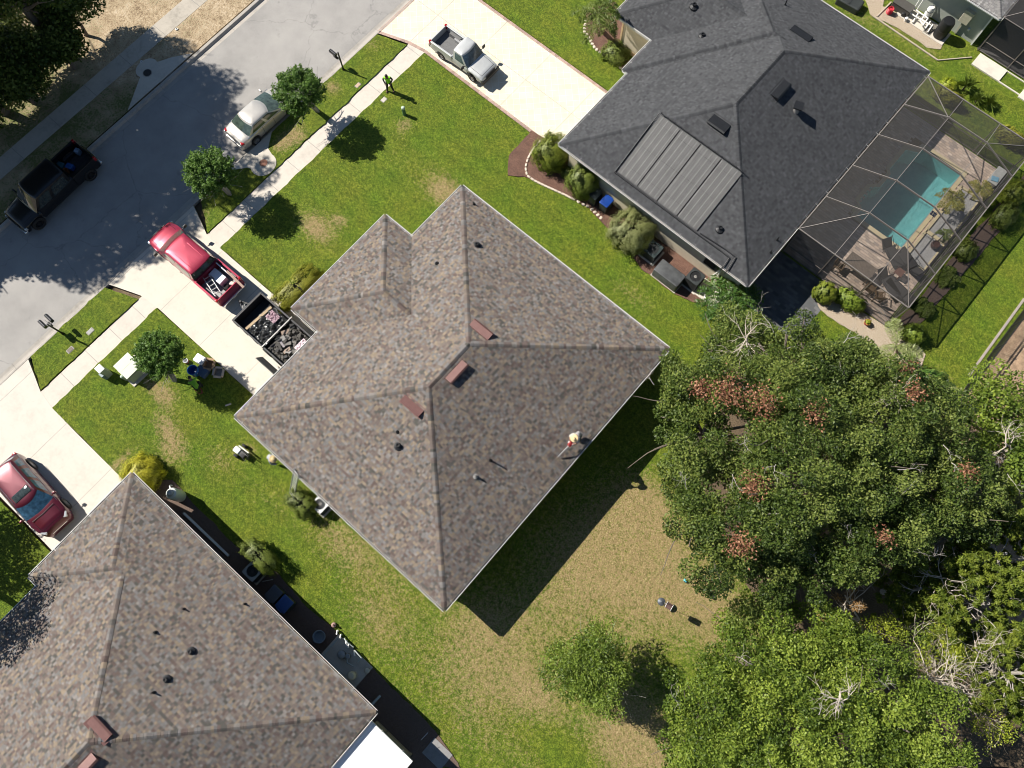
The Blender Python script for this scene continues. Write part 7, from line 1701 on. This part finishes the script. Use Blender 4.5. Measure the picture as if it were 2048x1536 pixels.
mb = MB(); mb.rbox(0, 0, 0, .34, .08, .06, .02); single('tool_bar', 'pale pry bar on lawn near driveway corner of house', 'tool', mb, plain('cream_box', (.7, .6, .5), .6), (*at(457, 810), Z_LAWN), R(60), True)
# wheeled blower on the side lawn
x, y = at(480, 905, .4); t = thing('walk_behind_blower', 'white and black wheeled blower standing on side lawn', 'wheeled blower', (x, y, Z_LAWN), R(5))
for (a_, b2) in ((-.38, .0), (-.1, .42), (-.1, -.28)): mb = MB(); mb.lathe([(.10, -.06), (.17, -.07), (.18, 0), (.17, .07), (.10, .06)], (a_, b2, .18), 16, 'Y'); mb.build('wheel', TYRE, t, True)
mb = MB(); mb.rbox(-.18, .02, .25, .38, .34, .3, .05); mb.build('engine_cover', plain('white_enamel', (.72, .72, .72), .35), t, True); mb = MB(); mb.rbox(.18, .02, .2, .42, .34, .28, .04); mb.tube([(.1, .1, .5), (.4, .1, .6), (.6, .1, .62)], .03, 6); mb.build('housing', BLKP, t, True)
mb = MB(); mb.box(.12, .27, .42, .72, .07, .16, rz=0); mb.build('side_chute', plain('pale_chute', (.6, .6, .56), .4), t); mb = MB(); mb.tube([(.3, -.15, .45), (.75, -.18, .85), (.75, .18, .85), (.3, .18, .45)], .016, 6); mb.build('handle', BLKP, t)
x, y = at(730, 1078, .6); mb = MB(); mb.rbox(0, 0, 0, .5, .28, .5, .08); mb.tube([(-.2, 0, .5), (0, 0, .6), (.2, 0, .5)], .02, 6); single('blue_tub', 'blue container peeking out under middle house eave', 'tub', mb, plain('mid_blue', (.08, .22, .45), .5), (x, y + .12, Z_LAWN), R(10), True)
x, y = at(694, 1045, .6); mb = MB(); mb.rbox(0, 0, 0, .45, .3, .42, .1); mb.tube([(-.2, 0, .4), (0, 0, .5), (.2, 0, .4)], .02, 6); single('grey_tub', 'grey container peeking out under middle house eave', 'tub', mb, plain('pale_grey_tub', (.4, .42, .44), .5), (x + .1, y + .1, Z_LAWN), R(10), True)

# back lawn things: feeder, ball, pot
x, y = 5.36, 4.99; t = thing('bird_feeder', 'pole bird feeder with grey round baffle on the back lawn', 'bird feeder', (x, y, .03))
mb = MB(); mb.tube([(0, 0, -.1), (0, 0, 2.35)], .014, 6); mb.build('pole', BLKP, t); th = R(196)
x2, y2 = at(1323, 1203.5, .8); mb = MB(); mb.lathe([(.21, 0), (.20, .02), (.10, .07), (.001, .10)], (0, 0, 0), 18, cap=False); mb.build('baffle', plain('baffle_grey', (.085, .095, .11), .5, .3), t, True, (x2 - x, y2 - y, .76))
x2, y2 = at(1337.5, 1212, 1.8); mb = MB(); mb.box(0, 0, 0, .30, .26, .30, rz=.15); mb.build('seed_box', plain('feeder_brown', (.12, .07, .06), .6), t, False, (x2 - x, y2 - y, 1.55))
mb = MB(); mb.box(0, -.07, 0, .34, .15, .015, rx=.35); mb.box(0, .08, 0, .34, .15, .015, rx=-.35); mb.build('feeder_roof', plain('feeder_brown', (.12, .07, .06), .6), t, False, (x2 - x, y2 - y, 1.87), .15)
mb = MB(); mb.tube([(-.16, -.16, .3), (-.16, .16, .3)], .014, 5); mb.tube([(.16, -.16, .3), (.16, .16, .3)], .014, 5); mb.tube([(-.3, 0, .3), (-.16, 0, .3)], .012, 5); mb.build('hanger', plain('pale_steel', (.7, .7, .7), .3, .5), t, False, (x2 - x, y2 - y, 1.60), .15)
x, y = at(1371, 1161, .12); t = thing('toy_ball', 'small turquoise ball with black spots on the back lawn', 'ball', (x, y, .14)); mb = MB(); mb.ball((0, 0, 0), .11, 14); mb.build('ball', plain('turquoise_rubber', (.10, .50, .58), .4), t, True)
mb = MB()
for d in ((0, 0, 1), (.8, .2, .5), (-.6, .6, .5), (-.1, -.85, .5)): d = Vector(d).normalized(); mb.ball(tuple(d * .078), .045, 8)
mb.build('spots', BLKP, t, True)
mb = MB(); mb.lathe([(.11, 0), (.14, .16), (.125, .16), (.10, .03), (.001, .03)], (0, 0, 0), 16, cap=False); single('plant_pot', 'empty black pot at the edge of the oak shade', 'pot', mb, BLKP, (*at(1423, 1192), .03), 0, True)
x, y = at(1731, 648); t = thing('flower_pot', 'terracotta pot with lime plant on shell gravel', 'flower pot', (x, y, .05)); mb = MB(); mb.lathe([(.12, 0), (.19, .25), (.2, .28), (.17, .28), (.11, .2), (.001, .2)], (0, 0, 0), 16, cap=False); mb.build('pot', plain('terracotta', (.38, .09, .05), .7), t, True); r = np.random.RandomState(1); leafmesh('plant', r.normal(size=(160, 3)) * .07 + np.array([0, 0, .33]), .1, YEL, t, .7, 1)

# aluminium fence
FE = thing('garden_fence', 'black aluminium picket fence at the right edge', 'fence', (11.05, 29, 0))
for k in range(9):
    y = 23.0 + k * 1.83; mb = MB(); mb.box(11.05, y, 0, .06, .06, 1.32); mb.box(11.05, y, 1.32, .075, .075, .03); mb.build('post', BLKP, FE, world=True)
    if k < 8:
        mb = MB()
        for z in (.12, 1.05, 1.24): mb.box(11.05, y + .915, z, .04, 1.77, .045)
        for j in range(1, 16): mb.box(11.05, y + j * 1.83 / 16, .05, .026, .026, 1.22)
        mb.build('panel', BLKP, FE, world=True)
plank('fence_kerb', 'narrow concrete strip along the foot of black fence', 'concrete strip', (1937, 752), (2048, 598), .03, .14, .05, plain('dull_strip', (.33, .29, .24), .9))

# furniture inside the screen cage
def lounger(label, px, py, rz, m, back=.7):
    x, y = at(px, py, .35); t = thing('sun_lounger', label, 'sun lounger', (x, y, .07), rz, 'dark sun loungers by the pool')
    mb = MB(); mb.rbox(-.3, 0, .33, 1.35, .62, .05, .04); mb.build('seat', m, t, True)
    mb = MB(); mb.box(.66, 0, .34, .70, .62, .05, ry=-back); mb.build('backrest', m, t, bevel=.01)
    for sg in (1, -1):
        mb = MB(); mb.tube([(-1.0, sg * .33, .34), (.4, sg * .33, .36), (.95, sg * .33, .36 + .5 * math.sin(back))], .018, 6); mb.build('side_frame', BLKP, t); mb = MB(); mb.tube([(-.1, sg * .34, .36), (0, sg * .36, .58), (.4, sg * .36, .58), (.45, sg * .34, .36)], .016, 6); mb.build('armrest', BLKP, t)
        for xx in (-.85, .3): mb = MB(); mb.tube([(xx, sg * .31, .34), (xx, sg * .31, 0)], .016, 6); mb.build('leg', BLKP, t)
    return t
SLING = plain('dark_sling', (.035, .032, .032), .7, var=.2)
lounger('dark lounger nearest the pool end in the screen cage', 1783, 507, R(150), SLING); lounger('dark lounger stretched toward the cage corner', 1818, 525, R(-22), SLING, .5)
lounger('dark lounger between brown side table and patio table', 1776, 566, R(155), SLING); lounger('dark lounger nearest the cage corner post', 1800, 582, R(-10), SLING, .4)
WOOD = plain('weathered_teak', (.17, .13, .10), .8, var=.25)
def table(name, label, px, py, z, sx, sy, h, m, rz=0, slats=9):
    x, y = at(px, py, z); t = thing(name, label, 'table', (x, y, .07), rz); mb = MB()
    for k in range(slats): mb.box(0, -sy / 2 + sy * (k + .5) / slats, h, sx, sy / slats * .8, .03)
    mb.box(-sx / 2 + .04, 0, h - .03, .07, sy, .03); mb.box(sx / 2 - .04, 0, h - .03, .07, sy, .03); mb.build('tabletop', m, t)
    for a_ in (1, -1):
        for b2 in (1, -1): mb = MB(); mb.box(a_ * (sx / 2 - .08), b2 * (sy / 2 - .07), 0, .06, .06, h - .03); mb.build('leg', m, t)
    return t
table('patio_table', 'long slatted grey patio table in the screen cage', 1720, 533, .75, 1.75, .95, .74, WOOD, 0, 16); table('side_table', 'small red brown side table between loungers', 1798, 545, .5, .5, .5, .5, plain('red_brown_wood', (.16, .07, .05), .7), 0, 5)
def pchair(label, px, py, rz):
    x, y = at(px, py, .45); t = thing('patio_chair', label, 'chair', (x, y, .07), rz, 'wooden patio chairs round the table'); CHW = plain('chair_wood', (.16, .10, .055), .75, var=.25)
    mb = MB()
    for k in range(6): mb.box(-.2 + k * .085, 0, .43, .065, .48, .025)
    mb.build('seat', CHW, t); mb = MB()
    for k in range(6): mb.box(-.27 - .02 * 0, -.2 + k * .08, .46, .02, .055, .5, ry=-.2)
    mb.box(-.37, 0, .93, .03, .5, .06); mb.build('backrest', CHW, t)
    for a_ in (1, -1):
        mb = MB(); mb.box(0, a_ * .26, .62, .5, .05, .025); mb.build('armrest', CHW, t)
        for b2 in (1, -1): mb = MB(); mb.box(b2 * .22, a_ * .24, 0, .04, .04, .62 if b2 > 0 else .45); mb.build('leg', CHW, t)
    return t
pchair('wooden chair at the house end of patio table', 1678, 533, R(0)); pchair('wooden chair beside cage wall below the table', 1738, 577, R(90)); pchair('wooden chair at cage corner side of the table', 1757, 592, R(120))
GRAV = plain('grey_gravel', (.38, .37, .36), .9, var=.5, scale=14, bmp=.04)
PLN = thing('planter', 'raised cream planter of grey gravel along the cage wall', 'planter', (4.75, 33, .0))
mb = MB(); mb.box(4.0, 33.0, .06, .16, 6.2, .22); mb.box(5.3, 33.0, .06, .1, 6.2, .18); mb.box(4.65, 29.95, .06, 1.3, .14, .22); mb.box(4.65, 36.05, .06, 1.3, .14, .22); mb.box(4.65, 32.2, .06, 1.3, .22, .22); mb.build('wall', COPE, PLN, world=True); mb = MB(); mb.box(4.65, 33, .02, 1.28, 6.1, .18); mb.build('gravel', GRAV, PLN, world=True)
x, y = at(1868, 492, .3); mb = MB(); mb.lathe([(.16, 0), (.26, .22), (.24, .38), (.2, .4), (.18, .34), (.001, .33)], (0, 0, 0), 18, cap=False); single('plant_urn', 'dark brown glazed urn in the gravel planter', 'urn', mb, plain('brown_glaze', (.07, .035, .03), .3), (x, y, .2), 0, True)
x, y = at(1995, 352, .5); t = thing('storage_bench', 'pale bench with blue towel at top end of cage', 'bench', (x, y, .07), R(90)); mb = MB(); mb.rbox(0, 0, .0, 1.25, .55, .42, .04); mb.build('chest', plain('pale_resin', (.42, .42, .40), .6), t); mb = MB(); mb.rbox(0, 0, .42, 1.3, .6, .04, .03); mb.build('lid', plain('pale_resin', (.42, .42, .40), .6), t)
mb = MB(); mb.rbox(0, 0, 0, .42, .34, .04, .03); single('towel', 'folded blue towel on pale bench in the cage', 'towel', mb, plain('blue_towel', (.18, .36, .48), .9), (*at(1990, 358, .55), .54), R(20)); mb = MB(); mb.ball((0, 0, .1), .11, 10); mb.lathe([(.05, .16), (.05, .22)], (0, 0, 0), 8); single('toy', 'red pool float toy beside the pale bench', 'toy', mb, plain('coral_red', (.45, .09, .06), .5), (*at(1988, 369, .2), .08), 0, True)
mb = MB()
for k in range(3): mb.tube([(.3 + k * .16, -.6, .02), (.3 + k * .16, .6, .02)], .012, 5)
single('lawn_edging_rods', 'three thin rods leaning by the cage corner pot', 'rods', mb, ALU, (*at(1752, 640), .06), R(60))

# equipment beside the top right house
x, y = at(1877, 72); t = thing('pool_filter_tank', 'tall black pool filter tank by pale green wall', 'filter tank', (x, y, 0)); mb = MB(); mb.lathe([(.40, 0), (.42, .1), (.42, 1.15), (.36, 1.32), (.001, 1.36)], (0, 0, .08), 20); mb.build('tank', BLACKV, t, True); mb = MB(); mb.lathe([(.44, .62), (.44, .70)], (0, 0, .08), 20, cap=False); mb.build('clamp_band', DARKMETAL(), t, True); mb = MB(); mb.box(-.2, 0, -.03, 1.5, 1.1, .13); mb.build('pad', INLET, t)
plumbing('white pool pumps and pipes along the pale green wall', (1830, 45), .4, [[(-1.2, .5), (-.4, .45), (.5, .4)], [(-1.1, .1), (-.3, .0), (.5, .05), (.9, .1)], [(-.6, .5, .3), (-.6, .5, 1.6), (-.6, .8, 2.4)], [(-.4, .5, .3), (-.4, .5, 1.6), (-.35, .85, 2.4)], [(.2, .45), (.25, -.1), (.5, -.2)], [(.5, .4), (.55, -.3)], [(.75, .3), (.8, -.35)], [(-.2, .4, .3), (-.1, -.3, .2)], [(-.8, .5), (-.75, -.1, .2)], [(1.0, .2), (1.05, -.3, .2)]], [(.3, .65, .3, .22, .8, PVC), (-.9, -.15, .05, .12, .3, BLKP), (-.55, -.35, .05, .11, .3, PVC)], (0, .2, 2.6, 1.1), r=.045)
mb = MB(); mb.rbox(0, 0, 0, 1.3, .6, .55, .05); mb.box(0, 0, .55, 1.34, .64, .03); single('equipment_box', 'dark grey low box by pale green wall at top edge', 'box', mb, plain('box_grey', (.07, .066, .06), .7, var=.2), (*at(1806, 12, .4), 0), 0)
mb = MB(); mb.tube([(.18 * math.cos(a), .18 * math.sin(a), .05 + .016 * a / 1.6) for a in np.linspace(0, 40, 130)], .022, 6); mb.lathe([(.09, 0), (.09, .4)], (0, 0, 0), 10); single('hose_reel', 'coiled bright red hose on the grass near top', 'hose', mb, plain('red_hose', (.55, .03, .05), .45), (*at(1779, 23, .2), .03), 0, True)
mb = MB(); mb.rbox(0, 0, 0, 1.6, .9, .5, .1); mb.box(0, 0, .5, .1, .8, .04); single('dark_planter', 'dark shaded planter box at top edge beside hose', 'planter', mb, DK2, (*at(1700, 4, .3), 0), R(5))
